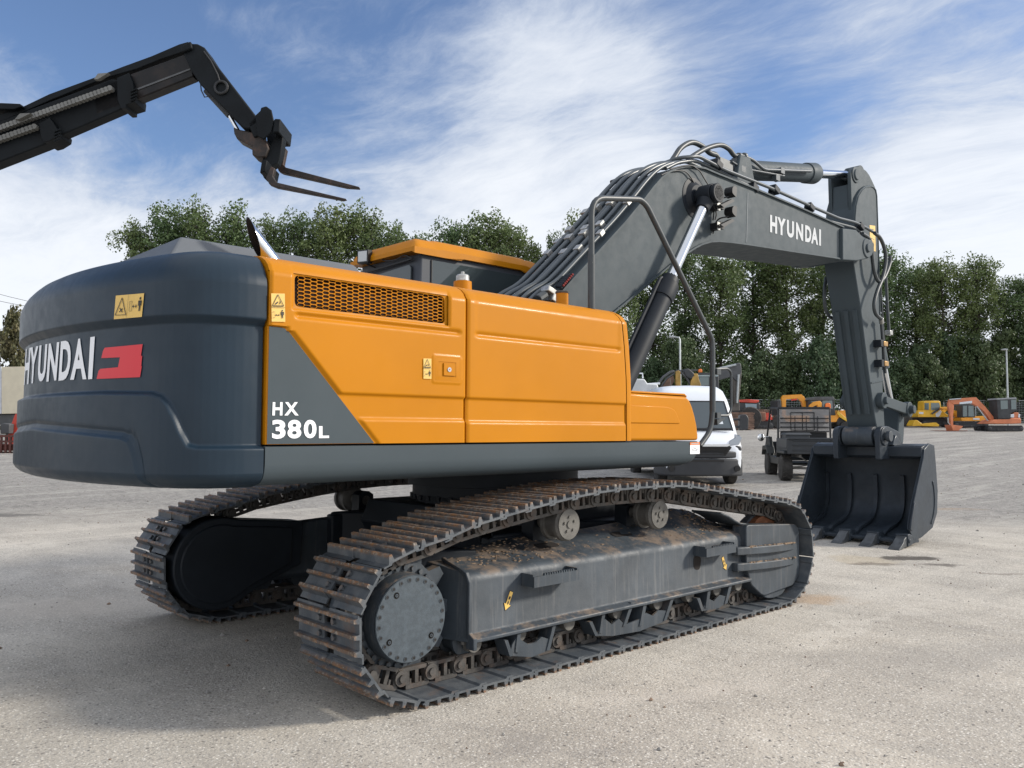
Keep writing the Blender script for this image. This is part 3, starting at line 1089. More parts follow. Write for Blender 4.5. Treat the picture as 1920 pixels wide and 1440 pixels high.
        for k in range(90):
            x = rng.uniform(2.62, 3.38)
            z0_ = rng.choice((0.505, 0.365))
            r = rng.uniform(0.006, 0.016)
            mu.sphere((x, -1.61 - rng.uniform(0, 0.02), z0_ + 0.10 - 0.045 * (x - 2.45)), r, 5, 3, (1.6, 1, 0.7))
        tag(low(mu, 'dried_mud', Mt['mud'], frame), kind='stuff')

# ---- car body between the tracks
cb = MB()
cb.prism([(0.42, 0.56), (1.86, 0.56), (1.98, 0.80), (1.90, 0.99), (0.38, 0.99), (0.30, 0.80)], 'y', -0.80, 0.80)
for sx_, x0, x1 in ((1, 1.2, 2.25), (-1, 1.08, 0.02)):
    for sy in (-1, 1):
        q = [(x0, 0), (x1 - 0.15 * sx_, sy * 1.09), (x1 - 0.62 * sx_, sy * 1.09), (x0 - 0.4 * sx_, sy * 0.55)]
        cb.prism(q, 'z', 0.54, 0.86)
        cb.prism([(x1 - 0.12 * sx_, sy * 1.0), (x1 - 0.66 * sx_, sy * 1.0), (x1 - 0.66 * sx_, sy * 1.10), (x1 - 0.12 * sx_, sy * 1.10)], 'z', 0.50, 0.84)
low(cb, 'center_frame', Mt['slate_dark'], bevel=0.015)
tt = MB()
tt.lathe([(0, 0.66), (0.06, 0.66), (0.065, 0.70), (0.15, 0.70), (0.155, 0.74), (0.325, 0.74)], (1.14, 0, 0.99), (0, 0, 1), 64)
for k in range(36):
    a = 2 * PI * k / 36
    tt.cyl((1.14 + 0.705 * math.cos(a), 0.705 * math.sin(a), 1.02), (1.14 + 0.705 * math.cos(a), 0.705 * math.sin(a), 1.06), 0.018, n=6)
low(tt, 'slewing_ring', Mt['slate_dark'])
# ---------------------------------------------------------------- counterweight
def cw_outline():
    R_ = 3.605
    arc = [(1.37 - math.sqrt(R_ * R_ - y * y), y) for y in [-1.49 + 2.98 * i / 60 for i in range(61)]]
    r = 0.29
    acc, i = 0, 1
    while True:
        L = math.dist(arc[i], arc[i - 1])
        if acc + L >= r:
            t = (r - acc) / L
            p2 = [arc[i - 1][k] * (1 - t) + arc[i][k] * t for k in (0, 1)]
            break
        acc += L
        i += 1
    p1 = (arc[0][0] + r, -1.49)
    half = [(-1.567, -1.49), p1]
    for k in range(1, 12):
        t = k / 12
        half.append(tuple(p1[j] * (1 - t) ** 2 + arc[0][j] * 2 * t * (1 - t) + p2[j] * t * t for j in (0, 1)))
    half.append(tuple(p2))
    full = half + arc[i:61 - i] + [(a, -b) for a, b in reversed(half)]
    d = [0]
    for a, b in zip(full, full[1:]):
        d.append(d[-1] + math.dist(a, b))
    return full, d


CWO, CWD = cw_outline()
CWL = CWD[-1]


def cw_at(s):
    for i in range(1, len(CWD)):
        if s <= CWD[i] or i == len(CWD) - 1:
            t = (s - CWD[i - 1]) / (CWD[i] - CWD[i - 1])
            a, b = CWO[i - 1], CWO[i]
            return (a[0] * (1 - t) + b[0] * t, a[1] * (1 - t) + b[1] * t)


def cw_n(s):
    a, b = cw_at(max(0, s - 0.02)), cw_at(min(CWL, s + 0.02))
    dx, dy = b[0] - a[0], b[1] - a[1]
    L = math.hypot(dx, dy)
    return (-dy / L, dx / L)


rows = [(z * 0.952 - 0.009, i_) for z, i_ in [(1.318, 0.33), (1.320, 0.20), (1.325, 0.125), (1.336, 0.075), (1.353, 0.038), (1.376, 0.013)]] + [(z, 0.0) for z in sorted([1.325 + 0.955 * i / 160 for i in range(161) if not 2.063 < 1.325 + 0.955 * i / 160 < 2.116] + [2.066, 2.071, 2.077, 2.090, 2.102, 2.107, 2.112])] + [(2.31, 0.006), (2.34, 0.018), (2.37, 0.035), (2.402, 0.062), (2.424, 0.085), (2.442, 0.115), (2.454, 0.155), (2.462, 0.21), (2.470, 0.33)]


def cw_l1(m_):
    return interp(m_, [0.0, 0.33, 0.37, 0.41, 0.45, 0.49, 0.53, 0.60, 1.0], [1.458, 1.459, 1.468, 1.530, 1.612, 1.675, 1.708, 1.724, 1.735])


def cw_l2(m_):
    return interp(m_, [0.0, 0.61, 0.650, 0.690, 0.73, 0.79, 1.2, 1.8], [1.12, 1.20, 1.32, 1.430, 1.487, 1.504, 1.525, 1.548])


def cw_disp(s, z):
    m_ = min(s, CWL - s)
    g1 = (cw_l1(m_ + 0.02) - cw_l1(m_ - 0.02)) / 0.04
    g2 = (cw_l2(m_ + 0.015) - cw_l2(m_ - 0.015)) / 0.03
    e1 = (z - cw_l1(m_)) / math.sqrt(1 + g1 * g1)
    e2 = (z - cw_l2(m_)) / math.sqrt(1 + g2 * g2)
    d = 0.004
    d -= 0.036 * (1 - min(1, max(0, (z - 2.072) / 0.036)))
    d += 0.034 * (1 - sst(e1, -0.010, 0.013))
    d += 0.014 * (1 - sst(e2, -0.008, 0.010))
    d -= 0.008 * math.exp(-((e2 - 0.030) / 0.012) ** 2)
    return d


NS_ = 520
cw = MB()


def cwf(i, j):
    s = CWL * i / NS_
    z, ins = rows[j]
    p, n = cw_at(s), cw_n(s)
    if n[0] * (p[0] + 0.3) + n[1] * p[1] < 0:
        n = (-n[0], -n[1])
    k = cw_disp(s, z) - ins
    return (p[0] + n[0] * k, p[1] + n[1] * k, z)


cw.grid(cwf, NS_, len(rows) - 1)
nr = len(rows)
cw.f.append(tuple(range(NS_, -1, -1)))
cw.f.append(tuple((nr - 1) * (NS_ + 1) + i for i in range(NS_ + 1)))
cw.f.append(tuple(j * (NS_ + 1) for j in range(nr)) + tuple(j * (NS_ + 1) + NS_ for j in reversed(range(nr))))
cw.m += [0] * 3
cwo = up(cw, 'counterweight', Mt['slate'], smooth=50)
# lettering laid on the curved shell
bvh = BVHTree.FromPolygons([Vector(v) for v in cw.v], [f for f in cw.f])


def on_cw(px_, py_, lift=0.004):
    o, d = ray(px_, py_)
    loc, nn, _i, _d = bvh.ray_cast(o, d.normalized())
    if loc is None:
        return None
    if nn.dot(d) > 0:
        nn = -nn
    return loc + nn * lift


def decal(mb, q, vs, fs, proj, mi=0):
    P_ = [proj(*bil(q, u, v)) for u, v in vs]
    fs = [f for f in fs if all(P_[i] is not None for i in f)]
    P_ = [p if p is not None else Vector((0, 0, 0)) for p in P_]
    used = sorted({i for f in fs for i in f})
    mp = {k: i for i, k in enumerate(used)}
    mb.mi = mi
    mb.add([P_[k] for k in used], [tuple(mp[i] for i in f) for f in fs])


def subdiv(vs, fs, n=2):
    """cut glyph faces finer so they can follow a curved surface"""
    bm = bmesh.new()
    bv = [bm.verts.new((a, b, 0)) for a, b in vs]
    for f in fs:
        try:
            bm.faces.new([bv[i] for i in f])
        except ValueError:
            pass
    bmesh.ops.triangulate(bm, faces=bm.faces)
    for cut in range(1, 8):
        g = bm.verts[:] + bm.edges[:] + bm.faces[:]
        bmesh.ops.bisect_plane(bm, geom=g, plane_co=(cut / 8, 0, 0), plane_no=(1, 0, 0))
    bm.verts.index_update()
    v2 = [(v.co.x, v.co.y) for v in bm.verts]
    f2 = [tuple(v.index for v in f.verts) for f in bm.faces]
    bm.free()
    return v2, f2


zc_ = lambda a, b: (a / 4.8, 420 + b / 4.8)
lt = MB()
for ch, q in (('H', [(236, 1128), (283, 1112), (262, 1440), (215, 1452)]), ('Y', [(280, 1113), (352, 1098), (326, 1430), (266, 1438)]),
              ('U', [(362, 1095), (433, 1080), (412, 1410), (342, 1426)]), ('N', [(446, 1078), (541, 1062), (513, 1407), (424, 1420)]),
              ('D', [(555, 1058), (652, 1042), (632, 1398), (533, 1412)]), ('A', [(668, 1040), (772, 1025), (784, 1397), (638, 1403)]),
              ('I', [(820, 1019), (860, 1013), (836, 1395), (799, 1398)])):
    vs, fs = glyphs(ch, 0.035)
    vs, fs = subdiv(vs, fs)
    decal(lt, [zc_(*p) for p in q], vs, fs, on_cw)
up(lt, 'lettering', Mt['white'], cwo, smooth=0)
em = MB()
for poly in ([(940, 1115), (1290, 1082), (1286, 1187), (1086, 1200), (918, 1208)], [(1086, 1200), (1286, 1187), (1283, 1280), (1068, 1290)], [(1068, 1290), (1283, 1280), (1280, 1378), (876, 1395), (897, 1305)]):
    # fan of thin columns so the emblem bends round the corner
    xs_ = sorted(p[0] for p in poly)
    x0, x1 = xs_[0], xs_[-1]
    N = 24
    cols = []
    for k in range(N + 1):
        x = x0 + (x1 - x0) * k / N
        ys = []
        for a, b in zip(poly, poly[1:] + poly[:1]):
            if (a[0] - x) * (b[0] - x) <= 0 and a[0] != b[0]:
                ys.append(a[1] + (b[1] - a[1]) * (x - a[0]) / (b[0] - a[0]))
        cols.append((x, min(ys), max(ys)))
    for a, b in zip(cols, cols[1:]):
        em.add([on_cw(*zc_(a[0], a[1])), on_cw(*zc_(b[0], b[1])), on_cw(*zc_(b[0], b[2])), on_cw(*zc_(a[0], a[2]))], [(0, 1, 2, 3)])
# the mirrored half of the emblem at the far end of the word
for q in ([(197, 1238), (214, 1228), (210, 1296), (194, 1302)], [(190, 1392), (206, 1384), (203, 1436), (187, 1440)]):
    ps_ = [on_cw(*zc_(*p)) for p in q]
    if all(p is not None for p in ps_):
        em.add(ps_, [(0, 1, 2, 3)])
up(em, 'emblem', Mt['red'], cwo, smooth=0)


def warn_sign(parent, q, proj, wide=True, base='sticker', name='warning_sticker'):
    mb = MB()
    vs, fs = quadgrid(8, 3)
    decal(mb, q, vs, fs, proj, 0)
    pr2 = lambda u, v: proj(u, v, 0.0075)

    def L(a, b, w_):
        decal(mb, q, *line_uv(a, b, w_), pr2, 1)
    def poly(pts):
        decal(mb, q, pts, [tuple(range(len(pts)))], pr2, 1)
    asp = 1.0
    if wide:
        tri = [(0.05, 0.16), (0.43, 0.14), (0.25, 0.88)]
        for a, b in zip(tri, tri[1:] + tri[:1]):
            L(a, b, 0.022)
        L((0.46, 0.02), (0.47, 0.98), 0.006)
        L((0.19, 0.28), (0.30, 0.42), 0.03)
        L((0.30, 0.26), (0.20, 0.45), 0.03)
        X0, Y0, SXX, SYY = 0.5, 0.0, 0.5, 1.0
    else:
        tri = [(0.08, 0.56), (0.92, 0.56), (0.5, 0.96)]
        for a, b in zip(tri, tri[1:] + tri[:1]):
            L(a, b, 0.035)
        L((0.3, 0.62), (0.5, 0.70), 0.05)
        L((0.62, 0.62), (0.68, 0.74), 0.05)
        L((0.0, 0.5), (1.0, 0.5), 0.012)
        X0, Y0, SXX, SYY = 0.0, 0.0, 1.0, 0.5
    T_ = lambda p: (X0 + p[0] * SXX, Y0 + p[1] * SYY)
    for a, b in (((0.08, 0.28), (0.24, 0.28)), ((0.24, 0.28), (0.24, 0.70)), ((0.24, 0.70), (0.08, 0.70)), ((0.08, 0.70), (0.08, 0.28))):
        L(T_(a), T_(b), 0.010)
    L(T_((0.33, 0.47)), T_((0.55, 0.47)), 0.018)
    poly([T_(p) for p in ((0.28, 0.47), (0.37, 0.55), (0.37, 0.39))])
    poly([T_(p) for p in ((0.60, 0.47), (0.51, 0.55), (0.51, 0.39))])
    poly([T_((0.80 + 0.055 * math.cos(k * PI / 4), 0.79 + 0.065 * math.sin(k * PI / 4))) for k in range(8)])
    poly([T_(p) for p in ((0.68, 0.70), (0.92, 0.70), (0.92, 0.48), (0.87, 0.48), (0.87, 0.64), (0.73, 0.64), (0.73, 0.48), (0.68, 0.48))])
    poly([T_(p) for p in ((0.74, 0.66), (0.86, 0.66), (0.85, 0.25), (0.81, 0.25), (0.80, 0.45), (0.79, 0.25), (0.75, 0.25))])
    return up(mb, name, [Mt[base], Mt['ink']], parent, smooth=0)


warn_sign(cwo, [(218.5, 554.5), (271.5, 550), (267.2, 594), (214.8, 598.5)], on_cw)

# ---------------------------------------------------------------- frame, skirts, body core
core = MB()
core.bb(-1.95, 2.02, -1.36, 1.36, 1.335, 1.50)
core.bb(-1.95, -0.05, -1.38, 1.38, 1.50, 2.56)
core.bb(-0.05, 1.10, -1.38, -0.78, 1.50, 2.50)
core.prism([(0.9, 1.50), (1.9, 1.50), (1.45, 2.28), (1.30, 2.28)], 'y', -0.62, -0.56)
core.prism([(0.9, 1.50), (1.9, 1.50), (1.45, 2.28), (1.30, 2.28)], 'y', 0.10, 0.16)
up(core, 'upper_frame', Mt['slate_dark'], dx=0.24)
sec = [(-1.490, 1.543), (-1.490, 1.45), (-1.485, 1.412), (-1.470, 1.378), (-1.444, 1.352), (-1.40, 1.336), (-1.34, 1.329), (-1.18, 1.327), (-1.18, 1.545), (-1.47, 1.5465)]
for sy in (1, -1):
    sk = MB()
    xs = [-1.790, -1.0, 0.0, 1.0, 1.90, 1.98, 2.03, 2.058, 2.070]
    lift = [0, 0, 0, 0, 0, 0.012, 0.035, 0.07, 0.11]
    vs, fs = [], []
    for x, lf in zip(xs, lift):
        for y, z in sec:
            f_ = (1.545 - z) / 0.27
            vs.append((x, sy * (y + (0.02 if lf > 0.06 else 0.004 if lf > 0.03 else 0) * (1 if y < -1.4 else 0)), z + lf * f_))
    m_ = len(sec)
    for i in range(len(xs) - 1):
        for k in range(m_):
            fs.append((i * m_ + k, i * m_ + (k + 1) % m_, (i + 1) * m_ + (k + 1) % m_, (i + 1) * m_ + k))
    fs += [tuple(range(m_)), tuple((len(xs) - 1) * m_ + k for k in reversed(range(m_)))]
    sk.add(vs, fs)
    sko = up(sk, 'side_skirt', Mt['slate2'], dx=0.232, smooth=50)
    if sy == 1:
        pj = lambda u, v, l=0.003: S(u, v, -1.490 - l)
        lb = MB()
        q = [(1294, 829.5), (1312, 829.0), (1312, 851), (1294, 851.5)]
        decal(lb, q, *quadgrid(1, 1), pj, 0)
        p2 = lambda u, v: S(u, v, -1.4945)
        decal(lb, q, [(0, .78), (1, .78), (1, 1), (0, 1)], [(0, 1, 2, 3)], p2, 1)
        p3 = lambda u, v: S(u, v, -1.4955)
        for a, b, w_ in (((.12, .89), (.9, .89), .08), ((.2, .35), (.5, .5), .05), ((.5, .5), (.8, .35), .05), ((.25, .3), (.75, .3), .04), ((.3, .58), (.7, .62), .04)):
            decal(lb, q, *line_uv(a, b, w_), p3, 2)
        up(lb, 'warning_label', [Mt['white'], mat('label_orange', (0.75, 0.20, 0.03), 0.4, 0, 0), mat('label_grey', (0.35, 0.36, 0.38), 0.5, 0, 0)], sko, smooth=0)

# ---------------------------------------------------------------- orange side panels
SH = [(2.46, 0.0), (2.495, 0.008), (2.525, 0.024), (2.552, 0.052), (2.574, 0.092), (2.589, 0.145), (2.598, 0.21), (2.603, 0.30), (2.606, 0.45)]
pz = sorted(set([round(1.556 + 0.904 * i / 130, 4) for i in range(131)] + [2.31, 2.487]))
PR = [(z, 0.0) for z in pz] + SH[1:]
DG0, DG1 = (-1.672, 2.17), (-1.128, 1.556)          # edge of the dark model panel


def dg_x(z):
    if z > 2.17:
        return -1.79 + 0.0 if z > 2.19 else -1.70
    return DG0[0] + (DG0[1] - z) / (DG0[1] - DG1[1]) * (DG1[0] - DG0[0])


def disp_rear(x, z):
    d = 0.0
    e = x - dg_x(z)
    right = sst(e, 0.0, 0.03) if z < 2.19 else 1.0
    d += 0.016 * right * sst(z, 1.832, 1.850) * (1 - sst(z, 2.252, 2.262) * 0)
    d += 0.013 * right * (1 - sst(z, 1.685, 1.712))
    if -1.655 < x < -0.51:
        ex = min(1, (x + 1.655) / 0.03, (-0.51 - x) / 0.03)
        d -= 0.015 * ex * math.exp(-((z - 2.262) / 0.014) ** 2)
    # raised frame round the grille
    gx = max(-1.655 - x, x + 0.615, 0)
    gz_ = max(2.300 - z, z - 2.497, 0)
    g = math.hypot(gx, gz_)
    if g < 0.03:
        d -= 0.010 * (1 - sst(g, 0.0, 0.016))
    # latch recess surround
    lx, lz = max(-0.725 - x, x + 0.535, 0), max(1.950 - z, z - 2.090, 0)
    if math.hypot(lx, lz) < 0.02:
        d += 0.004
    d -= 0.0
    # soft roll into the seams
    for e_ in (x + 1.790, -0.476 - x):
        d -= 0.010 * (1 - sst(e_, 0, 0.014))
    return d


def disp_mid(x, z):
    d = 0.016 * sst(z, 1.832, 1.850) + 0.013 * (1 - sst(z, 1.675, 1.702))
    if -0.41 < x < 1.03:
        ex = min(1, (x + 0.41) / 0.03, (1.03 - x) / 0.03)
        d -= 0.014 * ex * math.exp(-((z - 2.262) / 0.014) ** 2)
        d -= 0.006 * ex * sst(z, 2.262, 2.27)
    xr = mid_right(z)
    for e_ in (x + 0.464, xr - x):
        d -= 0.010 * (1 - sst(e_, 0, 0.014))
    return d


def mid_right(z):
    return interp(z, [1.55, 1.94, 2.05, 2.3, 2.46, 2.55, 2.61], [1.098, 1.098, 1.095, 1.074, 1.052, 1.032, 1.005])


def panel(name, x0, xr, dispf, n, hole=None, extra=()):
    mb = MB()
    base = sorted(set([i / n for i in range(n + 1)]))
    xsn = [x0 + (xr(2.3) - x0) * t for t in base]
    for hx in (hole[:2] if hole else ()):
        k = min(range(len(xsn)), key=lambda i_: abs(xsn[i_] - hx))
        base[k] = (hx - x0) / (xr(2.3) - x0)
    def fn(i, j):
        z, ins = PR[j]
        x = x0 + (xr(z) - x0) * base[i]
        return (x, -(1.490 + dispf(x, z) - ins) , z)
    def skip(i, j):
        if not hole:
            return False
        x = x0 + (xr(2.3) - x0) * (base[i] + base[i + 1]) / 2
        z = (PR[j][0] + PR[j + 1][0]) / 2
        return hole[0] < x < hole[1] and hole[2] < z < hole[3]
    mb.grid(fn, len(base) - 1, len(PR) - 1, skip)
    # folded edges at both ends and the foot
    for i, sgn in ((0, 1), (len(base) - 1, -1)):
        vs, fs = [], []
        for j in range(len(PR)):
            p = fn(i, j)
            vs += [p, (p[0] + sgn * 0.002, p[1] + 0.05, p[2] - (0.0 if j < len(PR) - 8 else 0.03))]
        for j in range(len(PR) - 1):
            fs.append((2 * j, 2 * j + 1, 2 * j + 3, 2 * j + 2))
        mb.add(vs, fs)
    a, b = fn(0, 0), fn(len(base) - 1, 0)
    mb.add([a, b, (b[0], b[1] + 0.06, b[2]), (a[0], a[1] + 0.06, a[2])], [(0, 1, 2, 3)])
    return up(mb, name, Mt['orange'], dx=0.235, smooth=60)


HOLE = (-1.655, -0.615, 2.300, 2.497)
rear = panel('rear_side_door', -1.790, lambda z: -0.476, disp_rear, 200, HOLE)
midp = panel('side_door', -0.464, mid_right, disp_mid, 120)

# grille of stretched hexagons
gr = MB()
px_, pz_, c_, d_ = 0.0750, 0.0215, 0.0235, 0.0140
yg = -1.478
x0g, x1g, z0g, z1g = -1.648, -0.622, 2.307, 2.490
for odd in (0, 1):
    for i in range(-1, 16):
        for j in range(-1, 10):
            cx = x0g + (i + 0.5 * odd) * px_ + 0.01
            cz = z0g + (j + 0.5 * odd) * pz_ + 0.008
            if not (x0g + 0.018 < cx < x1g - 0.018 and z0g + 0.008 < cz < z1g - 0.007):
                continue
            O_ = [(c_, 0), (d_, pz_ / 2), (-d_, pz_ / 2), (-c_, 0), (-d_, -pz_ / 2), (d_, -pz_ / 2)]
            I_ = [(a * 0.89, b * 0.76) for a, b in O_]
            vs = [(cx + a, yg, cz + b) for a, b in O_] + [(cx + a, yg - 0.001, cz + b) for a, b in I_] + [(cx + a * 0.98, yg + 0.006, cz + b * 0.98) for a, b in I_]
            fs = [(k, (k + 1) % 6, 6 + (k + 1) % 6, 6 + k) for k in range(6)] + [(6 + k, 6 + (k + 1) % 6, 12 + (k + 1) % 6, 12 + k) for k in range(6)]
            gr.add(vs, fs)
gro = up(gr, 'grille', Mt['orange'], rear, dx=0.235, smooth=0)
fr_ = MB()
outer = [(-1.661, 2.294), (-0.609, 2.294), (-0.609, 2.503), (-1.661, 2.503)]
inner = fillet_closed([(x0g + 0.010, z0g + 0.006), (x1g - 0.006, z0g + 0.006), (x1g - 0.012, z1g - 0.003), (x0g + 0.006, z1g - 0.003)], 0.03, 5)
no = len(inner)
outp = []
for (x, z) in inner:
    outp.append((max(-1.661, min(-0.609, x + (0.016 if x > -1.1 else -0.016) * (1 if abs(x + 1.13) > 0.45 else 0))), max(2.294, min(2.503, z + (0.012 if z > 2.4 else -0.012)))))
outp = [(-1.661 if x < -1.6 else (-0.609 if x > -0.66 else x), z) for x, z in outp]
vs = [(x, yg - 0.0025, z) for x, z in inner] + [(x, yg - 0.006, z) for x, z in outp] + [(x, yg + 0.01, z) for x, z in inner]
fs = [(k, (k + 1) % no, no + (k + 1) % no, no + k) for k in range(no)] + [(k, (k + 1) % no, 2 * no + (k + 1) % no, 2 * no + k) for k in range(no)]
fr_.add(vs, fs)
up(fr_, 'grille_frame', Mt['orange'], rear, dx=0.235, smooth=30)
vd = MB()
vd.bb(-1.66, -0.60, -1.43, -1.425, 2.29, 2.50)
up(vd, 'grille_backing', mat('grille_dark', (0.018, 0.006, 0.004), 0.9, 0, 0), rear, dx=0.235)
# latch
la = MB()
la.add([(-0.725, -1.5105, 1.950), (-0.535, -1.5105, 1.950), (-0.535, -1.5105, 2.090), (-0.725, -1.5105, 2.090), (-0.700, -1.5125, 1.972), (-0.565, -1.5125, 1.972), (-0.565, -1.5125, 2.066), (-0.700, -1.5125, 2.066)],
       [(0, 1, 5, 4), (1, 2, 6, 5), (2, 3, 7, 6), (3, 0, 4, 7)])
la.bb(-0.662, -0.572, -1.518, -1.507, 1.980, 2.058)
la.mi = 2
la.add([(-0.700, -1.5095, 1.972), (-0.565, -1.5095, 1.972), (-0.565, -1.5095, 2.066), (-0.700, -1.5095, 2.066)], [(0, 1, 2, 3)])  # recess floor, its shade painted in with the darker orange
la.mi = 1
la.cyl((-0.622, -1.516, 2.018), (-0.622, -1.522, 2.018), 0.0145, n=16)
la.mi = 2
la.cyl((-0.622, -1.5215, 2.018), (-0.622, -1.523, 2.018), 0.005, n=8)
up(la, 'latch', [Mt['orange'], Mt['chrome'], Mt['orange_shade']], rear, dx=0.235, smooth=30)
pj = lambda u, v, l=0.004: S(u, v, -1.507 - l)
warn_sign(rear, [(794, 672), (809, 672.5), (809, 710.5), (794, 710)], pj, False)
warn_sign(rear, [(508.5, 550), (534, 550.5), (535, 603.5), (509.5, 603)], pj, False)
# dark model panel with HX 380L
mp_ = MB()
ring = [(-1.786, 1.5585), (-1.138, 1.5585), (-1.676, 2.168), (-1.700, 2.184), (-1.725, 2.188), (-1.786, 2.188)]
mp_.add([(x, -1.4935, z) for x, z in ring], [tuple(range(6))])
mpo = up(mp_, 'model_panel', Mt['slate2'], rear, dx=0.235, smooth=0)
tx = MB()
pj2 = lambda u, v: S(u, v, -1.4965)
for s_, q in (('H', [(511.5, 754), (530, 754), (529.5, 779), (510.5, 779)]), ('X', [(534, 754), (559, 754), (560, 779), (533, 779)]),
              ('3', [(510, 787), (535.5, 787), (535.5, 822.5), (510, 823)]), ('8', [(539, 787), (565, 787), (565, 822), (539, 822.5)]),
              ('0', [(569.5, 787), (593.5, 787), (593.5, 821.7), (569.5, 822)]), ('L', [(598, 799), (617, 799), (617, 821.3), (598, 821.6)])):
    vs, fs = glyphs(s_, 0.035)
    decal(tx, q, vs, fs, pj2)
up(tx, 'lettering', Mt['white'], mpo, smooth=0)

# front post of the hood, front step box
fp = MB()
n = len(PR)
vs, fs = [], []
for j, (z, ins) in enumerate(PR):
    xr = mid_right(z) + 0.010
    dd = [(0.0, 0.004), (0.03, 0.0), (0.055, 0.008), (0.075, 0.028), (0.085, 0.06), (0.086, 0.4)]
    for a, b in dd:
        vs.append((xr + a * (1 if z < 2.55 else 0.8), -(1.502 - b - ins * (1 if b < 0.3 else 0.3)), z if b < 0.3 else z))
m_ = 6
for j in range(n - 1):
    for k in range(m_ - 1):
        fs.append((j * m_ + k, j * m_ + k + 1, (j + 1) * m_ + k + 1, (j + 1) * m_ + k))
fp.add(vs, fs)
up(fp, 'hood_front', Mt['orange'], dx=0.232, smooth=50)
tp = MB()
tp.add([(-1.79, -1.05, 2.6055), (1.08, -1.05, 2.6055), (1.08, -0.75, 2.60), (-1.79, -0.75, 2.60)], [(0, 1, 2, 3)])
tp.bb(-0.05, 1.09, -1.06, -0.76, 2.45, 2.5995)
up(tp, 'hood_top', Mt['orange'], dx=0.235, smooth=0)
bx = MB()
prof = [(1.112, 1.553), (2.066, 1.553), (2.064, 1.60), (2.050, 1.68), (2.020, 1.77), (1.985, 1.845), (1.945, 1.900), (1.895, 1.928), (1.112, 1.934)]
bx.prism(prof, 'y', -1.488, -0.80)
bxo = up(bx, 'step_box', Mt['orange'], dx=0.226, bevel=0.022, seg=3)
b2 = MB()
em_ = fillet([(1.13, 0, 1.838), (1.62, 0, 1.835), (1.73, 0, 1.815), (1.80, 0, 1.705), (1.79, 0, 1.695), (1.13, 0, 1.695)], 0.05, 4)
b2.prism([(p.x, p.z) for p in em_], 'y', -1.4950, -1.480)
up(b2, 'embossed_panel', Mt['orange'], bxo, dx=0.226, bevel=0.006, seg=2)
b3 = MB()
b3.prism([(1.13, 1.937), (1.90, 1.937), (1.93, 1.920), (1.93, 1.935), (1.90, 1.953), (1.13, 1.953)], 'y', -1.47, -0.80)
up(b3, 'lid', Mt['orange'], bxo, dx=0.226, bevel=0.004)
# left hand panels (far side)
lp = MB()
lp.prism([(-1.79, 1.556), (0.30, 1.556), (0.30, 2.50), (-1.79, 2.50)], 'y', 1.40, 1.49)
up(lp, 'side_panel', Mt['orange'], dx=0.235, bevel=0.03)
# engine hood cover
hc = MB()
bt = [(-2.18, -1.02), (-0.92, -1.02), (-0.80, -0.80), (-0.80, 0.90), (-2.18, 0.90)]
tpz = [(-2.09, -0.93), (-0.99, -0.93), (-0.95, -0.78), (-0.95, 0.80), (-2.09, 0.80)]
vs = [(x, y, 2.595) for x, y in bt] + [(x, y, 2.732) for x, y in tpz]
hc.add(vs, [tuple(range(5)), (9, 8, 7, 6, 5)] + [(k, (k + 1) % 5, 5 + (k + 1) % 5, 5 + k) for k in range(5)])
hc.bb(-1.80, -0.2, -0.75, 1.42, 2.56, 2.592)
up(hc, 'engine_hood', mat('hood_grey', (0.115, 0.125, 0.138), 0.5, 0, 0.08, 2, spec=0.25), dx=0.30, bevel=0.04, seg=4)
# exhaust, cut off on the slant
ex_ = MB()
ax0, ax1 = Vector((-1.575, -1.10, 2.590)), Vector((-1.80, -1.10, 2.839))
axd = (ax1 - ax0).normalized()
qd = axd.to_track_quat('Z', 'Y')
c0, c1_ = Vector((-1.768, 0, 2.875)), Vector((-1.690, 0, 2.655))
pn = Vector((c0.z - c1_.z, 0, -(c0.x - c1_.x))).normalized()
vs = []
N = 28
for lay in range(4):
    rr = 0.046 if lay < 2 else 0.043
    for k in range(N):
        a = 2 * PI * k / N
        o = qd @ Vector((rr * math.cos(a), rr * math.sin(a), 0))
        b_ = ax0 + o
        if lay in (1, 2):
            t = (Vector((c0.x, 0, c0.z)) - Vector((b_.x, 0, b_.z))).dot(pn) / axd.dot(pn)
            vs.append(b_ + axd * max(0.0, t))
        else:
            vs.append(b_)
fs = [(l * N + k, l * N + (k + 1) % N, (l + 1) * N + (k + 1) % N, (l + 1) * N + k) for l in range(3) for k in range(N)]
ex_.add(vs[:2 * N], fs[:N])
ex_.mi = 1
ex_.add(vs[2 * N:], [fs_ for fs_ in [(k, (k + 1) % N, N + (k + 1) % N, N + k) for k in range(N)]])
ex_.mi = 0
exo = up(ex_, 'exhaust_pipe', [Mt['chrome'], Mt['void']], dx=0.272, smooth=50)
# standpipes on the hood
sp_ = MB()
sp_.lathe([(0, 0.062), (0.085, 0.060), (0.088, 0.052)], (-0.28, -1.20, 2.585), (0, 0, 1), 28)
spo = up(sp_, 'filler_neck', Mt['orange'], dx=0.262)
s2 = MB()
s2.lathe([(0, 0.040), (0.002, 0.045), (0.036, 0.044), (0.046, 0.036), (0.047, 0.012), (0.066, 0.012), (0.070, 0.004)], (-0.28, -1.20, 2.674), (0, 0, 1), 24)
up(s2, 'cap', Mt['zinc'], spo, dx=0.262)
sp_ = MB()
sp_.lathe([(0, 0.046), (0.125, 0.046), (0.126, 0.040)], (0.69, -1.20, 2.585), (0, 0, 1), 24)
spo = up(sp_, 'filler_neck', Mt['orange'], dx=0.262)
s2 = MB()
s2.lathe([(0, 0.050), (0.012, 0.052), (0.018, 0.047), (0.022, 0.012)], (0.69, -1.20, 2.706), (0, 0, 1), 24)
up(s2, 'cap', Mt['link'], spo, dx=0.262)

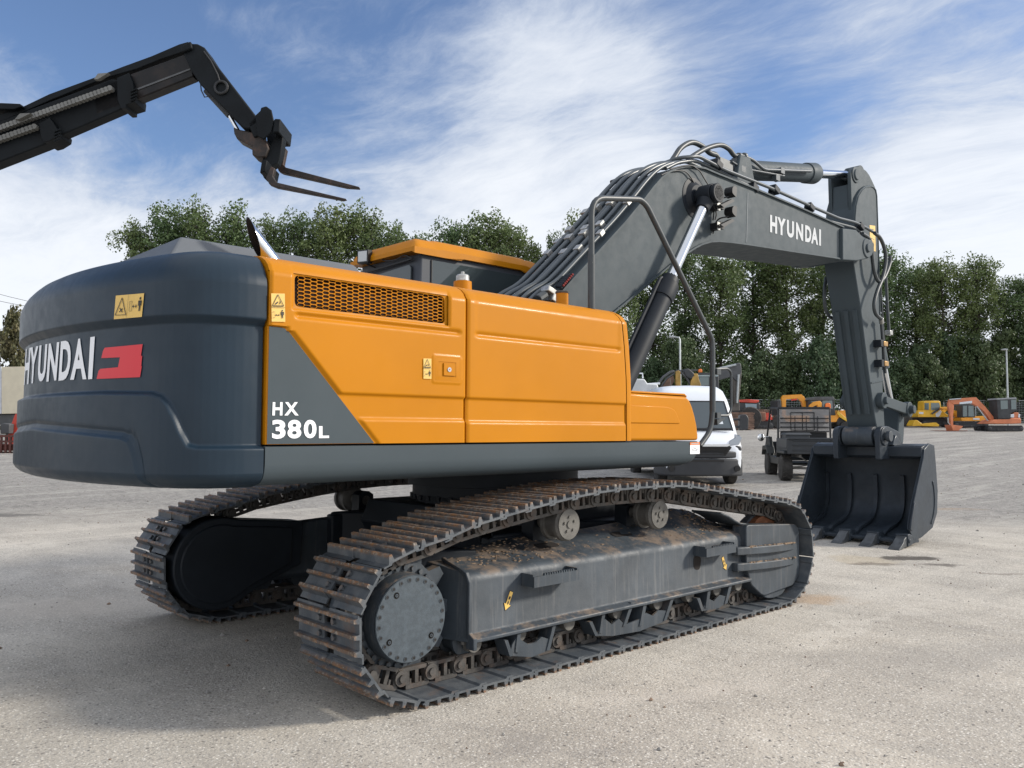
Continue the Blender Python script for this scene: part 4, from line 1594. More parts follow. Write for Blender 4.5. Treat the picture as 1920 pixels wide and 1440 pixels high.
# ---------------------------------------------------------------- cab
cab = MB()
cab.prism([(0.46, 1.50), (2.15, 1.50), (2.22, 2.1), (1.93, 3.315), (0.50, 3.315)], 'y', 0.50, 1.45)
cabo = up(cab, 'cab', mat('cab_grey', (0.055, 0.062, 0.075), 0.5, 0, 0.06, spec=0.3), dx=0.425, bevel=0.02)
gl = MB()
sw = fillet_closed([(0.62, 2.15), (2.08, 2.15), (2.08, 2.3), (1.88, 3.245), (0.62, 3.245)], 0.03)
gl.prism(sw, 'y', 0.492, 0.502)
up(gl, 'side_window', Mt['glass'], cabo, dx=0.425, smooth=0)
gl = MB()
gl.prism(fillet_closed([(0.575, 0.0 + 2.75), (0.575 + 0.72, 2.75), (0.575 + 0.72, 3.16), (0.575, 3.20)], 0.05), 'x', 0.455, 0.470)
gl.v = [(x + (z - 2.4) * 0.022 - 0.003, y + 0.03, z) for x, y, z in gl.v]
up(gl, 'rear_window', Mt['glass'], cabo, dx=0.425, smooth=0)
gt = MB()
gt.tube([(0.462, 0.58, 3.245), (0.462, 1.38, 3.215)], 0.012, 6)
gt.tube([(0.62, 0.495, 2.15), (0.62, 0.495, 3.245)], 0.008, 6)
up(gt, 'window_trim', Mt['black'], cabo, dx=0.425)
rf = MB()


def roof(i, j):
    nu, nv = 48, 24
    u, v = i / nu, j / nv
    x = 0.40 + 1.62 * u
    y = 0.46 + 1.03 * v
    e = min(u * 1.62, (1 - u) * 1.62, v * 1.03, (1 - v) * 1.03)
    z = 3.34 + 0.095 * sst(e, 0, 0.075) ** 0.6
    if v > 0.12 and u > 0.05:
        z += 0.014 * sst(math.sin(v * 21) * 0.5 + 0.5, 0.2, 0.8) * sst(u, 0.03, 0.10)
    if 0.15 < u < 0.9:
        z += 0.012 * sst(min(u - 0.15, 0.9 - u), 0, 0.05)
    return (x, y, z)


rf.grid(roof, 48, 24)
nb = []
for i in range(49):
    nb.append(roof(i, 0))
for j in range(1, 25):
    nb.append(roof(48, j))
for i in range(47, -1, -1):
    nb.append(roof(i, 24))
for j in range(23, 0, -1):
    nb.append(roof(0, j))
low_ = [(x, y, 3.300 - (0.022 if (y < 0.47 and (x < 0.95 or x > 1.72)) else 0.0)) for x, y, z in nb]
k_ = len(nb)
rf.add(nb + low_, [(a, (a + 1) % k_, k_ + (a + 1) % k_, k_ + a) for a in range(k_)] + [tuple(k_ + a for a in range(k_))])
up(rf, 'roof', Mt['orange'], cabo, dx=0.425, smooth=40)
wl = MB()
p = S(684, 482, 0.80, ax=0)
wl.T = Matrix.Translation(p) @ Matrix.Rotation(rad(200), 4, 'Z')
wl.box((0, 0, 0), (0.07, 0.125, 0.125))
wl.cyl((-0.03, 0, -0.06), (-0.16, 0.05, -0.09), 0.008, n=6)
wl.mi = 1
wl.box((0.037, 0, 0), (0.006, 0.10, 0.10))
up(wl, 'work_light', [Mt['black'], Mt['lens']], cabo, bevel=0.01)
cbw = MB()
cbw.tube(crom([S(695, 484, .84, ax=0), S(706, 478, .85, ax=0), S(720, 488, .86, ax=0), S(742, 487, .86, ax=0), S(758, 479, .86, ax=0), S(772, 484, .86, ax=0)], 6), 0.006, 6)
up(cbw, 'cable', Mt['black'], cabo)

# ---------------------------------------------------------------- handrail and mirror bracket
hr = MB()
YH = -1.385
pts = SL([(1109, 580), (1109, 371), (1200, 373.5), (1213, 386), (1335, 636), (1336, 660), (1336, 772), (1332, 808), (1312, 836)], YH)
hr.tube(fillet(pts, 0.14, 6), 0.0235, 12)
hr.cyl(S(1109, 580, YH), S(1109, 478, YH), 0.0275, n=14)
hr.cyl(S(1336, 772, YH), S(1336, 712, YH), 0.0265, n=14)
hro = up(hr, 'handrail', Mt['hose'], smooth=60)
hm = MB()
pts = SL([(1338, 700), (1342, 692), (1364, 691), (1371, 698), (1371, 768), (1366, 779), (1342, 779)], YH)
hm.tube(fillet(pts, 0.05, 5), 0.0115, 8)
for c in ((1342, 697), (1342, 779)):
    hm.box(S(*c, YH), (0.06, 0.07, 0.05))
hm.prism(SX([(1341, 786), (1357, 784), (1342, 797)], YH), 'y', YH - 0.02, YH + 0.02)
up(hm, 'mirror_bracket', Mt['hose'], hro, smooth=40)
# ---------------------------------------------------------------- boom
YB0, YB1 = -0.53, 0.09
TE = [(1040, 562), (1058, 541), (1113, 481), (1169, 420), (1207, 374), (1222, 354), (1239, 335), (1252, 325), (1265, 319), (1281, 315), (1299, 314.5), (1319, 318), (1345, 329), (1400, 350.5), (1490, 388), (1579, 427.5)]
LE = [(1579, 487.5), (1569, 483.5), (1480, 470), (1400, 457.5), (1370, 453.5), (1347, 451.5), (1330, 452), (1314, 456.5), (1301, 463), (1287, 472), (1270, 484), (1255, 495), (1200, 541), (1147, 585)]
te, le = SX(TE, YB0), SX(LE, YB0)
foot = [(1.92, 2.18), (1.80, 1.94), (1.64, 1.88), (1.50, 1.98), (1.48, 2.14)]
bo = MB()
bo.prism(te + le + foot, 'y', YB0, YB1)
boom = up(bo, 'boom', Mt['slate2'])
fl = MB()
tef = [foot[-1]] + te
fl.strip(tef, 0.018, YB0 - 0.028, YB1 + 0.028)
fl.strip([foot[0]] + list(reversed(le)), -0.018, YB0 - 0.028, YB1 + 0.028)
up(fl, 'flange', Mt['slate2'], boom, smooth=30)
wd = MB()
a, b = S(1401.5, 362, YB0), S(1399, 455, YB0)
wd.tube([a, b], 0.007, 6)
a, b = S(1571, 430, YB0), S(1571, 483, YB0)
wd.tube([a, b], 0.006, 6)
up(wd, 'weld_seam', mat('weld_grey', (0.15, 0.165, 0.175), 0.4, 0.1, 0.1), boom)
# nose
ns = MB()
nose = SX([(1577, 428.5), (1602, 431.5), (1611, 441), (1620, 448), (1630, 450), (1635.5, 457), (1636, 468), (1632, 479), (1624, 485), (1603, 489.5), (1577, 488)], -0.56)
ns.prism(nose, 'y', -0.585, -0.455)
ns.prism(nose, 'y', 0.015, 0.145)
pc = S(1625, 465.5, -0.585)
for (ya, yb_) in ((-0.60, -0.45), (0.01, 0.16)):
    ns.cyl((pc.x, ya, pc.z), (pc.x, yb_, pc.z), 0.135, n=32)
ns.cyl((pc.x, -0.625, pc.z), (pc.x, 0.18, pc.z), 0.060, n=24)
xn = te[-1][0]
up(ns, 'boom_nose', Mt['slate2'], boom, bevel=0.012)
lt = MB()
q4 = [(1444, 402.5), (1539.2, 430.5), (1539.2, 461), (1444, 435)]
w_ = [('H', 0, .138), ('Y', .143, .305), ('U', .330, .470), ('N', .510, .650), ('D', .690, .810), ('A', .808, .945), ('I', .966, 1.0)]
for ch, a, b in w_:
    vs, fs = glyphs(ch, 0.045)
    q = [bil(q4, a, 1), bil(q4, b, 1), bil(q4, b, 0), bil(q4, a, 0)]
    decal(lt, q, vs, fs, lambda u, v: S(u, v, YB0 - 0.004))
up(lt, 'lettering', Mt['white2'], boom, smooth=0)
# pivot boss with collars and head of the lifting cylinder
pv = S(1302, 372, YB0)
bs = MB()
bs.lathe([(0, 0.215), (0.006, 0.215), (0.010, 0.20), (0.012, 0.17), (0.03, 0.15), (0.05, 0.13)], (pv.x, YB0, pv.z), (0, -1, 0), 40)
bs.lathe([(0, 0.215), (0.006, 0.215), (0.010, 0.20), (0.012, 0.17), (0.03, 0.15), (0.05, 0.13)], (pv.x, YB1, pv.z), (0, 1, 0), 40)
bs.cyl((pv.x, YB0 - 0.295, pv.z), (pv.x, YB1 + 0.295, pv.z), 0.075, n=28)
up(bs, 'pivot_boss', Mt['slate_dark'], boom)
for side in (-1, 1):
    Yc = (YB0 - 0.165) if side < 0 else (YB1 + 0.165)
    cyh = MB()
    top_ = Vector((pv.x, Yc, pv.z))
    lo_ = S(1197, 655, YB0 - 0.165)
    d_ = Vector((lo_.x - pv.x, 0, lo_.z - pv.z)).normalized()
    cyh.lathe([(-0.075, 0.100), (-0.070, 0.107), (0.070, 0.107), (0.075, 0.100)], top_, (0, 1, 0), 32)
    cyh.cyl(top_ + d_ * 0.10, top_ + d_ * 0.20, 0.085, 0.068, n=24)
    yy = side * -1
    cyh.lathe([(0, 0.092), (0.012, 0.099), (0.045, 0.099), (0.052, 0.093), (0.052, 0.0001)], (pv.x, Yc + side * 0.078, pv.z), (0, side, 0), 32)
    cyh.lathe([(0.0525, 0.058), (0.0535, 0.058), (0.0535, 0.053), (0.0525, 0.053)], (pv.x, Yc + side * 0.078, pv.z), (0, side, 0), 28)
    cyo = up(cyh, 'boom_cylinder', Mt['slate_dark'], bevel=0.0)
    rd = MB()
    cpt = S(1254, 519, YB0 - 0.165)
    tt_ = (Vector((cpt.x, 0, cpt.z)) - Vector((pv.x, 0, pv.z))).dot(d_)
    rd.cyl(top_ + d_ * 0.19, top_ + d_ * (tt_ + 0.05), 0.054, n=28)
    up(rd, 'piston_rod', Mt['chrome'], cyo)
    br = MB()
    br.lathe([(tt_, 0.060), (tt_ + 0.002, 0.088), (tt_ + 0.07, 0.094), (tt_ + 0.075, 0.112), (tt_ + 0.21, 0.116), (tt_ + 0.26, 0.108), (tt_ + 0.262, 0.098), (tt_ + 1.75, 0.098)], top_, tuple(d_), 32)
    for k in range(14):
        a = 2 * PI * k / 14
        qq = d_.to_track_quat('Z', 'Y')
        o = qq @ Vector((0.078 * math.cos(a), 0.078 * math.sin(a), 0))
        br.cyl(top_ + d_ * (tt_ - 0.008) + o, top_ + d_ * (tt_ + 0.01) + o, 0.008, n=6)
    p0 = top_ + d_ * (tt_ + 0.09) + Vector((-0.13, 0, 0.03))
    br.tube(fillet([top_ + d_ * (tt_ + 0.03) + Vector((-0.06, 0, 0.0)), p0 + d_ * -0.05, p0 + d_ * 0.2, p0 + d_ * 1.4], 0.06), 0.019, 8)
    up(br, 'barrel', Mt['slate_dark'], cyo)
# work lights on the boom side
for (lx, ly) in ((1371, 361), (1371, 398)):
    wl = MB()
    yl = YB0 - 0.17
    c = S(lx, ly, yl)
    wl.prism(fillet_closed([(c.x - 0.060, c.z - 0.025), (c.x + 0.020, c.z - 0.060), (c.x + 0.040, c.z + 0.055), (c.x - 0.02, c.z + 0.060), (c.x - 0.055, c.z + 0.03)], 0.02), 'y', yl - 0.05, yl + 0.05)
    cb_ = S(lx - 13, ly + 25, YB0 - 0.09)
    wl.prism(SX([(lx - 24, ly + 24), (lx - 2, ly + 13), (lx + 2, ly + 17), (lx - 18, ly + 29)], yl), 'y', yl - 0.03, yl + 0.03)
    bk = S(lx - 24, ly + 26, YB0 - 0.08)
    wl.bb(bk.x - 0.035, bk.x + 0.035, YB0 - 0.13, YB0, bk.z - 0.035, bk.z + 0.035)
    wl.tube(crom([S(lx - 5, ly + 8, yl), S(lx - 22, ly + 12, YB0 - .1), S(lx - 30, ly + 22, YB0 - .03), S(lx - 34, ly + 40 if ly > 380 else ly + 52, YB0 - .02)], 6), 0.008, 6)
    wl.mi = 1
    wl.box((c.x + 0.036, yl, c.z + 0.0), (0.006, 0.08, 0.09))
    wl.mi = 2
    sq = S(lx - 24, ly + 26, YB0 - 0.13)
    wl.bb(sq.x - 0.025, sq.x + 0.03, YB0 - 0.135, YB0 - 0.1305, sq.z - 0.040, sq.z + 0.042)
    wl.mi = 3
    wl.cyl((sq.x, YB0 - 0.135, sq.z), (sq.x, YB0 - 0.137, sq.z), 0.014, n=10)
    up(wl, 'work_light', [Mt['black'], Mt['lens'], Mt['zinc'], Mt['ink']], boom, bevel=0.0)
# thin grease lines curling over the side
gl_ = MB()
gl_.tube(crom(SL([(1240, 328), (1255, 322), (1277, 319.5), (1288, 324), (1298, 337), (1306, 352), (1313, 357)], YB0 - 0.02), 6), 0.007, 6)
gl_.tube(crom(SL([(1256, 317), (1280, 311), (1297, 310.5), (1306, 316), (1313, 322), (1322, 337), (1331, 351)], YB0 - 0.035), 6), 0.007, 6)
gl_.tube(crom(SL([(1338, 386), (1343, 400), (1341, 412)], YB0 - 0.10), 6), 0.007, 6)
up(gl_, 'grease_line', Mt['black'], boom)

# ---- steel tubes up the back of the boom
tev = [Vector((a, 0, b)) for a, b in te]


def top_line(i0, i1, off):
    seg = offset(te, off)
    return seg[i0:i1]


tub_y = [-0.475, -0.385, -0.29, -0.20, -0.10, -0.01, 0.06]
radii = [0.020, 0.024, 0.026, 0.027, 0.027, 0.024, 0.022]
for k, (ty, tr) in enumerate(zip(tub_y, radii)):
    ln = offset(te, 0.075 + 0.014 * (k % 3))
    body = [Vector((a, ty, b)) for a, b in ln[1:11]]
    # lower ends bend away to the machine
    st_ = body[0]
    below = [Vector((st_.x - 0.55, ty + (0.10 if k > 3 else 0.02), st_.z - 0.42)), Vector((st_.x - 0.20, ty + 0.02, st_.z - 0.10))]
    end = [Vector((body[-1].x + 0.25, ty, body[-1].z - 0.01))] if k in (0,) else []
    tb = MB()
    tb.tube(fillet(below + body + end, 0.12, 4), tr, 10)
    tbo = up(tb, 'hydraulic_tube', Mt['pipe'], boom, smooth=60)
    for f_ in ((0.27, 0.62) if k % 2 else (0.34, 0.80)):
        L_ = len(body) - 4
        pos = 0.2 + f_ * 2.2
        a_, b_ = body[1], body[4]
        c = a_.lerp(b_, f_ - 0.25 if k % 2 else f_ - 0.1)
        dr = (b_ - a_).normalized()
        Rm = Matrix.Rotation(-math.atan2(dr.z, dr.x), 3, 'Y')
        cl = MB()
        cl.box(c, (0.075, tr * 2.9, tr * 2.5), Rm)
        up(cl, 'clamp', Mt['zinc'], tbo, bevel=0.006)
# cross tube near the crest and two tubes running forward to the nose
ln = offset(te, 0.10)
crx = MB()
P0, P1 = Vector((ln[9][0] - 0.02, 0.05, ln[9][1] - 0.03)), Vector((ln[10][0], -0.50, ln[10][1] + 0.01))
crx.tube(fillet([Vector((ln[6][0], 0.05, ln[6][1])), P0, Vector((ln[9][0] + 0.05, -0.47, ln[9][1] + 0.03))] + SL([(1296, 294), (1310, 293), (1358, 318), (1444, 352), (1518, 385.5), (1572, 409), (1604, 417), (1626, 428), (1640, 437)], -0.53), 0.10, 5), 0.020, 10)
ct = up(crx, 'hydraulic_tube', Mt['pipe'], boom, smooth=60)
c2_ = MB()
c2_.tube(fillet(SL([(1248, 316), (1270, 305), (1303, 300.5), (1345, 320), (1406, 350), (1463.5, 377), (1546.5, 412.5), (1601, 427), (1617, 438)], -0.49), 0.08, 5), 0.020, 10)
up(c2_, 'hydraulic_tube', Mt['pipe'], boom, smooth=60)
for (bx_, by_) in ((1344, 309), (1452, 356), (1518, 389), (1412, 352), (1612, 425)):
    cb_ = MB()
    c = S(bx_, by_, -0.51)
    cb_.box(c, (0.12, 0.09, 0.075), Matrix.Rotation(rad(22), 3, 'Y'))
    cb_.bb(c.x - 0.03, c.x + 0.03, -0.50, -0.44, c.z - 0.16, c.z)
    up(cb_, 'tube_clamp', Mt['slate_dark'], boom, bevel=0.008)
for pts, r_, yy in (([(1252, 312), (1263, 297), (1277, 277), (1297, 267), (1316, 274), (1330, 286), (1340, 290)], 0.030, -0.28),
                    ([(1290, 300), (1300, 292), (1325, 278), (1350, 272), (1366, 279), (1376, 291), (1384, 293.5)], 0.028, -0.34)):
    ho = MB()
    ho.tube(crom(SL(pts, yy), 8), r_, 12)
    ho_ = up(ho, 'hydraulic_hose', Mt['hose'], boom, smooth=60)
fg = MB()
fg.tube(crom(SL([(1333, 287), (1341, 289), (1346, 295), (1346, 303)], -0.28), 5), 0.026, 10)
fg.bb(*(lambda c: (c.x - 0.12, c.x + 0.14, -0.36, -0.10, c.z - 0.14, c.z - 0.01))(S(1350, 300, -0.28)))
fg.tube(SL([(1380, 293), (1398, 294)], -0.34), 0.030, 10)
fg.cyl(S(1384, 293, -0.34), S(1387, 293, -0.34), 0.042, n=12)
fg.cyl(S(1394, 293, -0.34), S(1397, 293, -0.34), 0.042, n=12)
fg.bb(*(lambda c: (c.x - 0.02, c.x + 0.03, -0.36, -0.30, c.z - 0.16, c.z))(S(1379, 296, -0.34)))
up(fg, 'fitting', mat('fitting_steel', (0.085, 0.095, 0.10), 0.5, 0.0, 0.2, 20), boom, bevel=0.004)
# swivel block, bellows-like red fittings and valve at the foot of the boom
vb = MB()
c = S(1029, 546, -0.52)
vb.box(c, (0.11, 0.10, 0.05), Matrix.Rotation(rad(20), 3, 'Y'))
vb.box(c + Vector((0.03, 0, -0.05)), (0.05, 0.10, 0.08), Matrix.Rotation(rad(20), 3, 'Y'))
vb.mi = 1
vb.tube(SL([(1022, 552), (1008, 561)], -0.52), 0.04, 10)
up(vb, 'valve_block', [Mt['zinc'], Mt['hose']], boom, bevel=0.008)
sp2 = MB()
for k in range(7):
    c = S(1052 + 2.8 * k, 536 - 3.4 * k, -0.56)
    sp2.mi = 0
    sp2.cyl(c + Vector((0, 0.05, 0)), c + Vector((-0.01, -0.02, -0.01)), 0.016, n=8)
    sp2.mi = 1
    sp2.sphere(c + Vector((0, -0.03, 0)), 0.011, 8, 5)
up(sp2, 'grease_fittings', [Mt['slate_dark'], mat('dark_red_cap', (0.20, 0.02, 0.015), 0.4, 0, 0.1)], boom)

# ---- arm cylinder on top of the boom
YC = -0.22
ac = MB()
a0, a1 = S(1372, 318, YC), S(1602, 329, YC)
d_ = (a1 - a0).normalized()
tb_ = S(1518, 0 + 325.3, YC)
Lb = (tb_ - a0).dot(d_)
ac.lathe([(0, 0.09), (0.02, 0.120), (Lb - 0.12, 0.120), (Lb - 0.119, 0.135), (Lb + 0.10, 0.140), (Lb + 0.14, 0.125), (Lb + 0.145, 0.07)], a0, tuple(d_), 36)
ac.cyl(a0 - d_ * 0.0 + Vector((0, -0.10, 0)), a0 + Vector((0, 0.10, 0)), 0.10, n=24)
aco = up(ac, 'arm_cylinder', Mt['slate2'])
rd = MB()
rd.cyl(a0 + d_ * (Lb + 0.10), a1 - d_ * 0.12, 0.060, n=28)
up(rd, 'piston_rod', Mt['chrome'], aco)
ey = MB()
ey.cyl(a1 + Vector((0, -0.10, 0)), a1 + Vector((0, 0.10, 0)), 0.125, n=28)
ey.cyl(a1 - d_ * 0.24, a1 - d_ * 0.08, 0.085, 0.10, n=24)
up(ey, 'rod_eye', Mt['slate2'], aco)
pp = MB()
pp.tube(fillet(SL([(1398, 294), (1412, 300), (1432, 318), (1520, 321)], -0.38), 0.08, 5), 0.019, 10)
pp.tube(fillet(SL([(1372, 303), (1392, 316), (1470, 330)], -0.37), 0.08, 5), 0.014, 8)
for q in ((1391, 318), (1464, 321), (1455, 334)):
    pp.box(S(*q, -0.37), (0.09, 0.06, 0.07))
up(pp, 'feed_pipe', Mt['pipe'], aco, smooth=50)
bkx = MB()
bkx.prism([(a0.x - 0.25, a0.z - 0.42), (a0.x + 0.30, a0.z - 0.42), (a0.x + 0.12, a0.z + 0.12), (a0.x - 0.10, a0.z + 0.12)], 'y', -0.40, -0.34)
bkx.prism([(a0.x - 0.25, a0.z - 0.42), (a0.x + 0.30, a0.z - 0.42), (a0.x + 0.12, a0.z + 0.12), (a0.x - 0.10, a0.z + 0.12)], 'y', -0.10, -0.04)
up(bkx, 'cylinder_bracket', Mt['slate2'], boom, bevel=0.012)

# ---------------------------------------------------------------- arm
YA0, YA1 = -0.43, -0.01
arm_px = [(1600, 489), (1601.3, 450), (1601.7, 410), (1603.5, 385), (1608, 367), (1615, 355), (1623, 348.5), (1632, 346.5), (1639, 348.5), (1643.5, 355), (1645.5, 367), (1646.7, 403), (1649, 480), (1652, 600), (1656, 740), (1659, 798), (1653.5, 824), (1647, 831), (1642.5, 826), (1644.5, 804), (1640, 779), (1629, 700), (1613, 572)]
am = MB()
am.prism(SX(arm_px, YA0), 'y', YA0, YA1)
arm = up(am, 'arm', Mt['slate2'], bevel=0.012)
er = MB()
ear_px = [(1592, 338)] + [(1605.5 + 14 * math.cos(rad(a_)), 329 - 16.5 * math.sin(rad(a_))) for a_ in range(170, 50, -10)] + [(1621, 321), (1627, 329), (1632, 339), (1638, 352), (1635, 372), (1610, 420), (1600, 425), (1594, 405)]
for ya, yb_ in ((-0.385, -0.335), (-0.105, -0.055)):
    er.prism(SX(ear_px, -0.36), 'y', ya, yb_)
pe = S(1603.5, 328, -0.385)
er.lathe([(0, 0.115), (0.015, 0.115), (0.017, 0.075), (0.035, 0.075)], (pe.x, -0.385, pe.z), (0, -1, 0), 28)
er.prism(SX([(1594, 345), (1612, 345), (1625, 360), (1600, 410), (1594, 400)], -0.36), 'y', -0.33, -0.11)
up(er, 'ear_plate', Mt['slate2'], arm, bevel=0.008)
ed = MB()
inn = SX([(1601.5, 488), (1602.3, 450), (1602.9, 410), (1604.9, 386), (1609, 369), (1616, 357.5), (1624, 351.5), (1632, 349.5), (1637.5, 351.5), (1641.5, 357), (1643.5, 368), (1644.7, 403), (1647, 480), (1649.5, 600)], YA0)
ed.tube([Vector((a, YA0 - 0.004, b)) for a, b in inn], 0.009, 6)
a = S(1633, 718, YA0); b = S(1655, 714, YA0)
ed.tube([a, b], 0.012, 6)
up(ed, 'weld_seam', Mt['slate2'], arm, smooth=50)
# rubbing strips on the rear face
rs_ = MB()
for f_ in (0.16, 0.45, 0.74):
    y_ = YA1 + (YA0 - YA1) * (f_ + 0.05)
    pa, pb = SX([(1614.2, 580)], YA0)[0], SX([(1639, 776)], YA0)[0]
    dx, dz = pb[0] - pa[0], pb[1] - pa[1]
    L_ = math.hypot(dx, dz)
    nx, nz_ = dz / L_, -dx / L_
    vs = []
    for (px1, pz1) in (pa, pb):
        vs += [(px1 + nx * 0.0, y_ - 0.035, pz1), (px1 + nx * 0.03, y_ - 0.028, pz1 + nz_ * 0.03), (px1 + nx * 0.03, y_ + 0.028, pz1 + nz_ * 0.03), (px1, y_ + 0.035, pz1)]
    rs_.add(vs, [(0, 1, 5, 4), (1, 2, 6, 5), (2, 3, 7, 6), (0, 3, 2, 1), (4, 5, 6, 7)])
up(rs_, 'wear_strip', Mt['slate2'], arm)
st_ = MB()
q = [(1630.5, 422), (1641, 423.5), (1642, 471.5), (1632, 470)]
decal(st_, q, *quadgrid(1, 1), lambda u, v: S(u, v, YA0 - 0.003), 0)
for a, b, w_ in (((.25, .85), (.75, .85), .02), ((.2, .7), (.5, .8), .02), ((.2, .5), (.8, .45), .015), ((.3, .35), (.45, .2), .02), ((.7, .4), (.7, .2), .03)):
    decal(st_, q, *line_uv(a, b, w_), lambda u, v: S(u, v, YA0 - 0.0045), 1)
up(st_, 'warning_sticker', [Mt['sticker'], Mt['ink']], arm, smooth=0)
# hoses looping from boom nose to arm, tubes and clamps down the arm
for pts, r_, yy in (([(1640, 437), (1650, 446), (1658, 465), (1661, 490), (1655, 520), (1645, 545), (1639, 570), (1642, 588), (1652, 598)], 0.026, -0.56),
                    ([(1617, 438), (1628, 446), (1634, 460), (1636, 485), (1640, 512), (1648, 528), (1658, 520), (1668, 495), (1669, 480)], 0.026, -0.54),
                    ([(1549, 520), (1546, 545), (1547, 575), (1554, 592), (1564, 599)], 0.024, 0.06)):
    h = MB()
    h.tube(crom(SL(pts, yy), 8), r_, 12)
    up(h, 'hydraulic_hose', Mt['hose'], arm, smooth=60)
h = MB()
h.tube(SL([(1652, 600), (1656, 650), (1660, 700)], -0.50), 0.021, 10)
h.tube(SL([(1661, 520), (1664, 580), (1667, 622)], -0.30), 0.022, 10)
h.tube(SL([(1650, 520), (1655, 600), (1658, 640)], -0.40), 0.014, 8)
up(h, 'hydraulic_tube', Mt['hose'], arm, smooth=60)
for cc in ((1655, 645), (1656.5, 682)):
    h = MB()
    c = S(*cc, -0.50)
    h.box(c, (0.13, 0.10, 0.07))
    h.mi = 1
    h.box(c + Vector((-0.10, 0.02, 0)), (0.10, 0.12, 0.10))
    up(h, 'clamp', [Mt['brass'], Mt['slate_dark']], arm, bevel=0.006)
h = MB()
h.box(S(1667, 624, -0.30), (0.10, 0.08, 0.07))
h.cyl(S(1652, 597, -0.52), S(1653, 606, -0.5), 0.034, n=10)
up(h, 'fitting', Mt['zinc'], arm, bevel=0.006)
# bucket cylinder
bc = MB()
b0, b1 = S(1632, 560, YC), S(1671, 764, YC)
d_ = (b1 - b0).normalized()
Lr = (S(1657, 690, YC) - b0).dot(d_)
bc.cyl(b0, b0 + d_ * Lr, 0.085, n=24)
bco = up(bc, 'bucket_cylinder', Mt['slate2'])
rd = MB()
rd.cyl(b0 + d_ * Lr, b1, 0.050, n=24)
up(rd, 'piston_rod', Mt['chrome'], bco)
# bucket linkage
pA, pB = S(1652, 751, -0.46), S(1700, 768, -0.46)
lk = MB()
for y0, y1 in ((-0.50, -0.44), (0.0, 0.06)):
    dv = Vector((pB.x - pA.x, 0, pB.z - pA.z)).normalized()
    nv = Vector((-dv.z, 0, dv.x)) * 0.075
    q = [(pA.x + nv.x, pA.z + nv.z), (pB.x + nv.x, pB.z + nv.z), (pB.x - nv.x, pB.z - nv.z), (pA.x - nv.x, pA.z - nv.z)]
    lk.prism(q, 'y', y0, y1)
    for p_ in (pA, pB):
        lk.cyl((p_.x, y0 - 0.015, p_.z), (p_.x, y1 + 0.015, p_.z), 0.115, n=24)
lk.cyl((pA.x, -0.56, pA.z), (pA.x, 0.12, pA.z), 0.055, n=16)
lk.cyl((pB.x, -0.58, pB.z), (pB.x, 0.14, pB.z), 0.062, n=16)
up(lk, 'link_arm', Mt['slate2'], bevel=0.008)
hl = MB()
pC = S(1684, 832, -0.36)
hl.prism([(pB.x - 0.10, pB.z + 0.03), (pB.x + 0.08, pB.z + 0.03), (pB.x + 0.05, pB.z - 0.35), (pC.x + 0.10, pC.z), (pC.x - 0.12, pC.z), (pB.x - 0.18, pB.z - 0.35)], 'y', -0.40, -0.04)
up(hl, 'bucket_link', Mt['slate2'], bevel=0.02)

# ---------------------------------------------------------------- bucket
YK0, YK1 = -1.03, 0.59
fe = SX([(1733, 843), (1731, 859), (1722, 900), (1713, 942), (1707, 975), (1705, 993)], YK0)
be = SX([(1742.7, 831.5), (1752, 835), (1755.4, 874.6), (1758.5, 919), (1757.5, 961), (1749, 989.5), (1728, 1008), (1714, 1015)], YK0)
print('bucket', [tuple(round(c, 2) for c in p) for p in fe], [tuple(round(c, 2) for c in p) for p in be])
side = fe[::-1] + be
sh = MB()
back = [(fe[0][0] + 0.02, fe[0][1] + 0.05)] + be[1:7] + [(be[-1][0] + 0.1, 0.055), (fe[-1][0] - 0.02, 0.075)]
back = [tuple(p) for p in [(v.x, v.z) for v in crom([Vector((a, 0, b)) for a, b in back], 5)]]
off = offset(back, 0.035)
chk = off[len(off) // 2][0] > back[len(back) // 2][0]
sh.strip(back, -0.035 if chk else 0.035, YK0 + 0.03, YK1 - 0.03)
shell = up(sh, 'bucket', Mt['bucket'], smooth=40)
for y0, y1 in ((YK0, YK0 + 0.03), (YK1 - 0.03, YK1)):
    sd = MB()
    sd.prism(side, 'y', y0, y1)
    # thick front edge bar and lower side cutter
    e0, e1 = Vector((fe[-1][0], 0, fe[-1][1])), Vector((fe[2][0], 0, fe[2][1]))
    sgn = -1 if y0 < 0 else 1
    yo = y0 if y0 < 0 else y1
    sd.strip([fe[5], fe[4], fe[3]], -0.06, yo - 0.018, yo + 0.018)
    sd.strip([fe[0], fe[1], fe[2], fe[3], fe[4], fe[5]], 0.012, y0 - 0.006, y1 + 0.006)
    arc_ = [(8.55 + 0.0 + 0.30 * math.cos(t), 0.62 + 0.40 * math.sin(t)) for t in [rad(-62 + 10 * k) for k in range(11)]]
    xm = (be[3][0] - 0.42)
    arc_ = [(a - 8.55 + xm, b) for a, b in arc_]
    sd.strip(arc_, 0.03, yo - 0.012 if sgn < 0 else yo, yo if sgn < 0 else yo + 0.012)
    up(sd, 'side_plate', Mt['bucket'], shell, bevel=0.006)
tbm = MB()
x0, z0_ = fe[0]
tbm.prism([(x0 - 0.02, z0_ - 0.10), (x0 + 0.10, z0_ - 0.14), (x0 + 0.20, z0_ + 0.0), (x0 + 0.15, z0_ + 0.07), (x0 - 0.02, z0_ + 0.035)], 'y', YK0 + 0.028, YK1 - 0.028)
tbm.prism([(x0 + 0.05, z0_ + 0.03), (be[1][0] - 0.02, be[1][1] - 0.10), (be[1][0] - 0.02, be[1][1] - 0.02), (x0 + 0.10, z0_ + 0.20), (x0 - 0.02, z0_ + 0.06)], 'y', -0.62, 0.18)
up(tbm, 'torsion_tube', Mt['bucket'], shell, bevel=0.012)
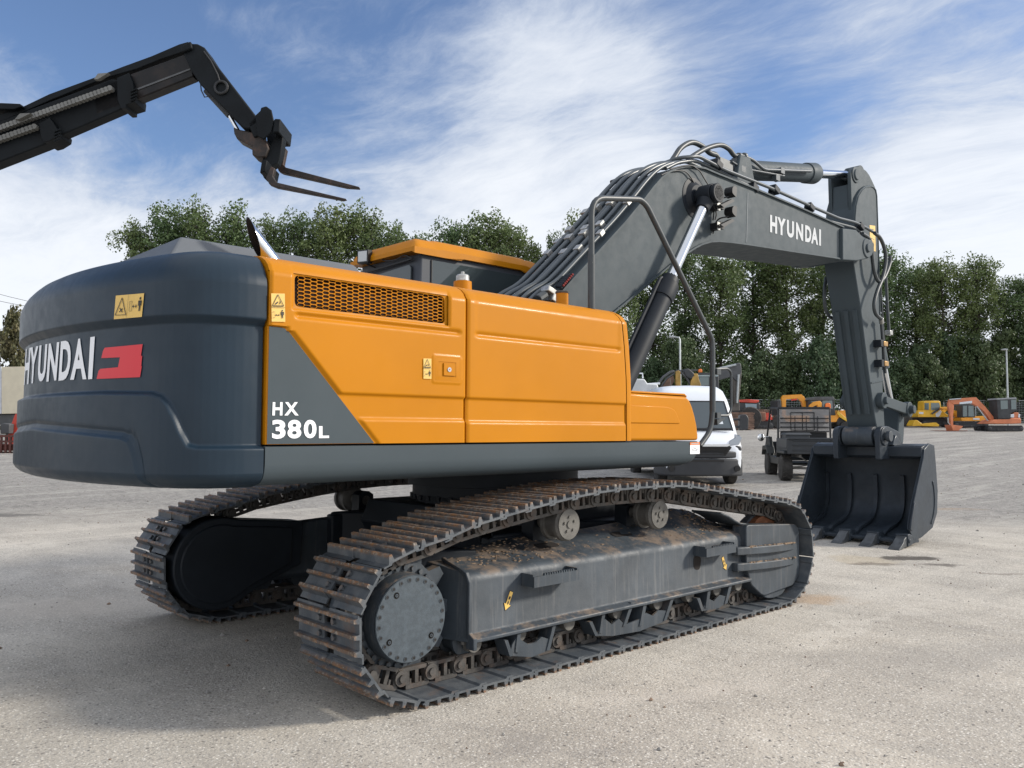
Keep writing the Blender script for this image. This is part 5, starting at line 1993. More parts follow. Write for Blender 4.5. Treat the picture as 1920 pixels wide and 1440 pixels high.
pk = S(1650, 818, -0.50)
for y0, y1 in ((-0.555, -0.485), (0.045, 0.115)):
    eb = MB()
    eb.prism(fillet_closed([(pk.x - 0.14, pk.z - 0.33), (pk.x + 0.62, pk.z - 0.30), (pk.x + 0.60, pk.z + 0.05), (pk.x + 0.12, pk.z + 0.15), (pk.x - 0.12, pk.z + 0.13), (pk.x - 0.15, pk.z - 0.08)], [0.03, 0.05, 0.1, 0.1, 0.12, 0.05]), 'y', y0, y1)
    eb.cyl((pk.x, y0 - 0.02, pk.z), (pk.x, y1 + 0.02, pk.z), 0.13, n=28)
    up(eb, 'hinge_plate', Mt['bucket'], shell, bevel=0.01)
pn_ = MB()
pn_.cyl((pk.x, -0.62, pk.z), (pk.x, 0.16, pk.z), 0.055, n=20)
pn_.cyl((pk.x, -0.655, pk.z), (pk.x, -0.60, pk.z), 0.075, n=20)
pn_.cyl((pk.x, YA0 - 0.002, pk.z), (pk.x, YA1 + 0.002, pk.z), 0.135, n=28)
up(pn_, 'hinge_pin', Mt['slate_track'], shell, bevel=0.006)
lx = fe[-1][0]
lp_ = MB()
lp_.prism([(lx - 0.07, 0.082), (lx + 0.32, 0.062), (lx + 0.32, 0.105), (lx - 0.02, 0.128), (lx - 0.07, 0.118)], 'y', YK0 + 0.0, YK1 - 0.0)
up(lp_, 'cutting_lip', Mt['bucket'], shell, bevel=0.005)
ty_ = [-0.965, -0.58, -0.195, 0.19, 0.545]
for ty in ty_:
    th = MB()
    vs = []
    for x, w_, zl, zh in ((lx + 0.14, 0.060, 0.060, 0.170), (lx - 0.02, 0.078, 0.045, 0.205), (lx - 0.09, 0.082, 0.040, 0.200)):
        vs += [(x, ty - w_, zl), (x, ty + w_, zl), (x, ty + w_, zh), (x, ty - w_, zh)]
    fs = [(3, 2, 1, 0), (8, 9, 10, 11)]
    for l in range(2):
        for k in range(4):
            fs.append((l * 4 + k, l * 4 + (k + 1) % 4, (l + 1) * 4 + (k + 1) % 4, (l + 1) * 4 + k))
    th.add(vs, fs)
    th.cyl((lx - 0.05, ty - 0.095, 0.115), (lx - 0.05, ty + 0.095, 0.115), 0.030, n=12)
    to_ = up(th, 'tooth', Mt['bucket'], shell, bevel=0.008)
    tp2 = MB()
    vs = []
    for x, w_, zl, zh in ((lx - 0.085, 0.066, 0.045, 0.180), (lx - 0.16, 0.062, 0.036, 0.145), (lx - 0.20, 0.068, 0.030, 0.105), (lx - 0.36, 0.074, 0.008, 0.034)):
        vs += [(x, ty - w_, zl), (x, ty + w_, zl), (x, ty + w_, zh), (x, ty - w_, zh)]
    fs = [(3, 2, 1, 0), (12, 13, 14, 15)]
    for l in range(3):
        for k in range(4):
            fs.append((l * 4 + k, l * 4 + (k + 1) % 4, (l + 1) * 4 + (k + 1) % 4, (l + 1) * 4 + k))
    tp2.add(vs, fs)
    up(tp2, 'tip', mat('tooth_steel', (0.085, 0.092, 0.098), 0.45, 0.3, 0.25, 12) if 'tooth_steel' not in bpy.data.materials else bpy.data.materials['tooth_steel'], to_, bevel=0.006)
    rb = MB()
    inner_ = offset(back, -0.05 if chk else 0.05)[12:]
    rb.strip(inner_, -0.04 if chk else 0.04, ty - 0.03, ty + 0.03)
    up(rb, 'inner_rib', Mt['bucket'], shell)
# ================================================================= THE YARD AROUND IT
class Side:
    """a thing seen side-on: a local frame on the ground facing the camera, x to the right, y away, z up.
    Outlines read off the photo are laid on its near face and given real depth."""
    def __init__(s, name, u0, v0, label, cat, group=None, depth=None):
        if depth is None:
            g = G(u0, v0)
        else:
            p = W(u0, 805, depth)
            g = Vector((p.x, p.y, gz(p.x, p.y)))
        s.o = g
        s.D = (g - CP).dot(fwd)
        s.root = empty(name, g, 0, label, cat, group)
        s.T = Matrix((RH, FH, Vector((0, 0, 1)))).transposed().to_4x4()
        s.conv = lambda a, b: (a, b)
        s.mid = None

    def P(s, q, t=0.0):
        """local x, z of a picture point on the plane t metres behind the thing's middle"""
        u, v = s.conv(*q)
        d = fwd + rgt * ((u - 960) / FPX) - upv * ((v - 720) / FPX)
        k = ((s.o - CP).dot(FH) + t) / d.dot(FH)
        w_ = CP + d * k - s.o
        return (w_.dot(RH), w_.z)

    def part(s, name, mats, polys=(), fn=None, parent=None, bevel=0.0, smooth=35):
        mb = MB()
        for pl in polys:
            if len(pl) == 4:
                mb.mi = pl[3]
            mb.prism([s.P(q, pl[1] if s.mid is None else s.mid) for q in pl[0]], 'y', pl[1], pl[2])
            mb.mi = 0
        if fn:
            fn(mb)
        return mb.build(name, mats, parent or s.root, s.T if parent is None else None, bevel=bevel, smooth=smooth)

    def L(s, mb, pts, t, r, n=6):
        mb.tube([(s.P(q, t)[0], t, s.P(q, t)[1]) for q in pts], r, n)


Mt['vanwhite'] = mat('van_white_paint', (0.70, 0.73, 0.77), 0.3, 0, 0.03, 1, coat=0.3)
Mt['plastic'] = mat('grey_plastic', (0.030, 0.032, 0.036), 0.55, 0, 0.1, 3, 0.05, 60)
Mt['tyre'] = mat('tyre_rubber', (0.035, 0.033, 0.031), 0.85, 0, 0.3, 6, 0.3, 30, dust=0.3)
Mt['rim'] = mat('rim_grey', (0.20, 0.20, 0.21), 0.5, 0.3, 0.2)
Mt['yellow'] = mat('digger_yellow', (0.68, 0.40, 0.03), 0.45, 0, 0.15, 1.0)
Mt['amber'] = mat('digger_amber', (0.72, 0.30, 0.025), 0.45, 0, 0.15, 1.0)
Mt['kub'] = mat('faded_orange_paint', (0.58, 0.19, 0.085), 0.5, 0, 0.15, 1.5)
Mt['redp'] = mat('machine_red', (0.55, 0.055, 0.03), 0.5, 0, 0.25, 1.5, dust=0.3)
Mt['dk'] = mat('dark_machine_grey', (0.040, 0.042, 0.045), 0.6, 0, 0.25, 1.5, dust=0.3)
Mt['gx'] = mat('weathered_boom_grey', (0.075, 0.078, 0.082), 0.6, 0, 0.2, 1.5)
Mt['rusty'] = mat('rusty_sheet', (0.17, 0.105, 0.075), 0.8, 0, 0.3, 2.5, 0.3, 20)
Mt['beacon'] = mat('beacon_orange', (0.85, 0.20, 0.03), 0.3, 0, 0)
Mt['decal'] = mat('white_decal', (0.60, 0.64, 0.68), 0.5, 0, 0)
Mt['pole'] = mat('galvanised_pole', (0.42, 0.45, 0.46), 0.5, 0.4, 0.1)
Mt['lens2'] = glass('headlamp_glass', (0.20, 0.22, 0.24), 0.1)
Mt['glass_gr'] = glass('greenish_glass', (0.10, 0.14, 0.14), 0.1)


def wheel(parent, c, r, w_, name='wheel', ax=(0, 1, 0), lugs=0):
    t = MB()
    c = Vector(c)
    a = Vector(ax)
    t.lathe([(-w_ / 2, r * 0.62), (-w_ / 2, r * 0.90), (-w_ * 0.38, r * 0.985), (0, r), (w_ * 0.38, r * 0.985), (w_ / 2, r * 0.90), (w_ / 2, r * 0.62)], c, a, 32)
    if lugs:
        q = a.to_track_quat('Z', 'Y')
        for k in range(lugs):
            for sg in (-1, 1):
                an = 2 * PI * (k + 0.25 * sg) / lugs
                m_ = Matrix.Translation(c) @ q.to_matrix().to_4x4() @ Matrix.Rotation(an, 4, 'Z') @ Matrix.Translation((r * 0.985, 0, sg * w_ * 0.22)) @ Matrix.Rotation(sg * 0.5, 4, 'X')
                sv = t.T
                t.T = m_
                t.box((0, 0, 0), (r * 0.10, r * 0.10, w_ * 0.42))
                t.T = sv
    to = t.build(name, Mt['tyre'], parent)
    rm = MB()
    rm.lathe([(-w_ * 0.42, r * 0.0001), (-w_ * 0.42, r * 0.35), (-w_ * 0.46, r * 0.60), (-w_ * 0.49, r * 0.63), (w_ * 0.49, r * 0.63), (w_ * 0.46, r * 0.60), (w_ * 0.42, r * 0.35), (w_ * 0.42, 0.0001)], c, a, 24)
    rm.build('rim', Mt['rim'], to)
    return to


# ---------------------------------------------------------------- white van, nose towards us
def van():
    g = G(1300, 906)
    hd = math.atan2(-FH.y, -FH.x) + rad(1)
    r_ = empty('delivery_van', g + FH * 1.2, hd, 'white high roof delivery van with black bumper, parked facing us behind the excavator', 'van')
    X0 = 1.0
    body = MB()
    xs = [-3.6, -3.5, -2.0, 0.0, 0.75, 0.95, 1.15, 1.35, 1.52, 1.62, 1.85, 2.05, 2.18, 2.24]
    zt = [2.40, 2.50, 2.52, 2.52, 2.50, 2.44, 2.28, 1.98, 1.62, 1.42, 1.27, 1.16, 1.05, 0.92]
    hw = [1.00, 1.02, 1.025, 1.025, 1.025, 1.02, 1.02, 1.015, 1.015, 1.01, 1.0, 0.97, 0.92, 0.82]
    vs, fs = [], []
    for x, z, h in zip(xs, zt, hw):
        lo_ = min(1.25, z - 0.22)
        f = max(0.0, (z - 1.25) / 1.27)
        tw = h - 0.16 * f
        half = [(0.0, z + 0.01), (tw * 0.55, z), (tw - 0.16, z - 0.025), (tw - 0.05, z - 0.09), (tw, z - 0.19), (h, lo_ if z > 1.6 else z - 0.25), (h, 0.55), (h - 0.02, 0.38), (0, 0.36)]
        sec = [(x, a, b) for a, b in half] + [(x, -a, b) for a, b in reversed(half[1:-1])]
        vs += sec
    m_ = 16
    for i in range(len(xs) - 1):
        for k in range(m_):
            fs.append((i * m_ + k, i * m_ + (k + 1) % m_, (i + 1) * m_ + (k + 1) % m_, (i + 1) * m_ + k))
    fs += [tuple(range(m_)), tuple((len(xs) - 1) * m_ + k for k in reversed(range(m_)))]
    body.add(vs, fs)
    bo_ = body.build('body', Mt['vanwhite'], r_, smooth=50)
    ws = MB()
    def wf(i, j):
        u, v = i / 12 * 2 - 1, j / 8
        x = 1.69 - 0.07 * u * u - 0.405 * v
        z = 1.30 + 0.74 * v
        return (x + 0.065, u * (0.87 - 0.11 * v), z + 0.04)
    ws.grid(wf, 12, 8)
    ws.build('windscreen', glass('windscreen_glass', (0.055, 0.072, 0.080), 0.06), r_, smooth=60)
    ed_ = MB()
    ring = [wf(i, 0) for i in range(13)] + [wf(12, j) for j in range(1, 9)] + [wf(i, 8) for i in range(11, -1, -1)] + [wf(0, j) for j in range(7, 0, -1)]
    ed_.tube(ring + [ring[0]], 0.016, 6)
    ed_.build('windscreen_seal', Mt['black'], r_)
    st_ = MB()
    for (u, v, w_, h_) in ((0.62, 0.22, 0.14, 0.09), (0.55, 0.85, 0.09, 0.08)):
        i, j = (u + 1) * 6, v * 8
        def f2(a, b):
            uu, vv = a, b
            return (1.69 - 0.07 * uu * uu - 0.405 * vv + 0.071, uu * (0.87 - 0.11 * vv), 1.30 + 0.74 * vv + 0.042)
        st_.add([f2(u, v), f2(u + w_, v), f2(u + w_, v + h_), f2(u, v + h_)], [(0, 1, 2, 3)])
    st_.build('windscreen_sticker', Mt['decal'], r_, smooth=0)
    wp = MB()
    wp.tube([(1.80, 0.75, 1.37), (1.74, 0.20, 1.41)], 0.014, 5)
    wp.tube([(1.80, 0.05, 1.37), (1.74, -0.50, 1.41)], 0.014, 5)
    wp.tube([(1.79, -0.80, 1.375), (1.79, 0.80, 1.375)], 0.03, 6)
    wp.build('wiper', Mt['black'], r_)
    bm_ = MB()
    pl = [(1.25, 1.035), (1.85, 1.035), (2.14, 0.96), (2.27, 0.78), (2.34, 0.35), (2.34, -0.35), (2.27, -0.78), (2.14, -0.96), (1.85, -1.035), (1.25, -1.035)]
    bm_.prism(pl, 'z', 0.24, 0.66)
    bm_.prism([(x - 0.02 * (k not in (0, 9)), y * 0.985) for k, (x, y) in enumerate(pl)], 'z', 0.67, 0.84)
    for s in (-1, 1):
        bm_.prism([(s * 0.60, 0.84), (s * 0.94, 0.84), (s * 0.93, 0.96), (s * 0.80, 0.99), (s * 0.66, 0.97)], 'x', 1.80, 2.20)
    bp_ = bm_.build('bumper', Mt['plastic'], r_, bevel=0.04, seg=3)
    gr_ = MB()
    gr_.mi = 0
    gr_.prism([(-0.66, 0.93), (-0.50, 0.73), (0.50, 0.73), (0.66, 0.93), (0.60, 0.98), (-0.60, 0.98)], 'x', 2.15, 2.30)
    for k in range(4):
        z = 0.76 + 0.05 * k
        gr_.bb(2.30, 2.335, -0.52 - 0.03 * k, 0.52 + 0.03 * k, z, z + 0.012)
    gr_.mi = 1
    gr_.prism([(-0.62, 0.985), (-0.55, 0.955), (0.55, 0.955), (0.62, 0.985), (0.60, 1.01), (-0.60, 1.01)], 'x', 2.2, 2.325)
    gr_.mi = 0
    gr_.bb(2.30, 2.345, -0.46, 0.46, 0.585, 0.635)
    gr_.build('grille', [Mt['ink'], Mt['chrome']], r_)
    for s in (-1, 1):
        hl_ = MB()
        hl_.mi = 0
        hl_.add([(2.25, s * 0.60, 0.99), (2.17, s * 0.88, 0.99), (1.95, s * 1.012, 1.16), (1.98, s * 0.96, 1.22), (2.17, s * 0.66, 1.09),
                 (2.10, s * 0.62, 1.00), (1.96, s * 0.85, 1.03), (1.76, s * 0.93, 1.20), (1.80, s * 0.88, 1.26), (2.03, s * 0.66, 1.10)],
                [(0, 1, 2, 3, 4), (9, 8, 7, 6, 5)] + [(k, (k + 1) % 5, 5 + (k + 1) % 5, 5 + k) for k in range(5)])
        hl_.build('headlight', Mt['lens2'], r_, bevel=0.01)
        fl_ = MB()
        fl_.cyl((2.10, s * 0.80, 0.43), (2.30, s * 0.80, 0.43), 0.07, n=16)
        fl_.build('fog_lamp', Mt['ink'], r_)
        mi_ = MB()
        mi_.prism(fillet_closed([(s * 1.12, 1.34), (s * 1.34, 1.36), (s * 1.36, 1.66), (s * 1.30, 1.76), (s * 1.13, 1.74)], 0.05), 'x', 1.22, 1.40)
        mi_.bb(1.25, 1.36, s * 0.98, s * 1.14, 1.40, 1.46)
        mi_.bb(1.25, 1.36, s * 0.98, s * 1.14, 1.60, 1.65)
        mi_.build('wing_mirror', Mt['plastic'], r_, bevel=0.02)
        for x in (1.32, -2.45):
            wheel(r_, (x, s * 0.88, 0.34), 0.345, 0.24)
    an = MB()
    an.tube([(0.6, -0.45, 2.50), (0.45, -0.45, 2.72)], 0.008, 5)
    an.build('aerial', Mt['black'], r_)


van()


# ---------------------------------------------------------------- utility vehicle, tail towards us
SCR = mat('milky_screen', (0.30, 0.29, 0.285), 0.3, 0, 0.12, 2)
SCR.node_tree.nodes['Principled BSDF'].inputs['Alpha'].default_value = 0.55


def utv():
    g = G(1473, 901)
    hd = YAW - rad(7)
    r_ = empty('utility_vehicle', g, hd, 'dark open utility vehicle with cargo bed and bar grille behind its seats, seen from behind', 'utility vehicle')
    r_.location = g + Vector((math.cos(hd), math.sin(hd), 0)) * 0.0 + Vector((math.sin(hd), -math.cos(hd), 0)) * 0.66
    for x, y in ((0, 0.66), (0, -0.66), (2.15, 0.64), (2.15, -0.64)):
        wheel(r_, (x, y, 0.33), 0.335, 0.27, lugs=16)
    b = MB()
    b.bb(-0.62, 0.72, -0.74, 0.74, 0.80, 0.86)
    b.bb(-0.64, -0.60, -0.74, 0.74, 0.72, 1.12)
    for s in (-1, 1):
        b.bb(-0.62, 0.72, s * 0.70, s * 0.75, 0.86, 1.12)
    for z in (0.80, 0.93, 1.05):
        b.bb(-0.665, -0.64, -0.60, 0.60, z, z + 0.035)
    b.bb(-0.68, -0.64, -0.74, 0.74, 1.09, 1.14)
    bd = b.build('cargo_bed', mat('bed_plastic', (0.022, 0.026, 0.031), 0.5, 0, 0.1, 4), r_, bevel=0.012)
    b = MB()
    b.bb(0.12, 0.66, 0.0, 0.62, 0.87, 1.22)
    b.add([(0.08, -0.05, 1.21), (0.70, -0.05, 1.21), (0.70, 0.66, 1.21), (0.08, 0.66, 1.21), (0.14, 0.0, 1.27), (0.66, 0.0, 1.27), (0.66, 0.60, 1.27), (0.14, 0.60, 1.27)],
          [(3, 2, 1, 0), (4, 5, 6, 7), (0, 1, 5, 4), (1, 2, 6, 5), (2, 3, 7, 6), (3, 0, 4, 7)])
    b.build('tool_box', mat('box_plastic', (0.045, 0.05, 0.056), 0.5, 0, 0.1, 4), bd, bevel=0.012)
    f = MB()
    for s in (-1, 1):
        f.prism([(0.55, 0.40), (2.7, 0.40), (2.75, 0.75), (2.45, 1.10), (2.0, 1.15), (1.75, 0.62), (0.95, 0.58), (0.80, 1.10), (0.55, 1.12)], 'y', s * 0.62, s * 0.72)
        f.prism([(-0.52, 0.72), (-0.44, 0.80), (0.50, 0.80), (0.55, 0.60), (0.42, 0.72), (-0.35, 0.72)], 'y', s * 0.60, s * 0.80)
        f.prism([(1.7, 0.66), (1.9, 0.90), (2.5, 0.88), (2.7, 0.60), (2.5, 0.76), (1.95, 0.78)], 'y', s * 0.60, s * 0.82)
    f.bb(2.55, 2.75, -0.62, 0.62, 0.45, 1.0)
    f.bb(0.60, 2.6, -0.62, 0.62, 0.38, 0.44)
    f.build('body', mat('utv_body', (0.012, 0.016, 0.018), 0.45, 0, 0.1, 4), r_, bevel=0.015)
    s_ = MB()
    s_.bb(0.95, 1.45, -0.62, 0.62, 0.62, 0.80)
    s_.prism([(0.82, 0.80), (0.95, 0.80), (0.88, 1.30), (0.78, 1.30)], 'y', -0.62, 0.62)
    s_.build('seat', Mt['black'], r_, bevel=0.03)
    c = MB()
    for s in (-1, 1):
        c.tube(fillet([(0.76, s * 0.70, 0.85), (0.76, s * 0.68, 1.93), (2.0, s * 0.66, 1.97), (2.45, s * 0.70, 1.05)], 0.12, 4), 0.028, 8)
    c.tube([(0.76, -0.68, 1.93), (0.76, 0.68, 1.93)], 0.034, 8)
    c.tube([(2.0, -0.66, 1.96), (2.0, 0.66, 1.96)], 0.028, 8)
    c.bb(0.74, 2.0, -0.68, 0.68, 1.955, 1.975)
    c.build('roll_cage', Mt['black'], r_)
    h = MB()
    for z in (1.30, 1.42, 1.54, 1.66):
        h.tube([(0.70, -0.64, z), (0.70, 0.64, z)], 0.014, 6)
    for y in (-0.35, -0.05, 0.25):
        h.tube([(0.70, y, 1.30), (0.70, y, 1.72)], 0.010, 6)
    h.tube([(0.71, -0.26, 1.34), (0.71, -0.26, 1.82), (0.71, 0.36, 1.82), (0.71, 0.36, 1.34), (0.71, -0.26, 1.34)], 0.016, 6)
    h.tube([(0.71, 0.05, 1.34), (0.71, 0.05, 1.82)], 0.012, 6)
    h.build('headache_rack', Mt['black'], r_)
    w_ = MB()
    w_.bb(0.728, 0.734, -0.66, 0.66, 1.28, 1.91)
    w_.build('rear_screen', SCR, r_, smooth=0)
    ch = MB()
    ch.tube([(-0.1, -0.4, 0.75), (-0.1, 0.1, 0.42), (-0.1, -0.4, 0.36)], 0.025, 6)
    ch.tube([(-0.1, 0.45, 0.75), (-0.1, 0.0, 0.42), (-0.1, 0.5, 0.36)], 0.025, 6)
    ch.tube([(0, -0.6, 0.33), (0, 0.6, 0.33)], 0.03, 6)
    ch.bb(-0.45, 0.5, -0.40, -0.34, 0.62, 0.70)
    ch.bb(-0.45, 0.5, 0.34, 0.40, 0.62, 0.70)
    ch.build('chassis', mat('bare_steel_grey', (0.17, 0.165, 0.155), 0.6, 0.2, 0.2), r_)
    m_ = MB()
    m_.sphere((1.95, 0.95, 1.12), 0.11, 12, 8, (0.3, 0.9, 1))
    m_.tube([(1.95, 0.70, 1.15), (1.95, 0.93, 1.12)], 0.012, 5)
    m_.build('mirror', Mt['chrome'], r_)


utv()


# ---------------------------------------------------------------- machines parked along the far fence
def zf(ox, oy, s):
    return lambda a, b: (ox + a / s, oy + b / s)


def tracks(sd, poly, w_, gap=0.9, mi=0):
    """two crawler tracks with wheels, from the outline of the near one"""
    P_ = [sd.P(q, -gap) for q in poly]
    x0, x1 = min(p[0] for p in P_), max(p[0] for p in P_)
    z1 = max(p[1] for p in P_)
    h = z1
    for t in (-gap, gap - w_):
        mb = MB()
        rnd_ = [(x0 + h / 2 + h / 2 * math.cos(a), h / 2 + h / 2 * math.sin(a)) for a in [rad(90 + 18 * k) for k in range(11)]]
        rnd_ += [(x1 - h / 2 + h / 2 * math.cos(a), h / 2 + h / 2 * math.sin(a)) for a in [rad(-90 + 18 * k) for k in range(11)]]
        mb.prism(rnd_, 'y', t, t + w_)
        n = int((x1 - x0) / 0.16)
        for k in range(n):
            x = x0 + h * 0.3 + (x1 - x0 - h * 0.6) * k / (n - 1)
            mb.bb(x - 0.02, x + 0.02, t - 0.01, t + w_ + 0.01, -0.0, 0.03)
            mb.bb(x - 0.02, x + 0.02, t - 0.01, t + w_ + 0.01, h - 0.03, h + 0.02)
        tr = mb.build('track', Mt['black'], sd.root, sd.T)
        wb = MB()
        for k in range(5):
            x = x0 + h * 0.5 + (x1 - x0 - h) * k / 4
            r = h * (0.36 if k in (0, 4) else 0.2)
            wb.lathe([(0, r), (0.03, r), (0.04, r * 0.6), (0.06, r * 0.5), (0.06, 0.001)], (x, t - 0.0, h * (0.5 if k in (0, 4) else 0.28)), (0, -1, 0), 14)
        wb.bb(x0 + h * 0.5, x1 - h * 0.5, t - 0.015, t + 0.005, h * 0.3, h * 0.45)
        wb.build('road_wheels', Mt['dk'], tr)


# orange mini digger on the right
sd = Side('mini_excavator', 1884, 808.5, 'faded orange mini digger with dark cab, its boom reaching over to the left', 'excavator', 'small diggers parked by the far fence')
sd.conv = zf(1650, 700, 7.111)
tracks(sd, [(1430, 780), (1430, 700), (1915, 700), (1915, 782)], 0.35, 0.85)
sd.part('house', Mt['kub'], [([(1440, 672), (1485, 640), (1530, 615), (1740, 612), (1750, 596), (1880, 600), (1886, 668), (1700, 676)], -0.75, 0.75)], bevel=0.05)
sd.part('counterweight', [Mt['kub'], Mt['decal']], [([(1765, 600), (1770, 545), (1795, 518), (1840, 520), (1868, 560), (1870, 600)], -0.6, 0.6), ([(1742, 590), (1742, 545), (1790, 542), (1790, 590)], -0.65, -0.61, 1), ([(1842, 590), (1850, 540), (1872, 545), (1868, 592)], -0.65, -0.61, 1)], bevel=0.03)
cb_ = sd.part('cab', Mt['dk'], [([(1560, 345), (1820, 338), (1832, 490), (1742, 535), (1738, 608), (1575, 606)], -0.7, 0.35)], bevel=0.03)
sd.part('roof', mat('grey_roof', (0.28, 0.29, 0.30), 0.5), [([(1552, 352), (1560, 332), (1815, 320), (1824, 340)], -0.75, 0.4)])
sd.part('window', Mt['glass_gr'], [([(1606, 362), (1702, 360), (1706, 474), (1612, 480)], -0.715, -0.703)])
sd.part('window', Mt['glass_gr'], [([(1748, 352), (1812, 350), (1818, 478), (1752, 482)], -0.715, -0.703)])
sd.part('boom', [Mt['kub'], Mt['decal']], [([(935, 372), (942, 342), (1240, 320), (1282, 320), (1400, 440), (1512, 575), (1530, 640), (1490, 655), (1455, 600), (1395, 512), (1290, 432), (1228, 400), (985, 414)], -0.15, 0.15), ([(1060, 387), (1228, 366), (1228, 398), (1060, 412)], -0.165, -0.155, 1)], bevel=0.02)
sd.part('arm', Mt['kub'], [([(912, 400), (935, 352), (975, 372), (990, 440), (976, 560), (978, 690), (945, 692), (940, 560), (915, 450)], -0.12, 0.12)], bevel=0.02)
sd.part('bucket', Mt['kub'], [([(945, 686), (1000, 688), (1110, 704), (1085, 735), (1040, 770), (975, 768)], -0.45, 0.45)], bevel=0.02)
sd.part('cylinder', Mt['pole'], fn=lambda mb: (sd.L(mb, [(1450, 650), (1290, 440)], -0.2, 0.05), sd.L(mb, [(925, 350), (1080, 338)], -0.2, 0.04), sd.L(mb, [(906, 590), (908, 655), (945, 700)], -0.15, 0.04)))
# yellow excavator with yellow cab
sd = Side('crawler_excavator', 1757, 800, 'yellow excavator with yellow cab and a white patch on its side', 'excavator', 'small diggers parked by the far fence')
sd.conv = zf(1650, 700, 7.111)
tracks(sd, [(560, 700), (560, 628), (905, 628), (905, 700)], 0.5, 1.1)
sd.part('undercarriage', Mt['dk'], [([(515, 590), (900, 588), (900, 640), (560, 640)], -0.6, 0.6)])
sd.part('house', [Mt['yellow'], Mt['decal']], [([(508, 582), (505, 530), (515, 500), (560, 492), (820, 492), (905, 555), (908, 582)], -1.1, 1.1), ([(742, 540), (775, 512), (800, 488), (822, 510), (800, 560), (785, 580), (745, 580)], -1.12, -1.105, 1), ([(520, 516), (580, 516), (580, 545), (520, 540)], -1.12, -1.105, 1)], bevel=0.05)
sd.part('cab', Mt['yellow'], [([(582, 492), (584, 378), (600, 366), (790, 366), (806, 380), (818, 492)], -1.1, -0.1)], bevel=0.04)
sd.part('window', Mt['glass_gr'], [([(594, 396), (652, 396), (652, 486), (594, 486)], -1.12, -1.105)])
sd.part('window', Mt['glass_gr'], [([(680, 394), (788, 394), (802, 445), (740, 490), (680, 490)], -1.12, -1.105)])
sd.part('boom', Mt['yellow'], [([(815, 492), (812, 465), (840, 446), (905, 446), (980, 490), (990, 520), (905, 478), (870, 520), (830, 520)], -0.2, 0.2)], bevel=0.02)
sd.part('boom_cylinder', Mt['dk'], fn=lambda mb: sd.L(mb, [(690, 540), (800, 462)], -1.2, 0.07))
# yellow excavator with dark cab
sd = Side('crawler_excavator', 1822, 802, 'yellow excavator with dark glazed cab, standing behind the orange mini digger boom', 'excavator', 'small diggers parked by the far fence')
sd.conv = zf(1650, 700, 7.111)
tracks(sd, [(985, 716), (985, 650), (1445, 650), (1445, 718)], 0.45, 1.0)
sd.part('house', [Mt['amber'], Mt['decal']], [([(1085, 592), (1300, 592), (1380, 570), (1425, 566), (1432, 600), (1420, 634), (1090, 636)], -1.0, 1.0), ([(1240, 596), (1328, 600), (1328, 620), (1240, 618)], -1.02, -1.005, 1)], bevel=0.04)
sd.part('cab', Mt['dk'], [([(1096, 586), (1096, 425), (1110, 414), (1245, 414), (1272, 588)], -0.95, 0.0)], bevel=0.03)
sd.part('window', Mt['glass_gr'], [([(1108, 432), (1160, 432), (1160, 575), (1108, 575)], -0.97, -0.955)])
sd.part('window', Mt['glass_gr'], [([(1178, 432), (1238, 432), (1256, 575), (1178, 575)], -0.97, -0.955)])
sd.part('boom', Mt['amber'], [([(820, 462), (870, 448), (985, 490), (1080, 510), (1086, 560), (1060, 620), (1040, 600), (1000, 545), (905, 482), (850, 490)], -0.2, 0.2)], bevel=0.02)
# attachments lying by the fence, steel plate
sd = Side('digger_blade', 1736, 802, 'yellow dozer blade attachment lying on the ground by the fence', 'attachment')
sd.conv = zf(1650, 700, 7.111)
sd.part('blade', Mt['yellow'], [([(432, 690), (470, 622), (500, 625), (525, 645), (560, 668), (560, 700), (440, 706)], -0.5, 0.5), ([(560, 682), (600, 670), (750, 655), (795, 688), (782, 710), (560, 704)], -0.3, 0.3)], bevel=0.03)
sd = Side('loader_arm', 1700, 799, 'bright red angled lifting arm standing beside the yellow blade', 'attachment')
sd.conv = zf(1650, 700, 7.111)
sd.part('arm', Mt['redp'], [([(290, 560), (345, 555), (372, 620), (402, 668), (432, 680), (428, 696), (370, 700), (345, 668)], -0.15, 0.15)], bevel=0.02)
sd.part('foot', Mt['dk'], [([(300, 690), (370, 695), (360, 722), (300, 720)], -0.3, 0.3)], bevel=0.02)
sd = Side('parked_truck', 1665, 800, 'dark truck rear with a red lamp bar, partly hidden behind the excavator arm', 'truck')
sd.conv = zf(1650, 700, 7.111)
sd.part('body', Mt['dk'], [([(-60, 560), (215, 560), (215, 690), (-60, 690)], -0.8, 1.5)], bevel=0.03)
sd.part('lamp_bar', Mt['redp'], [([(60, 548), (146, 548), (146, 574), (118, 574), (110, 560), (90, 560), (82, 574), (60, 574)], -0.86, -0.81)])
wheel(sd.root, tuple(sd.T @ Vector((-0.3, -0.7, 0.45))), 0.45, 0.3, ax=tuple(FH))
wheel(sd.root, tuple(sd.T @ Vector((1.1, -0.7, 0.45))), 0.45, 0.3, ax=tuple(FH))
sd = Side('steel_plate', 1786, 808, 'rusty red steel plate lying flat under the orange digger bucket', 'steel plate')
sd.conv = zf(1650, 700, 7.111)
sd.part('plate', mat('red_oxide', (0.26, 0.10, 0.06), 0.7, 0, 0.2), [([(762, 762), (1168, 762), (1168, 770), (762, 770)], -0.6, 0.9)])

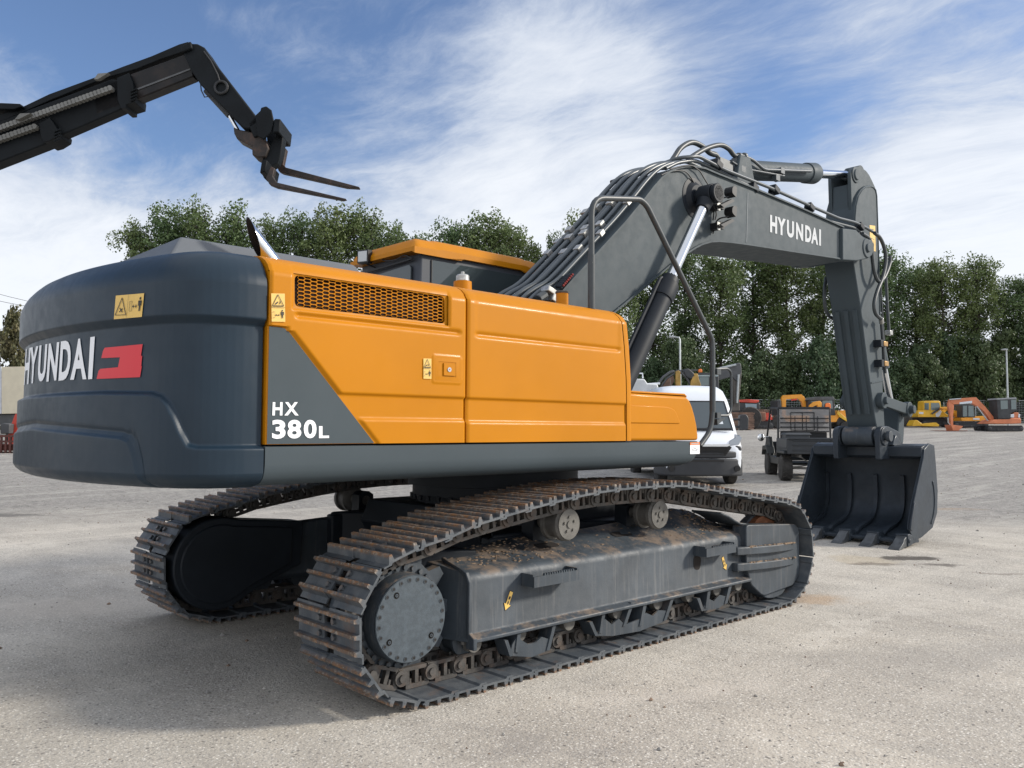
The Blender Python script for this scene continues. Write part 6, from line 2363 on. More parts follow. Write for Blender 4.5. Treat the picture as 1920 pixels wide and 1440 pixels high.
# behind the utility vehicle
sd = Side('backhoe_loader', 1490, 803, 'yellow digger with arched boom, seen above the left of the utility vehicle', 'excavator', 'diggers behind the utility vehicle')
sd.conv = zf(1400, 640, 3.6)
sd.part('boom', [Mt['amber'], Mt['redp']], [([(238, 380), (248, 364), (370, 358), (392, 378), (408, 420), (404, 470), (390, 470), (370, 405), (345, 385), (266, 392), (264, 500), (240, 500)], -0.15, 0.15), ([(300, 392), (340, 386), (340, 396), (300, 402)], -0.17, -0.155, 1)], bevel=0.02)
sd.part('house', Mt['amber'], [([(225, 500), (420, 500), (425, 545), (225, 545)], -0.9, 0.9)], bevel=0.03)
sd.part('cab', Mt['dk'], [([(208, 500), (208, 400), (232, 395), (238, 500)], -0.8, 0.8)], bevel=0.03)
tracks(sd, [(225, 590), (225, 550), (430, 550), (430, 590)], 0.4, 1.0)
sd = Side('backhoe_loader', 1540, 803, 'backhoe loader with dark roofed cab and orange beacon, right behind the utility vehicle', 'loader', 'diggers behind the utility vehicle')
sd.conv = zf(1400, 640, 3.6)
sd.part('cab', Mt['dk'], [([(415, 400), (430, 390), (585, 385), (592, 400), (600, 500), (420, 500)], -0.8, 0.8)], bevel=0.03)
sd.part('roof', Mt['gx'], [([(408, 398), (430, 380), (470, 374), (586, 374), (594, 388), (592, 396)], -0.9, 0.9)], bevel=0.02)
sd.part('window', Mt['glass_gr'], [([(435, 404), (500, 400), (500, 455), (430, 455)], -0.82, -0.805)])
sd.part('window', Mt['glass_gr'], [([(512, 400), (578, 398), (582, 455), (512, 455)], -0.82, -0.805)])
sd.part('boom', Mt['amber'], [([(416, 470), (428, 430), (455, 408), (495, 402), (508, 415), (505, 460), (480, 470), (478, 430), (450, 440), (440, 475)], -1.2, -0.95)], bevel=0.02)
sd.part('beacon', Mt['beacon'], [([(533, 452), (533, 425), (542, 416), (560, 416), (568, 426), (568, 452)], -1.0, -0.86)], bevel=0.02)
sd.part('body', Mt['amber'], [([(420, 500), (600, 500), (640, 465), (688, 468), (690, 515), (640, 530), (600, 545), (420, 545)], -0.8, 0.8)], bevel=0.03)
sd.part('loader_arm', Mt['yellow'], [([(616, 468), (640, 490), (690, 530), (684, 546), (630, 512), (612, 490)], -1.0, -0.85)], bevel=0.02)
sd.part('bucket', Mt['ink'], [([(632, 580), (640, 552), (670, 540), (698, 545), (690, 585), (650, 588)], -1.1, 1.1)], bevel=0.02)
wheel(sd.root, tuple(sd.T @ Vector((-0.6, -0.7, 0.6))), 0.6, 0.4, ax=tuple(FH))
wheel(sd.root, tuple(sd.T @ Vector((1.3, -0.7, 0.45))), 0.45, 0.35, ax=tuple(FH))

# red machines and rusty stack left of the utility vehicle
sd = Side('tractor', 1406, 804, 'red roofed tractor with pale windows, standing behind the rusty stack', 'tractor', None)
sd.conv = zf(1160, 600, 4.115)
sd.part('cab', Mt['dk'], [([(925, 636), (1085, 640), (1095, 720), (915, 720)], -0.7, 0.9)], bevel=0.03)
sd.part('roof', Mt['redp'], [([(925, 634), (932, 616), (1000, 612), (1082, 618), (1084, 632), (1060, 640)], -0.8, 1.0)], bevel=0.03)
sd.part('window', mat('pale_cab_glass', (0.22, 0.29, 0.33), 0.1), [([(976, 645), (1066, 648), (1062, 706), (985, 706)], -0.72, -0.705)])
sd.part('bonnet', Mt['redp'], [([(1050, 720), (1170, 715), (1172, 790), (1050, 800)], -0.5, 0.7)], bevel=0.05)
wheel(sd.root, tuple(sd.T @ Vector((-0.2, -0.8, 0.8))), 0.8, 0.5, ax=tuple(FH))
wheel(sd.root, tuple(sd.T @ Vector((1.9, -0.6, 0.5))), 0.5, 0.35, ax=tuple(FH))
sd = Side('crushing_machine', 1428, 804, 'red tracked machine with a row of rollers and rusty side hopper', 'machine')
sd.conv = zf(1160, 600, 4.115)
sd.part('hopper', [mat('dusty_red_hopper', (0.24, 0.12, 0.08), 0.8, 0, 0.3, 1.5), Mt['redp']], [([(1048, 720), (1060, 706), (1136, 712), (1138, 770), (1110, 792), (1052, 792)], -0.9, 0.9), ([(1136, 715), (1172, 714), (1190, 770), (1136, 772)], -0.8, 0.8, 1)], bevel=0.03)
tracks(sd, [(1042, 838), (1042, 782), (1200, 782), (1200, 838)], 0.5, 1.0)


def rollers(mb):
    for k in range(7):
        x, z = sd.P((1048 + 20 * k, 698 + 1.0 * k), -0.8)
        mb.cyl((x, -0.8, z), (x, 0.8, z), 0.12, n=12)


sd.part('roller_row', Mt['rusty'], fn=rollers)
sd = Side('mat_stack', 1390, 805.5, 'stack of rusty brown steel mats on the gravel right of the van mirror', 'stack')
sd.conv = zf(1160, 600, 4.115)


def mats_(mb):
    rr = random.Random(3)
    x0, z1 = sd.P((848, 712), -1.0)
    x1, _z = sd.P((1046, 714), -1.0)
    n = 8
    for k in range(n):
        dx = rr.uniform(-0.05, 0.05)
        z0 = z1 * k / n
        mb.bb(x0 + dx, x1 + dx, -1.0, 1.2, z0 + 0.01, z0 + z1 / n - 0.02)
        mb.bb(x0 + dx + 0.1, x1 + dx - 0.1, -0.95, 1.15, z0 + z1 / n - 0.02, z0 + z1 / n + 0.01)


sd.part('steel_mats', Mt['rusty'], fn=mats_)

# excavator with a worn grey boom just behind the van
sd = Side('crawler_excavator', 1330, 850, 'large excavator with worn grey boom and beacon, rising behind the white van', 'excavator', None, depth=38)
sd.conv = zf(1160, 600, 4.115)
sd.part('boom', Mt['gx'], [([(600, 470), (640, 430), (760, 392), (870, 362), (905, 340), (918, 330), (940, 332), (946, 350), (950, 400), (930, 470), (900, 470), (878, 436), (760, 470), (640, 520)], -0.25, 0.25)], bevel=0.03)
sd.part('arm', mat('worn_arm', (0.11, 0.10, 0.09), 0.7, 0, 0.3, 1.5), [([(880, 400), (930, 345), (950, 400), (944, 480), (930, 600), (936, 700), (872, 700), (888, 640), (884, 560), (878, 470)], -0.2, 0.2)], bevel=0.03)
sd.part('arm_cylinder', Mt['pole'], fn=lambda mb: (sd.L(mb, [(760, 378), (905, 345)], -0.3, 0.05), sd.L(mb, [(925, 420), (912, 640)], -0.3, 0.05)))
cc_ = sd.part('cab', Mt['dk'], [([(612, 408), (770, 405), (778, 560), (600, 560)], -1.2, 0.0)], bevel=0.03)
sd.part('window', Mt['glass_gr'], [([(622, 440), (696, 440), (696, 505), (622, 505)], -1.22, -1.205)])
sd.part('window_frame', mat('pale_band', (0.30, 0.36, 0.36), 0.3), [([(612, 424), (768, 424), (768, 436), (612, 436)], -1.225, -1.205)])
sd.part('beacon', Mt['beacon'], [([(618, 404), (618, 384), (626, 377), (638, 377), (645, 385), (645, 404)], -0.8, -0.65)], bevel=0.02)
sd.part('house', Mt['dk'], [([(300, 540), (780, 540), (780, 700), (300, 700)], -1.3, 1.3)], bevel=0.05)
tracks(sd, [(280, 1000), (280, 800), (800, 800), (800, 1000)], 0.6, 1.5)
sd = Side('wheeled_loader', 1262, 850, 'yellow digger linkage and hoses showing over the roof of the white van', 'loader', None, depth=34.5)
sd.conv = zf(1160, 600, 4.115)
sd.part('linkage', [mat('mustard_paint', (0.36, 0.22, 0.05), 0.6, 0, 0.3, 2), Mt['rusty']], [([(440, 520), (442, 396), (462, 388), (478, 400), (480, 520)], -0.3, -0.1), ([(552, 520), (556, 480), (580, 412), (612, 414), (618, 450), (636, 500), (636, 520)], -0.3, -0.1), ([(330, 520), (345, 480), (395, 440), (425, 428), (432, 470), (400, 520)], -0.2, 0.1, 1)], bevel=0.02)
sd.part('pipework', Mt['gx'], fn=lambda mb: (sd.L(mb, [(300, 500), (345, 440), (400, 402), (430, 396)], -0.25, 0.06), sd.L(mb, [(330, 510), (372, 450), (432, 410)], -0.2, 0.04), sd.L(mb, [(470, 396), (520, 440), (552, 500)], -0.2, 0.05), sd.L(mb, [(440, 390), (610, 388)], 0.1, 0.03)))
sd.part('hydraulic_drum', Mt['dk'], [([(505, 400), (515, 376), (540, 372), (575, 400), (600, 430), (560, 460), (520, 440)], -0.3, 0.2)], bevel=0.05)
sd.part('body', Mt['dk'], [([(320, 515), (640, 515), (640, 760), (320, 760)], -0.8, 0.8)], bevel=0.05)
wheel(sd.root, tuple(sd.T @ Vector((-1.5, -0.8, 0.7))), 0.7, 0.45, ax=tuple(FH))
wheel(sd.root, tuple(sd.T @ Vector((1.0, -0.8, 0.7))), 0.7, 0.45, ax=tuple(FH))
sd = Side('road_machine', 1200, 850, 'white machine with a small rail on top, left of the white van roof', 'machine', None, depth=32.5)
sd.conv = zf(1160, 600, 4.115)
sd.part('body', mat('off_white_paint', (0.55, 0.57, 0.58), 0.5, 0, 0.1), [([(60, 530), (112, 470), (118, 452), (200, 455), (222, 490), (300, 494), (310, 530), (300, 700), (60, 700)], -0.8, 0.8)], bevel=0.04)
sd.part('rail', Mt['vanwhite'], fn=lambda mb: (sd.L(mb, [(134, 450), (134, 412), (184, 412), (186, 450)], -0.5, 0.03), sd.L(mb, [(222, 496), (318, 490)], -0.6, 0.04)))
for dx in (-1.1, 0.7):
    wheel(sd.root, tuple(sd.T @ Vector((dx, -0.7, 0.5))), 0.5, 0.35, ax=tuple(FH))

# ---------------------------------------------------------------- left edge: trailer, red loader, rack
sd = Side('box_trailer', 2, 860, 'cream and white box trailer at the far left edge of the photo', 'trailer', None, depth=38)
sd.conv = zf(0, 520, 3.275)
sd.part('box', [mat('cream_panel', (0.62, 0.56, 0.42), 0.6, 0, 0.05), mat('trailer_edge', (0.50, 0.52, 0.55), 0.5)], [([(10, 550), (150, 548), (150, 835), (10, 838)], 0.0, 2.4), ([(-900, 548), (8, 548), (8, 838), (-900, 838)], -0.02, 2.4, 1)], bevel=0.01)
sd.part('chassis', Mt['gx'], [([(-900, 842), (150, 842), (150, 905), (-900, 905)], 0.2, 2.2)])
for dx in (-3.0, -4.2, 0.6):
    wheel(sd.root, tuple(sd.T @ Vector((dx, 0.3, 0.5))), 0.5, 0.3, ax=tuple(FH))
sd = Side('red_hopper', 20, 862, 'red angled machine panel beside the trailer at the far left', 'machine', None, depth=34.5)
sd.conv = zf(0, 520, 3.275)
sd.part('panel', Mt['redp'], [([(50, 968), (62, 920), (92, 838), (140, 838), (140, 1060), (50, 1060)], 0.0, 0.8)], bevel=0.02)
sd.part('engine', Mt['gx'], [([(0, 905), (20, 895), (60, 900), (55, 960), (0, 960)], -0.3, 0.5)], bevel=0.03)
sd = Side('steel_rack', 8, 862, 'dark red steel rack with upright bars at the far left', 'rack', None, depth=33)
sd.conv = zf(0, 520, 3.275)


def rack(mb):
    for k in range(-14, 8):
        x, z = sd.P((10 + 28 * k, 968), 0)
        mb.bb(x - 0.035, x + 0.035, -0.03, 0.03, 0.02, z)
    xa, xb = sd.P((-400, 970), 0)[0], sd.P((200, 970), 0)[0]
    for v_ in (975, 1008, 1085):
        z = sd.P((0, v_), 0)[1]
        mb.bb(xa, xb, -0.05, 0.05, z - 0.04, z + 0.04)
    z = sd.P((0, 1010), 0)[1]
    mb.bb(xa, xb, 0.06, 0.9, 0.1, z - 0.1)


sd.part('bars', mat('dark_red_steel', (0.10, 0.030, 0.022), 0.7, 0, 0.3), fn=rack)

# ---------------------------------------------------------------- fence, lamp posts, wires
fr0, fr1 = CP + FH * 71 + RH * (-5), CP + FH * 74 + RH * 58
fe_ = empty('mesh_fence', ((fr0.x + fr1.x) / 2, (fr0.y + fr1.y) / 2, gz((fr0.x + fr1.x) / 2, (fr0.y + fr1.y) / 2)), 0, 'grey steel mesh fence along the far edge of the yard in front of the trees', 'fence')
N = 22
base = fe_.location.copy()
for k in range(N + 1):
    p = fr0.lerp(fr1, k / N)
    z = gz(p.x, p.y)
    m_ = MB()
    m_.cyl((p.x - base.x, p.y - base.y, z - base.z), (p.x - base.x, p.y - base.y, z - base.z + 2.05), 0.045, n=8)
    m_.build('post', Mt['pole'], fe_)
    if k < N:
        q = fr0.lerp(fr1, (k + 1) / N)
        z2 = gz(q.x, q.y)
        m_ = MB()
        A, B = Vector((p.x, p.y, z)) - base, Vector((q.x, q.y, z2)) - base
        for h in (0.1, 2.0):
            m_.tube([A + Vector((0, 0, h)), B + Vector((0, 0, h))], 0.03, 5)
        for i in range(1, 9):
            m_.tube([A + Vector((0, 0, 0.1 + 0.21 * i)), B + Vector((0, 0, 0.1 + 0.21 * i))], 0.008, 3)
        for i in range(1, 20):
            c = A.lerp(B, i / 20)
            m_.tube([c + Vector((0, 0, 0.1)), c + Vector((0, 0, 2.0))], 0.008, 3)
        m_.build('mesh_panel', Mt['pole'], fe_)
for (u, v1, dep, arm_, lab) in ((1891, 655, 62, 0, 'slim grey lamp post at the right edge, in front of the dark trees'), (1276, 631, 54, 1, 'thin grey lamp post with curved top, behind the van and boom cylinder')):
    p = W(u, 800, dep)
    z0_ = gz(p.x, p.y)
    tp_ = W(u, v1, dep)
    r_ = empty('lamp_post', (p.x, p.y, z0_), 0, lab, 'lamp post', 'lamp posts round the yard')
    m_ = MB()
    H = tp_.z - z0_
    m_.tube([(0, 0, 0), (0, 0, H * 0.5), (0, 0, H - 0.15)] + ([tuple(-RH * 0.06 + Vector((0, 0, H - 0.03))), tuple(-RH * 0.35 + Vector((0, 0, H)))] if arm_ else [(0, 0, H)]), 0.075, 8, 0.05)
    m_.build('post', Mt['pole'], r_)
    m_ = MB()
    hd_ = -RH * (0.5 if arm_ else 0.15) + Vector((0, 0, H + 0.01))
    m_.sphere(hd_, 0.16, 10, 6, (1.6, 1.6, 0.4))
    m_.build('lamp_head', Mt['pole'], r_)
for k, (v0_, v1_) in enumerate(((537, 556), (549, 564))):
    m_ = MB()
    a, b = W(-300, v0_ - (v1_ - v0_) * 4.4, 66), W(230, v1_ + (v1_ - v0_) * 2, 100)
    o_ = a.copy()
    m_.tube([a.lerp(b, i / 12) - o_ - Vector((0, 0, 1.0 * math.sin(PI * i / 12))) for i in range(13)], 0.022, 4)
    w_ = m_.build('overhead_wire', Mt['dk'])
    w_.location = o_
    tag(w_, ('upper' if k == 0 else 'lower') + ' of the two thin overhead wires crossing the sky at the left edge', 'wire', 'overhead wires at the left')

# ---------------------------------------------------------------- telescopic handler reaching in from the left
sd = Side('telescopic_handler', 120, 905, 'dark telescopic handler boom with pallet forks, raised into the sky from the left', 'telehandler', None, depth=12.8)
sd.conv = zf(0, 60, 2.743)
sd.mid = 0.05
tm = mat('handler_boom_paint', (0.006, 0.008, 0.010), 0.55, 0, 0.25, 2, 0.05, 40, spec=0.15)
tm2 = mat('handler_boom_inner', (0.009, 0.009, 0.010), 0.4, 0, 0.3, 3, rust=0.3, rs=3, rustcol=(0.03, 0.018, 0.012), spec=0.25)
rustm = mat('rusty_fork_steel', (0.030, 0.023, 0.020), 0.6, 0.2, 0.3, 5, rust=0.5, rs=5, rustcol=(0.08, 0.04, 0.025))
b1 = sd.part('outer_boom', tm, [([(-2600, 1560), (-2600, 1712), (282, 590), (262, 500), (300, 452), (60, 540)], -0.13, 0.13)], bevel=0.02)
b2 = sd.part('middle_boom', tm, [([(-40, 500), (-40, 700), (345, 548), (660, 412), (640, 268), (600, 262)], -0.11, 0.11)], bevel=0.02)
b3 = sd.part('inner_boom', tm2, [([(500, 320), (520, 450), (1016, 250), (1000, 145), (960, 140), (720, 228)], -0.11, 0.11)], bevel=0.02)
sd.part('inner_lip', Mt['gx'], [([(716, 318), (1005, 208), (1006, 216), (716, 327)], -0.122, -0.112)], parent=None)
for cpl in ([(640, 270), (700, 245), (718, 290), (732, 362), (728, 392), (685, 405), (684, 422), (660, 424), (642, 380)], [(245, 500), (300, 470), (322, 500), (346, 540), (342, 562), (300, 588), (270, 596), (255, 560)]):
    sd.part('boom_collar', tm, [(cpl, -0.20, 0.20)], bevel=0.012, fn=(lambda mb, c_=cpl: [mb.cyl((sd.P(q_, -0.2)[0], -0.225, sd.P(q_, -0.2)[1]), (sd.P(q_, -0.2)[0], -0.19, sd.P(q_, -0.2)[1]), 0.016, n=8) for q_ in [((c_[0][0] * .7 + c_[3][0] * .3) + 9 * i_, (c_[0][1] * .55 + c_[3][1] * .45) + 16 * j_ - 4 * i_) for i_ in range(1, 5) for j_ in (0, 1, 2, 3)]]))


def tray(pts, n, r):
    def f(mb):
        for k in range(n):
            t = k / (n - 1)
            q = (pts[0][0] + (pts[1][0] - pts[0][0]) * t, pts[0][1] + (pts[1][1] - pts[0][1]) * t)
            x, z = sd.P(q, -0.26)
            mb.cyl((x, -0.24, z), (x, -0.15, z), r, n=10)
    return f


sd.part('cable_chain', mat('chain_grey', (0.16, 0.16, 0.15), 0.6), [([(540, 290), (560, 262), (612, 258), (560, 290)], -0.3, -0.22)], fn=tray([(-60, 508), (560, 284)], 34, 0.042))
sd.part('cable_chain', mat('chain_grey_2', (0.13, 0.13, 0.12), 0.6), [([(150, 494), (175, 466), (228, 464), (170, 494)], -0.33, -0.25)], fn=tray([(-60, 562), (170, 482)], 13, 0.042))
sd.part('hose_guide', tm, [([(-60, 520), (-60, 470), (140, 405), (280, 338), (520, 250), (655, 198), (800, 145), (940, 85), (985, 72), (1022, 98), (1018, 120), (975, 118), (850, 160), (720, 212), (560, 258), (280, 372)], -0.10, 0.10), ([(-200, 392), (60, 396), (150, 400), (160, 412), (120, 428), (-200, 424)], -0.2, 0.2)], bevel=0.01)
hd_ = sd.part('boom_head', tm, [([(968, 128), (975, 105), (1000, 95), (1045, 97), (1080, 115), (1115, 170), (1345, 468), (1350, 500), (1305, 528), (1275, 522), (1180, 425), (1062, 305), (1012, 232)], -0.2, 0.2), ([(968, 120), (1018, 92), (1026, 128), (975, 150)], -0.26, 0.26)], bevel=0.02)


def ring_(mb):
    x, z = sd.P((1140, 288), -0.2)
    mb.tube([(x + 0.095 * math.cos(a), -0.225, z + 0.095 * math.sin(a)) for a in [2 * PI * k / 24 for k in range(25)]], 0.022, 8)
    sd.L(mb, [(1048, 100), (1085, 150), (1120, 220), (1130, 255)], -0.215, 0.012)
    mb.tube([(sd.P((1030, 250), -.1)[0], -0.1, sd.P((1030, 250), -.1)[1])] + [(sd.P(q, -.1)[0], -0.1, sd.P(q, -.1)[1]) for q in ((1035, 300), (1052, 335), (1080, 330))], 0.010, 6)


sd.part('hose_loop', Mt['black'], fn=ring_)
sd.part('tilt_cylinder', Mt['dk'], fn=lambda mb: (sd.L(mb, [(1060, 300), (1180, 430)], -0.05, 0.05, 10),))
sd.part('piston_rod', Mt['chrome'], fn=lambda mb: sd.L(mb, [(1178, 426), (1228, 515)], -0.05, 0.032, 12))
sd.part('hitch_link', rustm, [([(1222, 512), (1250, 525), (1330, 540), (1385, 575), (1402, 620), (1385, 664), (1345, 668), (1318, 655), (1316, 612), (1240, 572), (1226, 545)], -0.16, 0.16)], bevel=0.02)
sd.part('hitch_plate', tm, [([(1348, 470), (1372, 448), (1376, 432), (1402, 424), (1428, 444), (1442, 505), (1430, 555), (1390, 592), (1358, 575)], -0.30, -0.26), ([(1348, 470), (1372, 448), (1376, 432), (1402, 424), (1428, 444), (1442, 505), (1430, 555), (1390, 592), (1358, 575)], 0.24, 0.30), ([(1300, 500), (1350, 455), (1360, 560), (1330, 570)], -0.2, 0.2)], bevel=0.015)
sd.part('fork_carriage', tm, [([(1448, 492), (1478, 494), (1458, 640), (1440, 690), (1414, 706), (1400, 758), (1372, 768), (1356, 730), (1360, 680), (1395, 605), (1436, 545)], -0.10, 0.10), ([(1448, 492), (1478, 494), (1470, 560), (1440, 560)], -0.34, 0.34), ([(1384, 700), (1412, 700), (1400, 758), (1374, 764)], -0.34, 0.34)], bevel=0.015)
sd.mid = None
sd.part('fork', rustm, [([(1368, 748), (1384, 782), (1420, 797), (1760, 862), (1780, 857), (1420, 772), (1402, 742), (1412, 700), (1392, 690)], -0.42, -0.30)], bevel=0.01)
sd.part('fork', rustm, [([(1424, 690), (1432, 714), (1450, 724), (1780, 798), (1846, 802), (1848, 796), (1470, 696), (1456, 680), (1472, 600), (1452, 590)], 0.30, 0.42)], bevel=0.01)


def machine_(mb):
    x0 = sd.P((-2600, 1640), 0)[0]
    mb.bb(x0 - 1.0, x0 + 4.6, -1.1, 1.1, 0.7, 1.25)
    mb.bb(x0 - 1.2, x0 + 0.8, -0.6, 0.6, 1.2, 2.1)


ch_ = sd.part('chassis', tm, fn=machine_, bevel=0.05)
xx0 = sd.P((-2600, 1640), 0)[0]
sd.part('cab', Mt['glass_gr'], fn=lambda mb: mb.bb(xx0 + 1.2, xx0 + 2.8, 0.35, 1.15, 1.25, 2.75), bevel=0.08)
for dx in (0.0, 3.6):
    for t in (-0.95, 0.95):
        wheel(sd.root, tuple(sd.T @ Vector((xx0 + dx, t, 0.65))), 0.65, 0.42, ax=tuple(FH))
# ---------------------------------------------------------------- trees
def leaf_mat(name, a, b):
    m = bpy.data.materials.new(name)
    m.use_nodes = True
    t = NT(m.node_tree)
    bs_ = m.node_tree.nodes['Principled BSDF']
    tc = t.n('ShaderNodeTexCoord')
    oi = t.n('ShaderNodeObjectInfo')
    f = t.noise(tc.outputs['Object'], 0.7, 4, 0.7)
    c = t.mix(t.ss(f, 0.35, 0.65), c4(a), c4(b))
    fine = t.noise(tc.outputs['Object'], 5.0, 2, 0.6)
    c = t.mix(t.ss(fine, 0.5, 0.7, 0, 0.35), c, c4([x * 1.7 for x in b]))
    c = t.mix(t.math('MULTIPLY', oi.outputs['Random'], 0.45), c, c4((b[0] * 1.25, b[1] * 0.95, b[2] * 0.7)))
    t.set(bs_.inputs['Base Color'], c)
    bs_.inputs['Roughness'].default_value = 0.55
    bs_.inputs['Specular IOR Level'].default_value = 0.35
    tr = t.n('ShaderNodeBsdfTranslucent', None, Color=c)
    mx = t.n('ShaderNodeMixShader', None, i0=0.22, i1=bs_.outputs[0], i2=tr)
    m.node_tree.links.new(mx.outputs[0], m.node_tree.nodes['Material Output'].inputs[0])
    return m


LM1 = leaf_mat('poplar_leaves', (0.056, 0.100, 0.038), (0.115, 0.168, 0.064))
LM2 = leaf_mat('dark_leaves', (0.044, 0.078, 0.038), (0.082, 0.126, 0.060))
LM3 = leaf_mat('brownish_leaves', (0.070, 0.080, 0.034), (0.130, 0.115, 0.055))
BK = mat('tree_bark', (0.060, 0.050, 0.040), 0.9, 0, 0.3, 4)


def tree_meshes(seed, H, wid, base, nl, clump, leaf, upness=0.75, kind='poplar'):
    rng = random.Random(seed)
    tk = MB()
    pts = [Vector((0, 0, -0.3))]
    lean = Vector((rng.uniform(-.3, .3), rng.uniform(-.3, .3), 0))
    n = 8
    for k in range(1, n + 1):
        pts.append(Vector((lean.x * k / n + rng.uniform(-.12, .12), lean.y * k / n + rng.uniform(-.12, .12), H * 0.92 * k / n)))
    tk.tube(pts, 0.20 * H / 16, 7, 0.03)
    clumps = []
    for i in range(nl):
        f = base + (0.95 - base) * ((i + rng.random()) / nl)
        p0 = Vector((lean.x * f, lean.y * f, H * 0.92 * f))
        if kind == 'poplar':
            prof = (1 - max(0.0, ((f - base) / (1 - base) - 0.55) / 0.5) ** 2.2 * 0.55) * min(1.0, 0.55 + 1.2 * (f - base))
        elif kind == 'cone':
            prof = 1.05 - (f - base) / (1 - base)
        else:
            prof = math.sin(PI * min(1, (f - base) / (1 - base) * 0.7 + 0.28)) ** 0.6
        R_ = wid * prof * rng.uniform(0.45, 1.0)
        a = rng.random() * 2 * PI
        rise = R_ * (upness if kind != 'cone' else -0.15) * rng.uniform(0.6, 1.5)
        p1 = p0 + Vector((math.cos(a) * R_, math.sin(a) * R_, rise))
        cap_ = H * (1.0 - 0.035 * (math.hypot(p1.x - lean.x, p1.y - lean.y)) ** 1.6)
        if p1.z > cap_:
            p1.z = cap_ - rng.random() * 0.7
        mid = p0.lerp(p1, 0.5) + Vector((0, 0, -0.08 * R_ * upness))
        tk.tube([p0, mid, p1], 0.055 * H / 16, 4, 0.012)
        m_ = max(2, int(R_ / 0.75))
        for j in range(m_):
            t = 0.3 + 0.75 * (j + rng.random() * 0.8) / m_
            c = p0.lerp(p1, min(t, 1.05)) + Vector((rng.gauss(0, .28), rng.gauss(0, .28), rng.gauss(0, .28)))
            clumps.append((c, clump * rng.uniform(0.5, 1.15)))
    for k in range(3):
        clumps.append((Vector((lean.x + rng.gauss(0, .5), lean.y + rng.gauss(0, .5), H * (0.90 + 0.02 * k))), clump * 0.8))
    vs, fs = [], []
    for c, r in clumps:
        cnt = int(105 * (r / clump) ** 2)
        sq = rng.uniform(0.7, 1.5)
        for q in range(cnt):
            while True:
                d = Vector((rng.uniform(-1, 1), rng.uniform(-1, 1), rng.uniform(-1, 1)))
                if d.length < 1:
                    break
            p = c + Vector((d.x, d.y, d.z * sq)) * r
            s = leaf * rng.uniform(0.6, 1.25)
            nn = (d.normalized() * 0.6 + Vector((rng.gauss(0, .6), rng.gauss(0, .6), rng.gauss(0.2, .6)))).normalized()
            u = nn.orthogonal().normalized()
            u.rotate(Matrix.Rotation(rng.random() * 6.28, 3, nn))
            v = nn.cross(u)
            o = len(vs)
            vs += [p - u * s * 0.5, p + v * s * 0.34, p + u * s * 0.5, p - v * s * 0.34]
            fs.append((o, o + 1, o + 2, o + 3))
    cm_ = bpy.data.meshes.new('crown')
    cm_.from_pydata([tuple(v) for v in vs], [], fs)
    cm_.update()
    return tk.mesh('trunk', BK, 40), cm_


VAR = {}
for k in range(5):
    VAR['p%d' % k] = tree_meshes(10 + k, 18, 3.0, 0.10, 96, 0.84, 0.24)
for k in range(2):
    VAR['b%d' % k] = tree_meshes(30 + k, 7, 3.0, 0.05, 46, 0.75, 0.30, 0.4, 'bush')
VAR['c0'] = tree_meshes(50, 9, 2.5, 0.05, 60, 0.62, 0.30, 0.0, 'cone')
for k, (tm_, cm_) in VAR.items():
    cm_.materials.append(LM1 if k[0] == 'p' else LM2)


def plant(var, u, vtop, depth, wpx, name, label, cat, group, mat_=None, seed=0, hm=None):
    depth *= 1.22
    p = W(u, 805, depth)
    z0_ = gz(p.x, p.y)
    H = W(u, vtop - (6 if var[0] == 'p' else 0), depth).z - z0_
    H0 = {'p': 18, 'b': 7, 'c': 9}[var[0]]
    W0 = {'p': 5.6, 'b': 6.4, 'c': 5.2}[var[0]]
    sw = (wpx * depth / FPX) / W0
    r_ = empty(name, (p.x, p.y, z0_), (seed * 2.4) % 6.28, label, cat, group)
    sc = (sw, sw, H / H0)
    tm_, cm_ = VAR[var]
    for nm, me in (('trunk', tm_), ('crown', cm_)):
        if mat_ and nm == 'crown':
            me = me.copy()
            me.materials.clear()
            me.materials.append(mat_)
        o = bpy.data.objects.new(nm, me)
        COL.objects.link(o)
        o.parent = r_
        o.scale = sc
    return r_


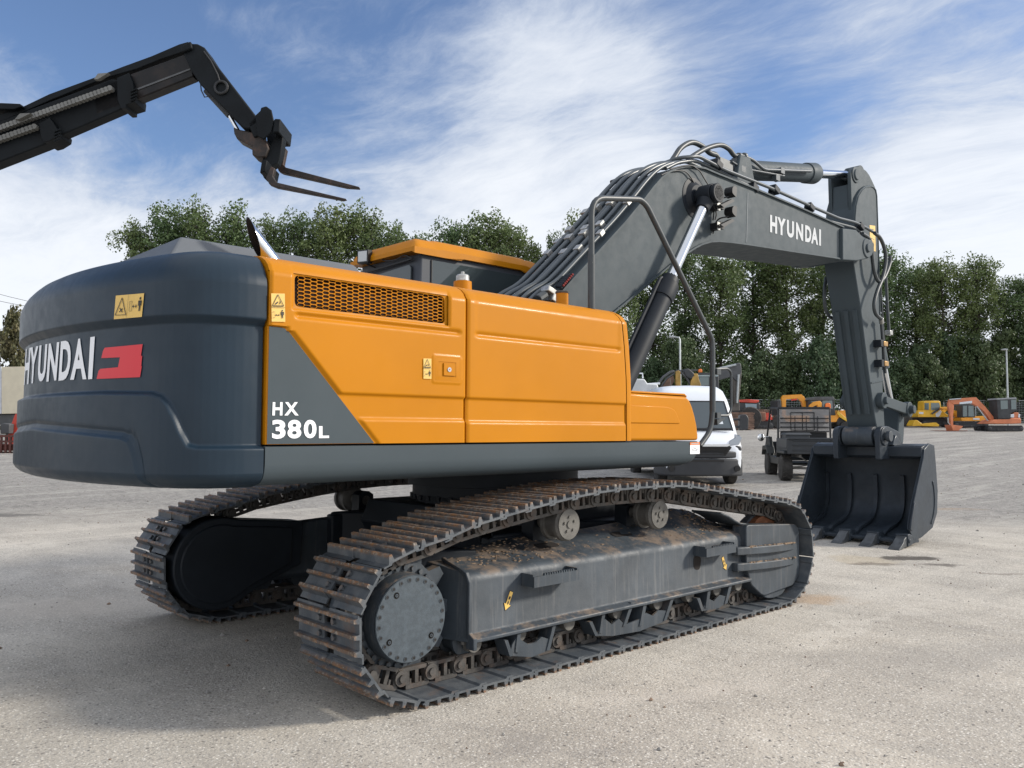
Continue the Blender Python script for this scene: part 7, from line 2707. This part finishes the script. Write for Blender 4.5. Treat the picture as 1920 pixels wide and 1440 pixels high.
left_lab = {250: 'thin leafy poplar at the left end of the tree row, ragged against the sky'}
rows_ = [(252, 402, 62, 90), (305, 366, 63, 105), (372, 362, 62, 100), (440, 366, 63, 105), (505, 392, 62, 90), (560, 382, 63, 95), (622, 366, 62, 105), (692, 368, 63, 105), (748, 405, 62, 75),
         (792, 424, 64, 70), (850, 398, 62, 95), (915, 380, 62, 105), (970, 405, 63, 80), (1008, 446, 63, 55), (1044, 420, 63, 50), (1098, 378, 62, 85), (1160, 400, 63, 90),
         (1225, 430, 66, 95), (1290, 440, 70, 90), (1352, 452, 66, 95), (1415, 446, 70, 95), (1480, 452, 68, 95), (1545, 450, 70, 95), (1606, 440, 66, 95), (1668, 450, 64, 90),
         (1722, 484, 66, 80), (1775, 470, 62, 85), (1838, 466, 62, 85), (1892, 508, 64, 80), (1950, 500, 62, 100)]
ORD = ['first', 'second', 'third', 'fourth', 'fifth', 'sixth', 'seventh', 'eighth', 'ninth', 'tenth']
zones = [(480, 'leafy poplar above the rounded rear of the excavator'), (760, 'leafy poplar between the exhaust pipe and the orange cab roof'), (1020, 'leafy poplar rising behind the orange cab roof'),
         (1200, 'tall poplar seen through the tubes on the excavator boom'), (1600, 'open crowned poplar under the excavator boom'), (3000, 'dark poplar right of the excavator arm')]
cnt_ = {}
for k, (u, v, d_, w_) in enumerate(rows_):
    zi = [i for i, z in enumerate(zones) if u < z[0]][0]
    cnt_[zi] = cnt_.get(zi, -1) + 1
    lab = zones[zi][1] + ', ' + ORD[cnt_[zi]] + ' from the left'
    plant('p%d' % (k * 3 % 5), u, v, d_, w_ * 1.2, 'poplar_tree', lab, 'tree', 'poplars behind the yard fence', None, k)
# lower trees and bushes filling in below the poplars
rg = random.Random(5)
for k in range(17):
    u = 1120 + 52 * k
    plant('b%d' % (k % 2), u, 655 + rg.uniform(-25, 30), 59.5 + rg.uniform(0, 3), 105, 'bushy_tree', 'dark bush behind the fence, ' + ORD[k % 10 if k < 10 else 16 - k] + (' from the left, under the boom' if k < 10 else ' from the right, below the right hand poplars'), 'bush', 'bushes behind the yard fence', None, k + 3)
for k, (u, v) in enumerate(((1725, 640), (1785, 615), (1832, 625), (1880, 610), (1935, 600))):
    plant('c0', u, v, 61, 85, 'spruce_tree', 'dark green spruce behind the fence at the right, ' + ORD[k] + ' from the left', 'tree', 'spruces behind the right hand fence', LM2, k)
plant('b0', 20, 575, 40, 110, 'broadleaf_tree', 'brownish green tree above the trailer at the far left', 'tree', None, LM3, 1)
plant('b1', -60, 590, 42, 120, 'broadleaf_tree', 'brownish tree just outside the left edge beyond the trailer', 'tree', None, LM3, 2)
